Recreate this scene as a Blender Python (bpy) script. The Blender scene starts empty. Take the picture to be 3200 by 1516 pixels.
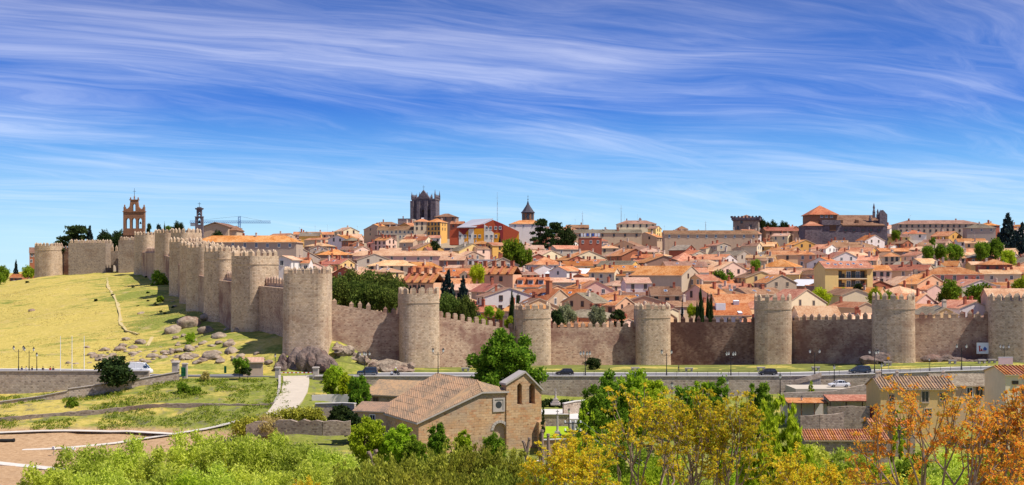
import bpy, math, random
import numpy as np
from mathutils import Vector, Matrix
R = math.radians
random.seed(7)
rng = np.random.default_rng(11)
scene = bpy.context.scene
COL = scene.collection
# ---------------------------------------------------------------- camera
HC = 22.5            # eye height above the road under the walls (m)
FPX = 4000.0         # focal length in pixels of the 3200 px wide photograph
HOR = 860.0          # horizon row of the photograph
cam_d = bpy.data.cameras.new("camera")
cam = bpy.data.objects.new("camera", cam_d)
COL.objects.link(cam)
cam_d.sensor_width = 36.0
cam_d.lens = 36.0 * FPX / 3200.0
cam_d.shift_y = (HOR - 758.0) / 3200.0
cam_d.clip_start = 0.5
cam_d.clip_end = 20000
cam.location = (0, 0, HC)
cam.rotation_euler = (R(90), 0, 0)
scene.camera = cam
# ---------------------------------------------------------------- sun and sky
SUN_AZ = 109.0        # degrees clockwise from +Y (view direction): from the right, high, grazing the west wall
SUN_EL = 57.0
sun_dir = Vector((math.sin(R(SUN_AZ)) * math.cos(R(SUN_EL)), math.cos(R(SUN_AZ)) * math.cos(R(SUN_EL)), math.sin(R(SUN_EL))))
sl = bpy.data.lights.new("sun", 'SUN')
sl.energy = 3.9
sl.angle = R(0.53)
sl.color = (1.0, 0.93, 0.82)
sun = bpy.data.objects.new("sun", sl)
COL.objects.link(sun)
sun.rotation_euler = (-sun_dir).to_track_quat('-Z', 'Y').to_euler()
scene.view_settings.view_transform = 'Standard'
scene.view_settings.look = 'None'
scene.view_settings.gamma = 1.0
scene.view_settings.exposure = 0.65
scene.view_settings.use_curve_mapping = False
scene.cycles.max_bounces = 6
scene.cycles.diffuse_bounces = 3
scene.cycles.glossy_bounces = 2
scene.cycles.transmission_bounces = 4
scene.cycles.transparent_max_bounces = 8
scene.cycles.caustics_reflective = False
scene.cycles.caustics_refractive = False
scene.cycles.use_denoising = True
world = bpy.data.worlds.new("World")
scene.world = world
world.use_nodes = True
class NT:
 """small helper to write node trees"""
 def __init__(self, tree):
  self.t = tree
  self.n = tree.nodes
  self.l = tree.links
 def add(self, typ, ins=None, **kw):
  nd = self.n.new(typ)
  for k, v in kw.items():
   setattr(nd, k, v)
  for k, v in (ins or {}).items():
   self.put(nd.inputs[k], v)
  return nd
 def put(self, sock, v):
  if hasattr(v, 'is_output'):
   self.l.new(v, sock)
  elif isinstance(v, (tuple, list)) and len(v) == 3 and sock.type == 'RGBA':
   sock.default_value = (*v, 1)
  else:
   sock.default_value = v
 def math(self, op, a, b=0.0, c=0.0, clamp=False):
  nd = self.add('ShaderNodeMath', {0: a, 1: b, 2: c}, operation=op)
  nd.use_clamp = clamp
  return nd.outputs[0]
 def mix(self, f, a, b, blend='MIX', clamp=True):
  nd = self.n.new('ShaderNodeMix')
  nd.data_type = 'RGBA'
  nd.blend_type = blend
  nd.clamp_factor = clamp
  self.put(nd.inputs[0], f)
  self.put(nd.inputs[6], a)
  self.put(nd.inputs[7], b)
  return nd.outputs[2]
 def ramp(self, f, stops, interp='LINEAR'):
  nd = self.n.new('ShaderNodeValToRGB')
  cr = nd.color_ramp
  cr.interpolation = interp
  while len(cr.elements) < len(stops):
   cr.elements.new(0.5)
  for e, (p, c) in zip(cr.elements, stops):
   e.position = p
   e.color = (*c, 1) if len(c) == 3 else c
  self.put(nd.inputs[0], f)
  return nd.outputs[0]
 def rng(self, v, a, b, c=0.0, d=1.0, smooth=True):
  nd = self.add('ShaderNodeMapRange', {0: v, 1: a, 2: b, 3: c, 4: d})
  nd.interpolation_type = 'SMOOTHSTEP' if smooth else 'LINEAR'
  return nd.outputs[0]
 def noise(self, vec, scale, detail=3, rough=0.5, dist=0.0):
  nd = self.add('ShaderNodeTexNoise', {'Scale': scale, 'Detail': detail, 'Roughness': rough, 'Distortion': dist})
  if vec is not None:
   self.l.new(vec, nd.inputs['Vector'])
  return nd.outputs[0]
def build_sky():
 w = NT(world.node_tree)
 w.n.clear()
 out = w.add('ShaderNodeOutputWorld')
 bg = w.add('ShaderNodeBackground', {'Strength': 0.13})
 w.l.new(bg.outputs[0], out.inputs[0])
 sky = w.add('ShaderNodeTexSky', sky_type='NISHITA')
 sky.sun_disc = False
 sky.sun_elevation = R(SUN_EL)
 sky.sun_rotation = R(SUN_AZ)
 sky.altitude = 1100
 sky.air_density = 1.0
 sky.dust_density = 0.4
 sky.ozone_density = 3.0
 tc = w.add('ShaderNodeTexCoord')
 sep = w.add('ShaderNodeSeparateXYZ', {0: tc.outputs['Generated']})
 x, y, z = sep.outputs
 zc = w.math('MAXIMUM', z, 0.0)
 # deep polarised blue aloft, pale at the horizon: the clear-sky colour by elevation (same all round)
 grad = w.ramp(zc, [(0.0, (0.56, 0.83, 0.97)), (0.03, (0.47, 0.77, 0.97)), (0.06, (0.29, 0.60, 0.95)), (0.09, (0.13, 0.41, 0.89)),
     (0.13, (0.035, 0.19, 0.71)), (0.175, (0.035, 0.155, 0.60)), (0.21, (0.05, 0.14, 0.50)), (0.55, (0.05, 0.125, 0.44)), (1.0, (0.05, 0.12, 0.42))])
 grad = w.add('ShaderNodeVectorMath', {0: grad, 3: 5.0}, operation='SCALE').outputs[0]
 base = w.mix(0.95, sky.outputs[0], grad)
 # cirrus: noise on a plane high above, combed along the wind
 zz = w.math('ADD', zc, 0.075)
 u = w.math('DIVIDE', x, zz)
 v = w.math('DIVIDE', y, zz)
 def warped(vec, amount, sc):
  nz = w.add('ShaderNodeTexNoise', {'Scale': sc, 'Detail': 3.0})
  w.l.new(vec, nz.inputs['Vector'])
  d = w.add('ShaderNodeVectorMath', {0: nz.outputs['Color'], 1: (0.5, 0.5, 0.5)}, operation='SUBTRACT').outputs[0]
  d = w.add('ShaderNodeVectorMath', {0: d, 3: amount}, operation='SCALE').outputs[0]
  return w.add('ShaderNodeVectorMath', {0: vec, 1: d}, operation='ADD').outputs[0]
 def layer(deg, seed, comb):
  a = R(deg)
  s = w.math('ADD', w.math('MULTIPLY', u, math.cos(a)), w.math('MULTIPLY', v, math.sin(a)))
  t = w.math('SUBTRACT', w.math('MULTIPLY', v, math.cos(a)), w.math('MULTIPLY', u, math.sin(a)))
  p1 = w.add('ShaderNodeCombineXYZ', {0: w.math('MULTIPLY', s, 0.6), 1: t, 2: seed}).outputs[0]
  p2 = warped(p1, 1.5, 0.5)
  p3 = warped(p2, 0.35, 1.6)
  big = w.noise(p2, 0.6, 2, 0.5)
  mid = w.noise(w.add('ShaderNodeVectorMath', {0: p3, 1: (0.9, 2.2, 1.0)}, operation='MULTIPLY').outputs[0], 0.95, 5, 0.6)
  fine = w.noise(w.add('ShaderNodeVectorMath', {0: p3, 1: (1.9, comb, 1.0)}, operation='MULTIPLY').outputs[0], 1.4, 7, 0.66, 0.25)
  return w.math('ADD', w.math('MULTIPLY', big, 0.55), w.math('ADD', w.math('MULTIPLY', mid, 0.42), w.math('MULTIPLY', fine, 0.30)))
 m = w.math('MAXIMUM', layer(24, 2.9, 7.0), w.math('SUBTRACT', layer(47, 8.3, 5.0), 0.02))
 dens = w.math('POWER', w.rng(m, 0.53, 0.93), 1.15)
 fade = w.rng(zc, 0.0, 0.045, 0.30, 1.0)
 dens = w.math('MULTIPLY', w.math('MULTIPLY', dens, fade), 0.86)
 ccol = w.ramp(zc, [(0.0, (0.72, 0.90, 1.0)), (0.07, (0.56, 0.72, 0.97)), (0.13, (0.60, 0.68, 0.95)), (0.21, (0.55, 0.57, 0.79)), (0.5, (0.58, 0.60, 0.74)), (1.0, (0.62, 0.63, 0.72))])
 ccol = w.add('ShaderNodeVectorMath', {0: ccol, 3: 5.6}, operation='SCALE').outputs[0]
 col = w.mix(dens, base, ccol)
 w.l.new(col, bg.inputs['Color'])
build_sky()
# ---------------------------------------------------------------- helpers
def P(px, py, Y):
 """world point seen at photo pixel (px, py) at depth Y"""
 return Vector(((px - 1600.0) * Y / FPX, Y, HC - (py - HOR) * Y / FPX))
def PX(px, Y):
 return (px - 1600.0) * Y / FPX
def PZ(py, Y):
 return HC - (py - HOR) * Y / FPX
class MB:
 """collects faces; .mesh() makes one mesh"""
 def __init__(self):
  self.v = []
  self.f = []
  self.m = []
  self.uv = []
 def face(self, pts, mat=0, uv=None):
  i = len(self.v)
  self.v.extend([tuple(p) for p in pts])
  self.f.append(list(range(i, i + len(pts))))
  self.m.append(mat)
  self.uv.append(uv)
 def box(self, c, s, mat=0, rz=0.0, taper=1.0):
  cx, cy, cz = c
  sx, sy, sz = s[0] / 2, s[1] / 2, s[2] / 2
  co, si = math.cos(rz), math.sin(rz)
  pts = []
  for k, (ax, ay, az) in enumerate([(-1, -1, -1), (1, -1, -1), (1, 1, -1), (-1, 1, -1), (-1, -1, 1), (1, -1, 1), (1, 1, 1), (-1, 1, 1)]):
   q = taper if az > 0 else 1.0
   x, y = ax * sx * q, ay * sy * q
   pts.append((cx + x * co - y * si, cy + x * si + y * co, cz + az * sz))
  self.hull8(pts, mat)
 def hull8(self, p, mat=0):
  i = len(self.v)
  self.v.extend([tuple(q) for q in p])
  for f in ((0, 3, 2, 1), (4, 5, 6, 7), (0, 1, 5, 4), (1, 2, 6, 5), (2, 3, 7, 6), (3, 0, 4, 7)):
   self.f.append([i + k for k in f])
   self.m.append(mat)
   self.uv.append(None)
 def prism(self, poly, z0, z1, mat=0, top=None):
  """poly: ccw list of (x,y); top: optional other poly for z1"""
  n = len(poly)
  tp = top or poly
  i = len(self.v)
  self.v.extend([(x, y, z0) for x, y in poly])
  self.v.extend([(x, y, z1) for x, y in tp])
  for k in range(n):
   k2 = (k + 1) % n
   self.f.append([i + k, i + k2, i + n + k2, i + n + k]); self.m.append(mat); self.uv.append(None)
  self.f.append([i + n + k for k in range(n)]); self.m.append(mat); self.uv.append(None)
  self.f.append([i + k for k in reversed(range(n))]); self.m.append(mat); self.uv.append(None)
 def tube(self, p0, p1, r0, r1, n=6, mat=0, cap=True):
  p0, p1 = Vector(p0), Vector(p1)
  d = (p1 - p0)
  if d.length < 1e-6:
   return
  d.normalize()
  a = d.cross(Vector((0, 0, 1)) if abs(d.z) < 0.9 else Vector((1, 0, 0))).normalized()
  b = d.cross(a)
  i = len(self.v)
  for p, r in ((p0, r0), (p1, r1)):
   for k in range(n):
    t = 2 * math.pi * k / n
    self.v.append(tuple(p + a * (r * math.cos(t)) + b * (r * math.sin(t))))
  for k in range(n):
   k2 = (k + 1) % n
   self.f.append([i + k2, i + k, i + n + k, i + n + k2]); self.m.append(mat); self.uv.append(None)
  if cap:
   self.f.append([i + k for k in range(n)]); self.m.append(mat); self.uv.append(None)
   self.f.append([i + n + k for k in reversed(range(n))]); self.m.append(mat); self.uv.append(None)
 def lathe(self, prof, n=12, mat=0, c=(0, 0)):
  """prof: list of (r,z) bottom to top"""
  i = len(self.v)
  for r, z in prof:
   for k in range(n):
    t = 2 * math.pi * k / n
    self.v.append((c[0] + r * math.cos(t), c[1] + r * math.sin(t), z))
  for j in range(len(prof) - 1):
   for k in range(n):
    k2 = (k + 1) % n
    a = i + j * n
    self.f.append([a + k, a + k2, a + n + k2, a + n + k]); self.m.append(mat); self.uv.append(None)
  self.f.append([i + k for k in reversed(range(n))]); self.m.append(mat); self.uv.append(None)
  a = i + (len(prof) - 1) * n
  self.f.append([a + k for k in range(n)]); self.m.append(mat); self.uv.append(None)
 def mesh(self, name, mats, smooth=False):
  me = bpy.data.meshes.new(name)
  me.from_pydata(self.v, [], self.f)
  for m in (mats if isinstance(mats, (list, tuple)) else [mats]):
   me.materials.append(M(m))
  if any(self.m):
   me.polygons.foreach_set('material_index', self.m)
  lay = me.uv_layers.new(name='UVMap')
  flat = []
  for f, u in zip(self.f, self.uv):
   if u is None:
    a, b, c = self.v[f[0]], self.v[f[1]], self.v[f[2]]
    e1 = (b[0] - a[0], b[1] - a[1], b[2] - a[2])
    e2 = (c[0] - a[0], c[1] - a[1], c[2] - a[2])
    nx, ny, nz = e1[1] * e2[2] - e1[2] * e2[1], e1[2] * e2[0] - e1[0] * e2[2], e1[0] * e2[1] - e1[1] * e2[0]
    h = math.hypot(nx, ny)
    if h < abs(nz) * 0.6 or h < 1e-9:
     for i in f:
      flat += [self.v[i][0], self.v[i][1]]
    else:
     tx, ty = -ny / h, nx / h
     for i in f:
      flat += [self.v[i][0] * tx + self.v[i][1] * ty, self.v[i][2]]
   else:
    for q in u:
     flat += [q[0], q[1]]
  lay.data.foreach_set('uv', flat)
  if smooth:
   me.polygons.foreach_set('use_smooth', [True] * len(me.polygons))
  me.update()
  return me
def ob(name, mesh, parent=None, loc=(0, 0, 0), rz=0.0, scale=None, rot=None):
 o = bpy.data.objects.new(name, mesh)
 COL.objects.link(o)
 o.location = loc
 o.rotation_euler = rot if rot is not None else (0, 0, rz)
 if scale is not None:
  o.scale = scale
 if parent is not None:
  o.parent = parent
 return o
def tag(o, label=None, cat=None, group=None, kind=None):
 if label:
  o['label'] = label
 if cat:
  o['category'] = cat
 if group:
  o['group'] = group
 if kind:
  o['kind'] = kind
 return o
def thing(name, label, cat, loc=(0, 0, 0), rz=0.0, group=None):
 o = bpy.data.objects.new(name, None)
 o.empty_display_size = 0.5
 COL.objects.link(o)
 o.location = loc
 o.rotation_euler = (0, 0, rz)
 return tag(o, label, cat, group, 'thing')
def copy_thing(root, loc, rz=0.0, label=None, scale=None):
 def rec(o, par):
  c = o.copy()
  COL.objects.link(c)
  c.parent = par
  for ch in kids.get(o.name, ()):
   rec(ch, c)
  return c
 kids = {}
 stack = [root]
 while stack:
  q = stack.pop()
  kids[q.name] = list(q.children)
  stack.extend(q.children)
 r = rec(root, None)
 r.location = loc
 r.rotation_euler = (0, 0, rz)
 if scale is not None:
  r.scale = scale
 if label:
  r['label'] = label
 return r
# ---------------------------------------------------------------- materials
MATS = {}
def M(m):
 return MATS[m] if isinstance(m, str) else m
def new_mat(name):
 m = bpy.data.materials.new(name)
 m.use_nodes = True
 MATS[name] = m
 t = NT(m.node_tree)
 bs = t.n['Principled BSDF']
 bs.inputs['Specular IOR Level'].default_value = 0.25
 return m, t, bs
def bump(t, bs, h, strength, dist=0.05):
 b = t.add('ShaderNodeBump', {'Strength': strength, 'Distance': dist, 'Height': h})
 t.l.new(b.outputs[0], bs.inputs['Normal'])
def mat_plain(name, col, rough=0.7, metal=0.0, var=0.12, scale=1.5, spec=0.25):
 m, t, bs = new_mat(name)
 tc = t.add('ShaderNodeTexCoord')
 n = t.noise(tc.outputs['Object'], scale, 4, 0.6)
 c = t.mix(n, tuple(max(0, v * (1 - var)) for v in col), tuple(min(1, v * (1 + var)) for v in col))
 t.l.new(c, bs.inputs['Base Color'])
 bs.inputs['Roughness'].default_value = rough
 bs.inputs['Metallic'].default_value = metal
 bs.inputs['Specular IOR Level'].default_value = spec
 return m
def mat_stone(name, c1, c2, c3, bw=0.62, bh=0.34, stain=(0.16, 0.09, 0.06), stain_amt=0.55, joint=(0.20, 0.15, 0.11), contrast=1.0, bstr=0.5, lo=0.50, wobble=0.16):
 """coursed granite: uneven blocks, pale joints, big weather stains. Coordinates run along the wall (UV in metres)."""
 m, t, bs = new_mat(name)
 tc = t.add('ShaderNodeTexCoord')
 geo = t.add('ShaderNodeNewGeometry')
 pos = geo.outputs['Position']
 uv = tc.outputs['UV']
 wob = t.add('ShaderNodeTexNoise', {'Scale': 0.9, 'Detail': 2.0}); t.l.new(uv, wob.inputs['Vector'])
 wv = t.add('ShaderNodeVectorMath', {0: wob.outputs['Color'], 1: (0.5, 0.5, 0.5)}, operation='SUBTRACT').outputs[0]
 wv = t.add('ShaderNodeVectorMath', {0: wv, 3: wobble}, operation='SCALE').outputs[0]
 uv2 = t.add('ShaderNodeVectorMath', {0: uv, 1: wv}, operation='ADD').outputs[0]
 br = t.add('ShaderNodeTexBrick', {'Vector': uv2, 'Color1': (0, 0, 0, 1), 'Color2': (1, 1, 1, 1), 'Mortar': (0.5, 0.5, 0.5, 1), 'Scale': 1.0, 'Mortar Size': 0.035,
         'Mortar Smooth': 0.3, 'Bias': 0.0, 'Brick Width': bw, 'Row Height': bh})
 br.offset_frequency = 2
 br.squash = 1.0
 rnd = br.outputs['Color']
 fac = br.outputs['Fac']
 cr = t.ramp(rnd, [(0.0, tuple(v * 0.9 for v in c3)), (0.05, tuple((a + b) / 2 for a, b in zip(c3, c1))), (0.2, c1), (0.70, c2), (1.0, tuple(min(1, v * 1.08) for v in c2))])
 n1 = t.noise(pos, 0.10, 5, 0.62)
 n2 = t.noise(pos, 0.55, 5, 0.65)
 mot = t.ramp(n2, [(0.25, (0.72, 0.70, 0.70)), (0.5, (1, 1, 1)), (0.78, (1.18, 1.14, 1.06))])
 col = t.mix(1.0, cr, mot, 'MULTIPLY')
 col = t.mix(t.math('MULTIPLY', fac, 0.4), col, joint)
 st = t.rng(t.math('ADD', t.math('MULTIPLY', n1, 0.72), t.math('MULTIPLY', n2, 0.28)), lo, lo + 0.16)
 col = t.mix(t.math('MULTIPLY', st, stain_amt), col, stain)
 # rain streaks
 sv = t.add('ShaderNodeVectorMath', {0: pos, 1: (0.9, 0.9, 0.05)}, operation='MULTIPLY').outputs[0]
 sk = t.rng(t.noise(sv, 1.0, 3, 0.6), 0.54, 0.76)
 col = t.mix(t.math('MULTIPLY', sk, 0.22), col, (0.12, 0.09, 0.07))
 # rows of putlog holes and missing stones
 sx = t.add('ShaderNodeSeparateXYZ', {0: uv})
 cu, cv = t.math('DIVIDE', sx.outputs[0], 1.35), t.math('DIVIDE', sx.outputs[1], 1.25)
 wn = t.add('ShaderNodeTexWhiteNoise'); t.l.new(t.add('ShaderNodeCombineXYZ', {0: t.math('FLOOR', cu), 1: t.math('FLOOR', cv)}).outputs[0], wn.inputs['Vector'])
 du = t.math('ABSOLUTE', t.math('SUBTRACT', t.math('FRACT', cu), t.math('ADD', 0.3, t.math('MULTIPLY', wn.outputs[0], 0.4))))
 dv = t.math('ABSOLUTE', t.math('SUBTRACT', t.math('FRACT', cv), 0.5))
 hole = t.math('MULTIPLY', t.math('MULTIPLY', t.math('LESS_THAN', du, 0.13), t.math('LESS_THAN', dv, 0.12)), t.math('GREATER_THAN', wn.outputs[0], 0.45))
 col = t.mix(t.math('MULTIPLY', hole, 0.5), col, tuple(v * 0.35 for v in c3))
 fl = t.rng(t.noise(pos, 2.6, 3, 0.7), 0.62, 0.72)
 col = t.mix(t.math('MULTIPLY', fl, 0.2), col, tuple(v * 0.42 for v in c1))
 t.l.new(col, bs.inputs['Base Color'])
 bs.inputs['Roughness'].default_value = 0.92
 h = t.math('ADD', t.math('MULTIPLY', t.math('SUBTRACT', 1.0, fac), 0.7), t.math('ADD', t.math('MULTIPLY', rnd, 0.3), t.math('MULTIPLY', n2, 0.7)))
 bump(t, bs, h, bstr, 0.12)
 return m
mat_stone('wall_stone', (0.53, 0.385, 0.255), (0.615, 0.465, 0.325), (0.43, 0.29, 0.19), stain=(0.26, 0.15, 0.10), stain_amt=0.62, bstr=0.35)
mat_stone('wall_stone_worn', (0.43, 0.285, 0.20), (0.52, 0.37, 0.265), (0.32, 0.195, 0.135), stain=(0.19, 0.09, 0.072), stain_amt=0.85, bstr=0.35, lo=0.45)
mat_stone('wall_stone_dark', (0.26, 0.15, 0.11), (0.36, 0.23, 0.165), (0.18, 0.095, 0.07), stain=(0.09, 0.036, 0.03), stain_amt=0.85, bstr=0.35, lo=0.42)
mat_stone('church_stone', (0.54, 0.31, 0.155), (0.56, 0.37, 0.21), (0.50, 0.24, 0.12), bw=0.95, bh=0.46, wobble=0.5, stain=(0.33, 0.26, 0.20), stain_amt=0.7, lo=0.47, bstr=0.4)
mat_stone('retaining_stone', (0.44, 0.35, 0.28), (0.52, 0.43, 0.35), (0.33, 0.26, 0.21), bw=0.6, bh=0.35, stain_amt=0.35)
mat_stone('rubble_stone', (0.30, 0.23, 0.18), (0.40, 0.32, 0.25), (0.20, 0.15, 0.12), bw=0.5, bh=0.28, stain_amt=0.6)
mat_stone('dark_granite', (0.125, 0.10, 0.12), (0.175, 0.145, 0.165), (0.09, 0.072, 0.09), bw=1.0, bh=0.5, stain=(0.07, 0.05, 0.07), stain_amt=0.5)
mat_stone('belfry_brick', (0.30, 0.13, 0.07), (0.34, 0.16, 0.085), (0.25, 0.10, 0.055), bw=0.5, bh=0.14, stain=(0.15, 0.07, 0.05), stain_amt=0.35)
def mat_rock(name='rock', cc=((0.08, 0.06, 0.045), (0.24, 0.185, 0.135), (0.38, 0.30, 0.22), (0.52, 0.43, 0.32))):
 m, t, bs = new_mat(name)
 geo = t.add('ShaderNodeNewGeometry')
 pos = geo.outputs['Position']
 n = t.noise(pos, 0.9, 6, 0.65)
 n2 = t.noise(pos, 0.25, 4, 0.6)
 c = t.ramp(n, [(0.28, cc[0]), (0.42, cc[1]), (0.6, cc[2]), (0.85, cc[3])])
 c = t.mix(t.math('MULTIPLY', t.rng(n2, 0.5, 0.7), 0.5), c, (0.22, 0.11, 0.08))
 t.l.new(c, bs.inputs['Base Color'])
 bs.inputs['Roughness'].default_value = 0.95
 bump(t, bs, n, 0.8, 0.5)
mat_rock()
mat_rock('rock_shaded', ((0.05, 0.038, 0.033), (0.13, 0.095, 0.082), (0.21, 0.155, 0.13), (0.32, 0.25, 0.205)))  # darker copy of the rock, shade at the wall foot put into its colour
def mat_roof(name, c1, c2, c3, pitch=0.30):
 """curved-tile roof: channels run down the slope (UV u along the ridge in metres), tiles vary, lichen patches"""
 m, t, bs = new_mat(name)
 tc = t.add('ShaderNodeTexCoord')
 oi = t.add('ShaderNodeObjectInfo')
 geo = t.add('ShaderNodeNewGeometry')
 uv = tc.outputs['UV']
 sep = t.add('ShaderNodeSeparateXYZ', {0: uv})
 u, v = sep.outputs[0], sep.outputs[1]
 wv = t.math('ABSOLUTE', t.math('SINE', t.math('MULTIPLY', u, math.pi / pitch)))
 cell = t.add('ShaderNodeCombineXYZ', {0: t.math('FLOOR', t.math('DIVIDE', u, pitch)), 1: t.math('FLOOR', t.math('DIVIDE', v, 0.42)), 2: oi.outputs['Random']}).outputs[0]
 wn = t.add('ShaderNodeTexWhiteNoise'); t.l.new(cell, wn.inputs['Vector'])
 n = t.noise(geo.outputs['Position'], 0.22, 5, 0.62)
 n = t.rng(n, 0.25, 0.75)
 f = t.math('ADD', t.math('MULTIPLY', wn.outputs[0], 0.42), t.math('MULTIPLY', n, 0.58))
 col = t.ramp(f, [(0.2, c3), (0.45, c1), (0.7, c2)])
 hs = t.add('ShaderNodeHueSaturation', {'Hue': t.math('ADD', 0.49, t.math('MULTIPLY', oi.outputs['Random'], 0.022)),
          'Saturation': t.math('ADD', 0.95, t.math('MULTIPLY', oi.outputs['Random'], 0.2)),
          'Value': t.math('ADD', 0.66, t.math('MULTIPLY', t.math('FRACT', t.math('MULTIPLY', oi.outputs['Random'], 7.3)), 0.42)), 'Color': col})
 col = hs.outputs[0]
 lich = t.rng(t.noise(geo.outputs['Position'], 0.5, 5, 0.7), 0.55, 0.72)
 col = t.mix(t.math('MULTIPLY', lich, 0.28), col, (0.36, 0.23, 0.14))
 ch = t.rng(wv, 0.0, 0.45, 0.62, 1.0)
 col = t.mix(1.0, col, t.add('ShaderNodeCombineColor', {0: ch, 1: ch, 2: ch}).outputs[0], 'MULTIPLY')
 t.l.new(col, bs.inputs['Base Color'])
 bs.inputs['Roughness'].default_value = 0.9
 bump(t, bs, wv, 0.7, 0.08)
 return m
mat_roof('roof_orange', (0.57, 0.235, 0.115), (0.67, 0.34, 0.19), (0.42, 0.15, 0.072))
mat_roof('roof_pale', (0.66, 0.38, 0.235), (0.75, 0.49, 0.32), (0.53, 0.27, 0.16))
mat_roof('roof_brown', (0.29, 0.155, 0.10), (0.37, 0.21, 0.14), (0.20, 0.095, 0.06))
mat_roof('roof_grey', (0.25, 0.20, 0.145), (0.33, 0.27, 0.20), (0.17, 0.125, 0.09))
mat_roof('roof_red', (0.46, 0.155, 0.085), (0.54, 0.22, 0.12), (0.35, 0.10, 0.055))
mat_roof('roof_old', (0.42, 0.285, 0.195), (0.53, 0.335, 0.215), (0.30, 0.22, 0.16), pitch=0.34)
def mat_wall(name, col, grime=0.35):
 m, t, bs = new_mat(name)
 geo = t.add('ShaderNodeNewGeometry')
 oi = t.add('ShaderNodeObjectInfo')
 pos = geo.outputs['Position']
 n = t.noise(pos, 0.8, 5, 0.6)
 sv = t.add('ShaderNodeVectorMath', {0: pos, 1: (1.3, 1.3, 0.12)}, operation='MULTIPLY').outputs[0]
 st = t.rng(t.noise(sv, 1.0, 3, 0.6), 0.5, 0.8)
 c = t.mix(n, tuple(v * 0.86 for v in col), tuple(min(1, v * 1.1) for v in col))
 c = t.mix(t.math('MULTIPLY', st, grime), c, tuple(v * 0.55 for v in col))
 hs = t.add('ShaderNodeHueSaturation', {'Hue': t.math('ADD', 0.49, t.math('MULTIPLY', oi.outputs['Random'], 0.02)), 'Saturation': 1.0,
          'Value': t.math('ADD', 0.88, t.math('MULTIPLY', oi.outputs['Random'], 0.2)), 'Color': c})
 t.l.new(hs.outputs[0], bs.inputs['Base Color'])
 bs.inputs['Roughness'].default_value = 0.9
 bump(t, bs, t.noise(pos, 6, 3, 0.6), 0.15, 0.02)
WALLC = dict(white=(0.82, 0.75, 0.69), cream=(0.80, 0.65, 0.43), yellow=(0.80, 0.56, 0.23), ochre=(0.72, 0.39, 0.11), peach=(0.78, 0.48, 0.27), pink=(0.80, 0.52, 0.41),
   rose=(0.70, 0.25, 0.20), tan=(0.56, 0.40, 0.27), grey=(0.46, 0.38, 0.31), brick=(0.40, 0.135, 0.075), brown=(0.34, 0.20, 0.145), lilac=(0.74, 0.63, 0.60), orange=(0.74, 0.34, 0.06),
   stone=(0.50, 0.39, 0.29))
for k, v in WALLC.items():
 mat_wall('plaster_' + k, v)
mat_plain('glass_dark', (0.035, 0.04, 0.055), 0.15, spec=0.5, var=0.4)
mat_plain('glass_blue', (0.05, 0.09, 0.17), 0.12, spec=0.6, var=0.3)
mat_plain('frame_white', (0.72, 0.70, 0.66), 0.6)
mat_plain('frame_tan', (0.50, 0.38, 0.27), 0.7)
mat_plain('frame_brown', (0.14, 0.07, 0.04), 0.6)
mat_plain('shutter', (0.30, 0.21, 0.15), 0.6)
mat_plain('chimney_brick', (0.40, 0.13, 0.075), 0.9, var=0.3)
mat_plain('chimney_plaster', (0.58, 0.47, 0.38), 0.9)
mat_plain('metal_dark', (0.03, 0.03, 0.032), 0.5, 0.3)
mat_plain('metal_grey', (0.32, 0.33, 0.35), 0.5, 0.5)
mat_plain('white_paint', (0.78, 0.78, 0.78), 0.5)
mat_plain('sheet_white', (0.74, 0.72, 0.70), 0.5, var=0.1, scale=0.4)
mat_plain('slate', (0.055, 0.05, 0.065), 0.6, var=0.3)
mat_plain('concrete', (0.50, 0.43, 0.34), 0.9, var=0.16, scale=0.6)
mat_plain('granite_cut', (0.42, 0.37, 0.33), 0.85, var=0.2)
mat_plain('asphalt', (0.17, 0.165, 0.17), 0.9, var=0.15, scale=0.3)
mat_plain('pavement_stone', (0.60, 0.56, 0.52), 0.85, var=0.1, scale=0.5)
mat_plain('bark', (0.125, 0.085, 0.06), 0.95, var=0.4, scale=4)
mat_plain('bark_pale', (0.26, 0.185, 0.15), 0.9, var=0.35, scale=4)
mat_plain('lamp_glass', (0.75, 0.74, 0.70), 0.3, var=0.05)
mat_plain('sign_pink', (0.66, 0.45, 0.39), 0.7)
mat_plain('green_paint', (0.01, 0.12, 0.045), 0.5)
mat_plain('red_paint', (0.45, 0.045, 0.035), 0.5)
mat_plain('gate_maroon', (0.22, 0.055, 0.05), 0.6)
mat_plain('blue_paint', (0.05, 0.12, 0.42), 0.5)
mat_plain('hi_vis', (0.72, 0.85, 0.03), 0.7)
mat_plain('skin', (0.50, 0.30, 0.21), 0.6)
mat_plain('cloth_dark', (0.03, 0.03, 0.045), 0.9)
mat_plain('cloth_blue', (0.05, 0.07, 0.16), 0.9)
mat_plain('cloth_red', (0.42, 0.035, 0.03), 0.9)
mat_plain('cloth_pale', (0.55, 0.52, 0.48), 0.9)
mat_plain('hair', (0.03, 0.02, 0.015), 0.8)
mat_plain('rubber', (0.018, 0.018, 0.018), 0.8)
mat_plain('paint_black', (0.012, 0.013, 0.018), 0.25, spec=0.6)
mat_plain('paint_navy', (0.02, 0.045, 0.085), 0.25, spec=0.6)
mat_plain('paint_silver', (0.30, 0.30, 0.31), 0.35, 0.4)
mat_plain('paint_white', (0.72, 0.73, 0.75), 0.3, spec=0.5, var=0.04)
mat_plain('crane_blue', (0.10, 0.20, 0.42), 0.6)
mat_plain('mod_red', (0.44, 0.085, 0.035), 0.8)
mat_plain('mod_darkred', (0.25, 0.03, 0.03), 0.8)
mat_plain('mod_orange', (0.68, 0.29, 0.02), 0.8)
mat_plain('mod_white', (0.72, 0.66, 0.56), 0.8)
mat_plain('zinc', (0.44, 0.43, 0.46), 0.5, 0.3)
mat_plain('emblem_pale', (0.72, 0.78, 0.86), 0.6)
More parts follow.
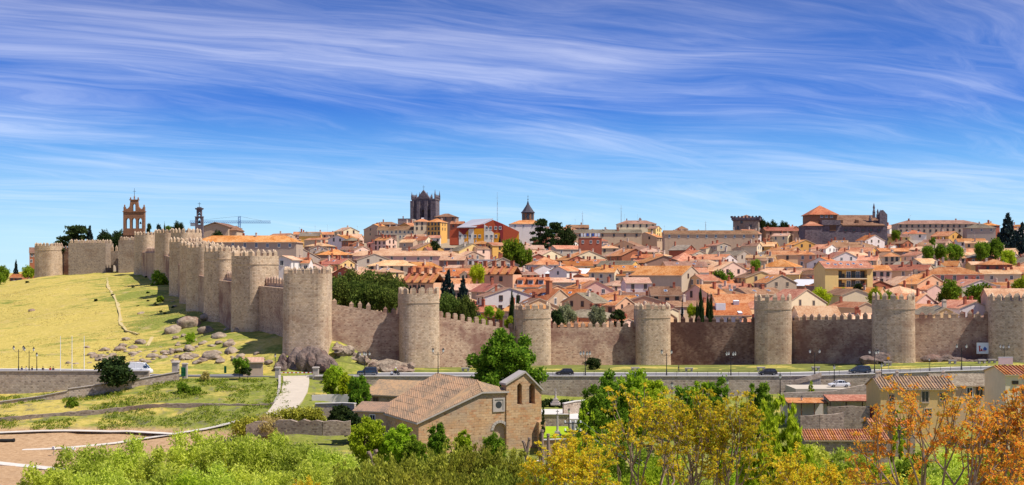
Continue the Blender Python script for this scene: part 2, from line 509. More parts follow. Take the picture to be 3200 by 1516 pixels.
def mat_leaf(name, cols, trans=0.45, hue=0.03):
 """foliage: colour differs from leaf to leaf (random per island) and from plant to plant; thin leaves let light through"""
 m, t, bs = new_mat(name)
 geo = t.add('ShaderNodeNewGeometry')
 oi = t.add('ShaderNodeObjectInfo')
 n = t.noise(geo.outputs['Position'], 0.5, 3, 0.6)
 f = t.math('ADD', t.math('MULTIPLY', geo.outputs['Random Per Island'], 0.55), t.math('MULTIPLY', n, 0.45))
 k = len(cols)
 col = t.ramp(f, [(0.15 + 0.7 * i / (k - 1), c) for i, c in enumerate(cols)])
 hs = t.add('ShaderNodeHueSaturation', {'Hue': t.math('ADD', 0.5 - hue / 2, t.math('MULTIPLY', oi.outputs['Random'], hue)), 'Saturation': 1.0,
          'Value': t.math('ADD', 0.82, t.math('MULTIPLY', t.math('FRACT', t.math('MULTIPLY', oi.outputs['Random'], 5.7)), 0.4)), 'Color': col})
 c = hs.outputs[0]
 t.n.remove(bs)
 d = t.add('ShaderNodeBsdfDiffuse', {'Color': c})
 tr = t.add('ShaderNodeBsdfTranslucent', {'Color': c})
 mx = t.add('ShaderNodeMixShader', {0: trans, 1: d.outputs[0], 2: tr.outputs[0]})
 t.l.new(mx.outputs[0], t.n['Material Output'].inputs[0])
 return m
mat_leaf('leaf_willow', [(0.26, 0.34, 0.03), (0.54, 0.61, 0.07), (0.74, 0.77, 0.17)], trans=0.5)
mat_leaf('leaf_bright', [(0.17, 0.27, 0.014), (0.36, 0.48, 0.025), (0.56, 0.64, 0.06)], trans=0.5)
mat_leaf('leaf_yellow', [(0.30, 0.33, 0.01), (0.46, 0.50, 0.02), (0.58, 0.60, 0.05)])
mat_leaf('leaf_green', [(0.055, 0.12, 0.012), (0.17, 0.28, 0.022), (0.34, 0.45, 0.045)])
mat_leaf('leaf_dark', [(0.018, 0.032, 0.012), (0.04, 0.065, 0.02), (0.075, 0.105, 0.03)], trans=0.3)
mat_leaf('leaf_pine', [(0.035, 0.06, 0.012), (0.12, 0.16, 0.03), (0.24, 0.28, 0.055)], trans=0.35)
mat_leaf('leaf_juniper', [(0.09, 0.10, 0.014), (0.34, 0.36, 0.04), (0.60, 0.59, 0.10)], trans=0.4)
mat_leaf('leaf_orange', [(0.28, 0.36, 0.03), (0.56, 0.54, 0.04), (0.84, 0.56, 0.03), (0.88, 0.68, 0.08)], trans=0.5, hue=0.008)
mat_leaf('leaf_redorange', [(0.36, 0.37, 0.05), (0.74, 0.46, 0.06), (0.88, 0.38, 0.05), (0.82, 0.22, 0.05)], trans=0.5, hue=0.008)
mat_leaf('leaf_olive', [(0.16, 0.18, 0.09), (0.30, 0.32, 0.17), (0.44, 0.46, 0.26)])
mat_leaf('leaf_spruce', [(0.015, 0.03, 0.03), (0.03, 0.05, 0.05), (0.06, 0.085, 0.075)], trans=0.25)
mat_leaf('leaf_red', [(0.10, 0.03, 0.02), (0.2, 0.06, 0.04), (0.3, 0.1, 0.06)])
mat_leaf('leaf_dry', [(0.42, 0.34, 0.10), (0.56, 0.46, 0.16), (0.66, 0.56, 0.24)])
# ---------------------------------------------------------------- ground
def road_z(X):
 t = min(1.0, max(0.0, (X - 55) / 60.0))
 s = min(1.0, max(0.0, (-60 - X) / 50.0))
 return 0.25 + 1.5 * t * t * (3 - 2 * t) + 0.9 * s * s * (3 - 2 * s)
_cp = []
def cp(px, py, Y):
 p = P(px, py, Y)
 _cp.append((p.x, p.y, p.z))
def cw(X, Y, Z):
 _cp.append((X, Y, Z))
for q in [(1310, 1149, 303), (1500, 1150, 310), (1670, 1150, 318), (1850, 1149, 323), (2045, 1147, 326), (2230, 1145, 326), (2425, 1145, 322), (2620, 1142, 315), (2810, 1138, 306), (3000, 1136, 304), (3165, 1134, 304), (1160, 1138, 301)]:
 cp(*q)
# the grassy hill outside the north wall
for q in [(50, 1105, 330), (300, 1095, 330), (520, 1088, 330), (640, 1050, 322), (790, 1052, 312), (870, 1085, 297), (100, 1000, 400), (300, 990, 400), (470, 985, 390), (560, 965, 395),
  (100, 920, 500), (300, 908, 500), (450, 895, 500), (520, 890, 480), (0, 908, 580), (100, 873, 600), (200, 861, 620), (300, 852, 620), (400, 850, 610), (480, 852, 585),
  (-150, 940, 560), (-150, 1040, 420), (-150, 1110, 330), (30, 892, 700), (100, 885, 700), (200, 880, 720), (640, 985, 360), (720, 1030, 330)]:
 cp(*q)
# foot of the walls and the verge of the road
for q in [(950, 1148, 289), (1060, 1140, 293), (1160, 1140, 296), (1310, 1150, 295), (1500, 1152, 305), (1670, 1152, 308), (1850, 1150, 315), (2045, 1148, 316), (2230, 1146, 316), (2425, 1146, 312), (2620, 1142, 306),
  (2810, 1138, 294), (3000, 1135, 294), (3165, 1132, 294)]:
 cp(*q)
for X in (-150, -116, -90, -60, -45, -30, 0, 30, 60, 90, 120, 150):
 for Y in (284, 289.5):
  cw(X, Y, road_z(X) - 0.2)
for q, z in ((-150, -4.6), (-60, -4.5), (0, -4.3), (100, -3.7), (200, -3.1), (300, -2.3), (380, -1.5), (450, -.7)):
 cw(PX(q, 276.5), 276.5, z)
for X in (-60, -47):
 cw(X, 280, road_z(X) - 0.25)
for X in (-20, 0, 15, 30, 45, 60, 75, 90, 105, 130):
 cw(X, 277.0, -4.6)
# slope below the road
for q in [(0, 1262, 266), (150, 1250, 268), (300, 1238, 270), (470, 1210, 273), (600, 1192, 275), (800, 1200, 272), (0, 1313, 255), (300, 1291, 257), (500, 1272, 258), (700, 1268, 257), (850, 1266, 257),
  (0, 1345, 250), (400, 1345, 250), (700, 1322, 250), (-150, 1345, 250), (930, 1180, 279), (925, 1225, 265), (900, 1275, 252)]:
 cp(*q)
for X in (-20, 0, 20, 40, 60, 80, 100, 130):
 cw(X, 272, -4.2)
 cw(X, 258, -6.0)
for X in (-150, -100, -50, 0, 50, 100, 150):
 for Y in (238, 215, 190, 165):
  cw(X, Y, -8.6)
 cw(X, 135, -6.5)
 cw(X, 100, -1.2)
 cw(X, 60, 5.5)
 cw(X, 30, 13.0)
 cw(X, 0, 20.6)
 cw(X, -80, 27)
# inside the walls: the town climbs the hill
for X in (-30, 0, 40, 80, 120, 170):
 cw(X, 343, 3.6)
for X in (-60, -20, 30, 90, 150, 220):
 cw(X, 400, 8.6)
 cw(X, 500, 16.4)
for X in (-90, -30, 50, 130, 220, 320):
 cw(X, 600, 24.2)
 cw(X, 720, 33.8)
for X, z in ((-220, 40), (-150, 41), (-60, 46.5), (0, 45.5), (80, 42.5), (150, 44), (220, 47), (300, 47.5), (400, 44)):
 cw(X, 850, z)
 cw(X * 1.2, 960, z - 6)
for X in (-900, -500, -250, 0, 300, 700, 1100):
 cw(X, 1400, 12)
for q in [(950, 1080, 292), (780, 1030, 322), (685, 990, 352), (628, 972, 380), (602, 945, 408), (568, 925, 440), (520, 885, 490), (448, 855, 570)]:
 p = P(*q)
 cw(p.x + 8, p.y + 8, p.z + 0.5)
for X, Y, Z in ((-400, 300, 6), (-400, 600, 14), (-450, 800, 15), (-260, 760, 18), (-300, 1000, 15), (400, 300, 3), (350, 500, 15), (-300, 200, -7), (-300, 100, 0), (300, 200, -7), (300, 100, 0), (-300, 0, 20), (300, 0, 20),
    (-900, 300, 10), (900, 300, 8), (900, 700, 30), (-900, 800, 12)):
 cw(X, Y, Z)
_cpa = np.array(_cp)
_S = 200.0
def _phi(r2):
 return np.where(r2 > 1e-12, 0.5 * r2 * np.log(np.maximum(r2, 1e-12)), 0.0)
def _tps():
 q = _cpa[:, :2] / _S
 n = len(q)
 d2 = ((q[:, None, :] - q[None, :, :]) ** 2).sum(-1)
 A = np.zeros((n + 3, n + 3))
 A[:n, :n] = _phi(d2) + np.eye(n) * 0.0006
 A[:n, n] = 1
 A[:n, n + 1:] = q
 A[n, :n] = 1
 A[n + 1:, :n] = q.T
 b = np.zeros(n + 3)
 b[:n] = _cpa[:, 2]
 return q, np.linalg.solve(A, b)
_tq, _tw = _tps()
def ground(X, Y):
 X = np.atleast_1d(np.asarray(X, float)).ravel()
 Y = np.atleast_1d(np.asarray(Y, float)).ravel()
 out = np.empty(len(X))
 for i in range(0, len(X), 4000):
  q = np.stack([X[i:i + 4000], Y[i:i + 4000]], -1) / _S
  d2 = ((q[:, None, :] - _tq[None]) ** 2).sum(-1)
  out[i:i + 4000] = _phi(d2) @ _tw[:-3] + _tw[-3] + q @ _tw[-2:]
 return out
def gz(X, Y):
 return float(ground([X], [Y])[0])
def value_noise(X, Y, sc, seed):
 r = np.random.default_rng(seed)
 T = r.random((128, 128))
 x, y = X / sc, Y / sc
 xi, yi = np.floor(x).astype(int), np.floor(y).astype(int)
 fx, fy = x - xi, y - yi
 fx, fy = fx * fx * (3 - 2 * fx), fy * fy * (3 - 2 * fy)
 g = lambda a, b: T[a % 128, b % 128]
 return (g(xi, yi) * (1 - fx) + g(xi + 1, yi) * fx) * (1 - fy) + (g(xi, yi + 1) * (1 - fx) + g(xi + 1, yi + 1) * fx) * fy
def mat_ground():
 m, t, bs = new_mat('ground')
 geo = t.add('ShaderNodeNewGeometry')
 pos = geo.outputs['Position']
 sep = t.add('ShaderNodeSeparateXYZ', {0: pos})
 X, Y, Z = sep.outputs
 n1 = t.noise(pos, 0.035, 5, 0.6)
 stv = t.add('ShaderNodeVectorMath', {0: pos, 1: (0.5, 1.6, 1.0)}, operation='MULTIPLY').outputs[0]
 n2 = t.noise(stv, 0.16, 6, 0.65, 0.6)
 n3 = t.noise(pos, 1.1, 5, 0.7)
 dry = t.ramp(n3, [(0.25, (0.31, 0.25, 0.055)), (0.5, (0.47, 0.37, 0.095)), (0.75, (0.62, 0.48, 0.15))])
 grn = t.ramp(n3, [(0.25, (0.11, 0.135, 0.024)), (0.5, (0.215, 0.235, 0.046)), (0.75, (0.34, 0.325, 0.08))])
 # greener in the damp strip beside the wall foot (world line of the north wall) and low on the bank
 line = t.math('ADD', X, t.math('MULTIPLY', Y, 0.41))          # ~ 69 on the north wall, less out on the slope
 near = t.rng(line, 22.0, 58.0)
 bank = t.rng(Y, 284.0, 276.0)
 g = t.math('ADD', t.math('MULTIPLY', near, 0.42), t.math('MULTIPLY', bank, 0.30))
 g = t.math('ADD', g, t.math('ADD', t.math('MULTIPLY', t.math('SUBTRACT', n2, 0.5), 2.8), t.math('MULTIPLY', t.math('SUBTRACT', n1, 0.5), 2.2)))
 gm = t.rng(g, 0.12, 0.62)
 c = t.mix(gm, dry, grn)
 weeds = t.math('MULTIPLY', t.rng(t.noise(pos, 0.55, 5, 0.7), 0.50, 0.66), bank)
 c = t.mix(t.math('MULTIPLY', weeds, 0.85), c, t.mix(t.noise(pos, 2.3, 3, 0.6), (0.05, 0.085, 0.016), (0.22, 0.17, 0.15)))
 # bare trodden earth on the valley floor
 flat = t.math('MULTIPLY', t.math('MULTIPLY', t.rng(Z, -6.9, -7.8), t.rng(Y, 120.0, 170.0)), t.rng(X, -38.0, -52.0))
 earth = t.ramp(n3, [(0.25, (0.26, 0.155, 0.08)), (0.5, (0.42, 0.27, 0.15)), (0.8, (0.53, 0.37, 0.22))])
 c = t.mix(flat, c, earth)
 sand = t.math('MULTIPLY', t.rng(t.noise(pos, 0.18, 5, 0.7), 0.56, 0.68), t.rng(Y, 286.0, 305.0))
 c = t.mix(t.math('MULTIPLY', sand, 0.45), c, (0.50, 0.36, 0.20))
 # dusty streets and yards inside the walls
 town = t.math('MULTIPLY', t.rng(line, 72.0, 80.0), t.rng(Y, 322.0, 330.0))
 c = t.mix(town, c, t.ramp(n3, [(0.25, (0.24, 0.17, 0.11)), (0.5, (0.34, 0.26, 0.18)), (0.8, (0.28, 0.25, 0.12))]))
 t.l.new(c, bs.inputs['Base Color'])
 bs.inputs['Roughness'].default_value = 1.0
 bs.inputs['Specular IOR Level'].default_value = 0.05
 bump(t, bs, t.math('ADD', n3, t.math('MULTIPLY', n2, 1.5)), 0.55, 0.35)
mat_ground()
def build_ground():
 xs = np.unique(np.concatenate([np.linspace(-6000, -450, 12), np.linspace(-450, -240, 22), np.linspace(-240, 170, 190), np.linspace(170, 420, 30), np.linspace(420, 6000, 12)]))
 ys = np.unique(np.concatenate([np.linspace(-400, 0, 8), np.linspace(0, 180, 30), np.linspace(180, 250, 35), np.linspace(250, 345, 75), np.linspace(345, 640, 120), np.linspace(640, 1000, 40), np.linspace(1000, 1500, 10), np.linspace(1500, 9000, 10)]))
 XX, YY = np.meshgrid(xs, ys)
 Xc = np.clip(XX, -900, 1100)
 Yc = np.clip(YY, -80, 1400)
 Z = ground(Xc, Yc).reshape(XX.shape)
 Z += (value_noise(XX, YY, 9.0, 1) - 0.5) * 0.7 * ((YY > 300) & (YY < 640)) + (value_noise(XX, YY, 3.2, 2) - 0.5) * 0.45 * ((YY > 180) & (YY < 640) & ((YY < 278) | (YY > 296)))
 ny, nx = XX.shape
 V = np.stack([XX.ravel(), YY.ravel(), Z.ravel()], -1)
 idx = np.arange(nx * ny).reshape(ny, nx)
 F = np.stack([idx[:-1, :-1].ravel(), idx[:-1, 1:].ravel(), idx[1:, 1:].ravel(), idx[1:, :-1].ravel()], -1)
 me = np_mesh('ground', V, F, 'ground', smooth=True)
 o = ob('ground', me)
 tag(o, 'sunlit hill of dry yellow and green grass', kind='structure')
def np_mesh(name, V, F, mats, smooth=False):
 me = bpy.data.meshes.new(name)
 n, k = F.shape
 me.vertices.add(len(V))
 me.vertices.foreach_set('co', np.ascontiguousarray(V, dtype=np.float32).ravel())
 me.loops.add(n * k)
 me.loops.foreach_set('vertex_index', np.ascontiguousarray(F, dtype=np.int32).ravel())
 me.polygons.add(n)
 me.polygons.foreach_set('loop_start', np.arange(0, n * k, k, dtype=np.int32))
 if smooth:
  me.polygons.foreach_set('use_smooth', np.ones(n, bool))
 me.update(calc_edges=True)
 for m in (mats if isinstance(mats, (list, tuple)) else [mats]):
  me.materials.append(M(m))
 return me
build_ground()
def strip(name, pts, width, mat, label, dz=0.06, thick=0.25, follow=True, n_sub=3, zoff=0.0, kind='structure'):
 """a path or road along pts [(X,Y)], draped on the ground"""
 fine = []
 for a, b in zip(pts[:-1], pts[1:]):
  L = math.hypot(b[0] - a[0], b[1] - a[1])
  k = max(1, int(L / n_sub))
  for i in range(k):
   t = i / k
   fine.append(tuple(a[j] + (b[j] - a[j]) * t for j in range(len(a))))
 fine.append(tuple(pts[-1]))
 mb = MB()
 prof = []
 for i, p in enumerate(fine):
  q0, q1 = fine[max(0, i - 1)], fine[min(len(fine) - 1, i + 1)]
  d = Vector((q1[0] - q0[0], q1[1] - q0[1])).normalized()
  nrm = Vector((-d.y, d.x))
  w = width if not callable(width) else width(i / max(1, len(fine) - 1))
  l = (p[0] + nrm.x * w / 2, p[1] + nrm.y * w / 2)
  r = (p[0] - nrm.x * w / 2, p[1] - nrm.y * w / 2)
  if follow:
   zl, zr = ground([l[0], r[0]], [l[1], r[1]]) + dz
   z = max(zl, zr)
   zl = zr = z + zoff
  else:
   zl = zr = p[2]
  prof.append(((l[0], l[1], zl), (r[0], r[1], zr)))
 for (l0, r0), (l1, r1) in zip(prof[:-1], prof[1:]):
  dn = lambda q: (q[0], q[1], q[2] - thick)
  mb.face([l0, r0, r1, l1][::-1] if False else [r0, r1, l1, l0])
  mb.face([l0, l1, dn(l1), dn(l0)])
  mb.face([r1, r0, dn(r0), dn(r1)])
 o = ob(name, mb.mesh(name, mat))
 tag(o, label, kind=kind)
 return o
# the road under the west wall: pavement, carriageway, far kerb and verge
def build_road():
 def sheet(name, y0, y1, dz, mat, label, thick=1.2, x0=-170, x1=190):
  mb = MB()
  xs = np.linspace(x0, x1, 80)
  for a, b in zip(xs[:-1], xs[1:]):
   za, zb = road_z(a) + dz, road_z(b) + dz
   mb.face([(a, y0, za), (b, y0, zb), (b, y1, zb), (a, y1, za)])
   mb.face([(a, y0, za - thick), (b, y0, zb - thick), (b, y0, zb), (a, y0, za)])
   mb.face([(b, y1, zb - thick), (a, y1, za - thick), (a, y1, za), (b, y1, zb)])
  tag(ob(name, mb.mesh(name, mat)), label, kind='structure')
 sheet('pavement', 279.0, 281.5, 0.14, 'pavement_stone', 'pale stone pavement along the near edge of the road', x0=-36)
 sheet('road', 281.5, 289.2, 0.0, 'asphalt', 'grey asphalt road running below the walls')
 sheet('pavement', 289.2, 291.0, 0.13, 'pavement_stone', 'pale stone pavement on the wall side of the road')
 mb = MB()
 for x in np.arange(-165, 185, 5.0):
  za = road_z(x) + 0.012
  mb.face([(x, 285.3, za), (x + 2.4, 285.3, road_z(x + 2.4) + 0.012), (x + 2.4, 285.45, road_z(x + 2.4) + 0.012), (x, 285.45, za)])
 tag(ob('road_marking', mb.mesh('road_marking', 'white_paint')), 'dashed white centre line on the grey road', kind='structure')
build_road()
# green verge strip between the road and the wall, dirt paths
mat_plain('lawn', (0.165, 0.175, 0.045), 1.0, var=0.6, scale=0.4, spec=0.05)
mat_plain('lawn_bright', (0.30, 0.42, 0.02), 1.0, var=0.2, scale=0.4, spec=0.05)
mat_plain('path_gravel', (0.60, 0.55, 0.48), 0.95, var=0.28, scale=0.7)
mat_plain('dirt_path', (0.50, 0.40, 0.20), 1.0, var=0.2, scale=0.5, spec=0.05)
def build_verge():
 mb = MB()
 xs = np.linspace(PX(1040, 292.4), PX(3230, 292.4), 90)
 ys = [291.0, 294, 298, 302, 306, 310, 316]
 zz = ground(np.repeat(xs, len(ys)), np.tile(ys, len(xs))).reshape(len(xs), len(ys))
 for i in range(len(xs) - 1):
  for j in range(len(ys) - 1):
   q = []
   for (a, b) in ((i, j), (i + 1, j), (i + 1, j + 1), (i, j + 1)):
    zb = zz[a][b] + 0.05
    if j == 0 and b == j:
     zb = road_z(xs[a]) + 0.1
    q.append((xs[a], ys[b], max(zb, road_z(xs[a]) + 0.08)))
   mb.face(q)
 tag(ob('lawn', mb.mesh('lawn', 'lawn', smooth=True)), 'strip of mown lawn between the road and the town wall', kind='structure')
build_verge()
def pxpath(lst):
 """[(px,py)] on the ground seen from the camera -> [(X,Y)] by marching the ray to the ground"""
 out = []
 for px, py in lst:
  Ys = np.linspace(150, 700, 1101)
  Z = ground((px - 1600) * Ys / FPX, Ys)
  ray = HC - (py - HOR) * Ys / FPX
  k = np.argmax(Z > ray)
  Y = Ys[k] if Z[k] > ray[k] else 600.0
  out.append(((px - 1600) * Y / FPX, Y))
 return out
strip('footpath', pxpath([(338, 868), (336, 890), (342, 905), (358, 930), (368, 950), (375, 985), (378, 1015), (395, 1035), (432, 1045)]), lambda t: 0.95 + 0.35 * math.sin(t * 31), 'dirt_path', 'worn dirt footpath winding up the grassy hill towards the gate', dz=0.1, thick=0.3, n_sub=4)
strip('footpath', pxpath([(476, 1055), (468, 1070), (460, 1083)]), 0.9, 'dirt_path', 'short pale dirt path among the boulders', dz=0.1, n_sub=3)
_valley = lambda pts: [((px - 1600) * Y / FPX, Y) for px, py in pts for Y in [(HC + 8.45) * FPX / (py - HOR)]]
strip('path', pxpath([(-200, 1352), (0, 1354), (200, 1351), (400, 1354), (540, 1362), (640, 1345), (745, 1318)]), 1.9, 'path_gravel', 'pale concrete path along the foot of the green bank', dz=0.06, thick=0.12)
strip('path', pxpath([(-200, 1414), (0, 1410), (150, 1404), (300, 1394), (430, 1375), (540, 1362)]), 1.6, 'path_gravel', 'pale concrete path crossing the bare earth between two others', dz=0.06, thick=0.12)
strip('path', _valley([(-200, 1424), (0, 1436), (120, 1446), (260, 1462), (420, 1490)]), 2.4, 'path_gravel', 'wide pale concrete path disappearing behind the willow trees', dz=0.06, thick=0.12)
strip('path', _valley([(-100, 1514), (120, 1516), (300, 1522)]), 2.2, 'path_gravel', 'pale concrete path at the lower corner of the earth field', dz=0.06, thick=0.12)
strip('ramp', [(PX(925, 281.4), 281.4), (PX(926, 273), 273), (PX(920, 265), 265), (PX(905, 258), 258), (PX(885, 252), 252), (PX(850, 246), 246)], lambda t: 5.6 - 0.6 * t, 'concrete', 'pale concrete ramp dropping from the road beside the grassy bank', dz=0.22, thick=1.5, n_sub=3)
# ---------------------------------------------------------------- the town walls
def merlon_mesh(w, d, h, cap, mat, round_top=False):
 mb = MB()
 mb.box((0, 0, h / 2), (w, d, h))
 x, y = w / 2, d / 2
 if round_top:
  k = 5
  for i in range(k):
   a0, a1 = math.pi * i / k, math.pi * (i + 1) / k
   p = [(-x * math.cos(a), h + cap * math.sin(a)) for a in (a0, a1)]
   mb.face([(p[0][0], -y, p[0][1]), (p[1][0], -y, p[1][1]), (p[1][0], y, p[1][1]), (p[0][0], y, p[0][1])][::1])
   mb.face([(p[0][0], -y, h), (p[1][0], -y, h), (p[1][0], -y, p[1][1]), (p[0][0], -y, p[0][1])])
   mb.face([(p[1][0], y, h), (p[0][0], y, h), (p[0][0], y, p[0][1]), (p[1][0], y, p[1][1])])
 else:
  a = [(-x - .04, -y - .04, h), (x + .04, -y - .04, h), (x + .04, y + .04, h), (-x - .04, y + .04, h)]
  r0, r1 = (0, -y * 0.35, h + cap), (0, y * 0.35, h + cap)
  mb.face([a[0], a[1], r0]); mb.face([a[2], a[3], r1]); mb.face([a[1], a[2], r1, r0]); mb.face([a[3], a[0], r0, r1])
  mb.face(a[::-1])
 return mb.mesh('merlon', mat)
MERL = {('p', 'wall_stone'): merlon_mesh(1.05, 0.6, 0.95, 0.75, 'wall_stone'), ('r', 'wall_stone'): merlon_mesh(1.1, 0.6, 1.0, 0.55, 'wall_stone', True),
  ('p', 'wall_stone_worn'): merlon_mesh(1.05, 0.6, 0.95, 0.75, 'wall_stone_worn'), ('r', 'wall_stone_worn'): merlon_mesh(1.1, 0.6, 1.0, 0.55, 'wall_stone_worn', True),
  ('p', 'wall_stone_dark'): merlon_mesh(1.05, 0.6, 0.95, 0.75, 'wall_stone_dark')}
def stadium(r, back, n=18, e=0.62):
 """outline ccw: semicircle towards -y, straight sides back to +y"""
 pts = [(-r * math.copysign(abs(math.cos(math.pi * i / n)) ** e, math.cos(math.pi * i / n)), -r * .82 * math.sin(math.pi * i / n) ** e) for i in range(n + 1)]
 return pts + [(r, back), (-r, back)]
def resample(poly, closed=True):
 L = [0.0]
 n = len(poly)
 for i in range(n if closed else n - 1):
  a, b = poly[i], poly[(i + 1) % n]
  L.append(L[-1] + math.hypot(b[0] - a[0], b[1] - a[1]))
 return L
def along(poly, L, s, closed=True):
 n = len(poly)
 for i in range(len(L) - 1):
  if s <= L[i + 1] + 1e-9:
   a, b = poly[i], poly[(i + 1) % n]
   t = (s - L[i]) / max(1e-9, L[i + 1] - L[i])
   return (a[0] + (b[0] - a[0]) * t, a[1] + (b[1] - a[1]) * t), math.atan2(b[1] - a[1], b[0] - a[0])
 return poly[-1], 0.0
def ring(mb, poly, z0, z1, poly1=None, closed=True, uoff=0.0, mat=0):
 """outer skin with arc-length uv"""
 L = resample(poly, closed)
 p1 = poly1 or poly
 n = len(poly)
 for i in range(len(L) - 1):
  j = (i + 1) % n
  a, b, c, d = poly[i], poly[j], p1[j], p1[i]
  mb.face([(*a, z0), (*b, z0), (*c, z1), (*d, z1)], mat, [(L[i] + uoff, z0), (L[i + 1] + uoff, z0), (L[i + 1] + uoff, z1), (L[i] + uoff, z1)])
def wall_tower(label, px, py_tip, py_base, Y, wpx, face_az=0.0, corbel=None, back=4.0, mat='wall_stone', merl='p', square=False, group='towers of the town wall', zbase=None, batter=1.05):
 """face_az: direction the round front points, degrees from -Y turning towards +X"""
 r = wpx * Y / FPX / 2.0
 z_tip = PZ(py_tip, Y)
 z_base = (PZ(py_base, Y) if zbase is None else zbase) - 2.5
 zp = z_tip - 1.75          # crenel sill
 Yc = Y + r * 0.0
 root = thing('wall_tower', label, 'tower', (PX(px, Yc), Yc + r * 0.6, z_base), R(face_az), group)
 H = zp - z_base
 if square:
  out = [(-r, -r * 0.8), (r, -r * 0.8), (r, back), (-r, back)]
 else:
  out = stadium(r, back, e=.42 if 'corner tower standing' in label else .62)
 big = [(x * batter, y * batter if y < 0 else y) for x, y in out]
 mb = MB()
 hc = H - 2.2 if corbel else H
 ring(mb, big, 0, hc * 0.35, [(x * (1 + (batter - 1) * .3), y * (1 + (batter - 1) * .3) if y < 0 else y) for x, y in out], uoff=px)
 ring(mb, [(x * (1 + (batter - 1) * .3), y * (1 + (batter - 1) * .3) if y < 0 else y) for x, y in out], hc * 0.35, hc, out, uoff=px)
 mb.face([(x, y, hc - (0 if corbel else 1.3)) for x, y in out])
 sh = ob('shaft', mb.mesh('tower_shaft', mat), root)
 # parapet: outer and inner skin, optionally carried on a corbel course
 pout = [(x * 1.008, y * 1.008) for x, y in out] if corbel else out
 pin = [(x * 0.86, y * 0.86) for x, y in out]
 mb = MB()
 if corbel:
  ring(mb, out, hc - 0.35, hc + 0.0, pout, uoff=px)
 ring(mb, pout, hc if corbel else H - 1.2, H, uoff=px)
 n = len(pout)
 for i in range(n):
  j = (i + 1) % n
  mb.face([(*pout[i], H), (*pout[j], H), (*pin[j], H), (*pin[i], H)])
 ring(mb, pin[::-1], H - 1.3, H)
 mb.face([(x, y, H - 1.3) for x, y in pin])
 ob('parapet', mb.mesh('tower_parapet', mat), root)
 if corbel:
  mb = MB()
  led = [(x * 1.026, y * 1.026) for x, y in out]
  ring(mb, led, hc - 0.02, hc + 0.16)
  for i in range(n):
   j = (i + 1) % n
   mb.face([(*led[i], hc + 0.16), (*led[j], hc + 0.16), (*out[j], hc + 0.16), (*out[i], hc + 0.16)])
   mb.face([(*led[j], hc - 0.02), (*led[i], hc - 0.02), (*out[i], hc - 0.02), (*out[j], hc - 0.02)])
  ob('corbel_course', mb.mesh('corbel_course', mat), root)
 mid = [((a[0] + b[0]) / 2, (a[1] + b[1]) / 2) for a, b in zip(pout, pin)]
 L = resample(mid)
 cnt = max(8, int(round(L[-1] / 1.9)))
 me = MERL[(merl, mat)]
 for k in range(cnt):
  (x, y), a = along(mid, L, (k + 0.5) * L[-1] / cnt)
  if random.random() < .05:
   continue
  ob('merlon', me, root, (x, y, H - 0.01), a, scale=(random.uniform(.84, 1.08), 1, random.uniform(.78, 1.08)))
 return root
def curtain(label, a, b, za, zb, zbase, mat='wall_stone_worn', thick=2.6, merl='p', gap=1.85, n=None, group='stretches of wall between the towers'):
 """wall from a to b (X,Y at the outer face centre line); za/zb: merlon tip heights"""
 a, b = Vector(a), Vector(b)
 L = (b - a).length
 rz = math.atan2((b - a).y, (b - a).x)
 root = thing('curtain_wall', label, 'wall', (a.x, a.y, zbase), rz, group)
 h0, h1 = za - zbase - 1.75, zb - zbase - 1.75
 t = thick
 mb = MB()
 u0 = a.x * 1.7
 k = max(2, int(L / 4))
 rr = random.Random(int(abs(a.x) * 13))
 for i in range(k):
  x0, x1 = L * i / k, L * (i + 1) / k
  z0, z1 = h0 + (h1 - h0) * i / k, h0 + (h1 - h0) * (i + 1) / k
  mb.face([(x0, -0.35, 0), (x1, -0.35, 0), (x1, 0, z1), (x0, 0, z0)], 0, [(u0 + x0, zbase), (u0 + x1, zbase), (u0 + x1, zbase + z1), (u0 + x0, zbase + z0)])
  mb.face([(x1, t, 0), (x0, t, 0), (x0, t, z0 - .9), (x1, t, z1 - .9)])
  mb.face([(x0, .7, z0 - .9), (x1, .7, z1 - .9), (x1, t, z1 - .9), (x0, t, z0 - .9)])
  mb.face([(x0, .0, z0), (x1, .0, z1), (x1, .7, z1), (x0, .7, z0)])
  mb.face([(x1, .7, z1 - .9), (x0, .7, z0 - .9), (x0, .7, z0), (x1, .7, z1)])
 ob('wall_face', mb.mesh('curtain_face', mat), root)
 cnt = n or int(L / gap)
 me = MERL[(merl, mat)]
 for i in range(cnt):
  s = (i + 0.5) / cnt
  if rr.random() < .04:
   continue
  ob('merlon', me, root, (L * s, 0.33, h0 + (h1 - h0) * s - 0.03), 0, scale=(rr.uniform(.84, 1.08), 1, rr.uniform(.78, 1.08)))
 return root
W = [  # px, tip, base, Y, wpx, face, corbel
 ('massive granite corner tower standing on a purple rock outcrop', 953, 831, 1080, 295, 139, -2, None, 'p'),
 ('round corbelled tower with rounded merlons, next along the road from the corner tower', 1308, 895, 1147, 300, 122, 12, 1, 'r'),
 ('round granite tower directly behind the tall dense green tree by the church', 1670 - 4, 945, 1152, 315, 110, 6, 1, 'p'),
 ('pale grey granite tower beside the blackened dark red stretch of wall', 2044, 945, 1148, 322, 107, 2, 1, 'p'),
 ('granite tower at the far end of the blackened stretch, behind the dark hatchback', 2423, 918, 1146, 318, 113, -8, 1, 'p'),
 ('broad granite tower between the blue minivan and the white banner', 2804, 914, 1138, 300, 128, -14, 1, 'p'),
 ('granite tower cut by the picture edge, next to the white banner', 3182, 916, 1132, 299, 146, -18, None, 'p'),
]
for lab, px, tip, base, Y, wpx, fa, corb, ml in W:
 wall_tower(lab, px, tip, base, Y, wpx, fa, corb, merl=ml)
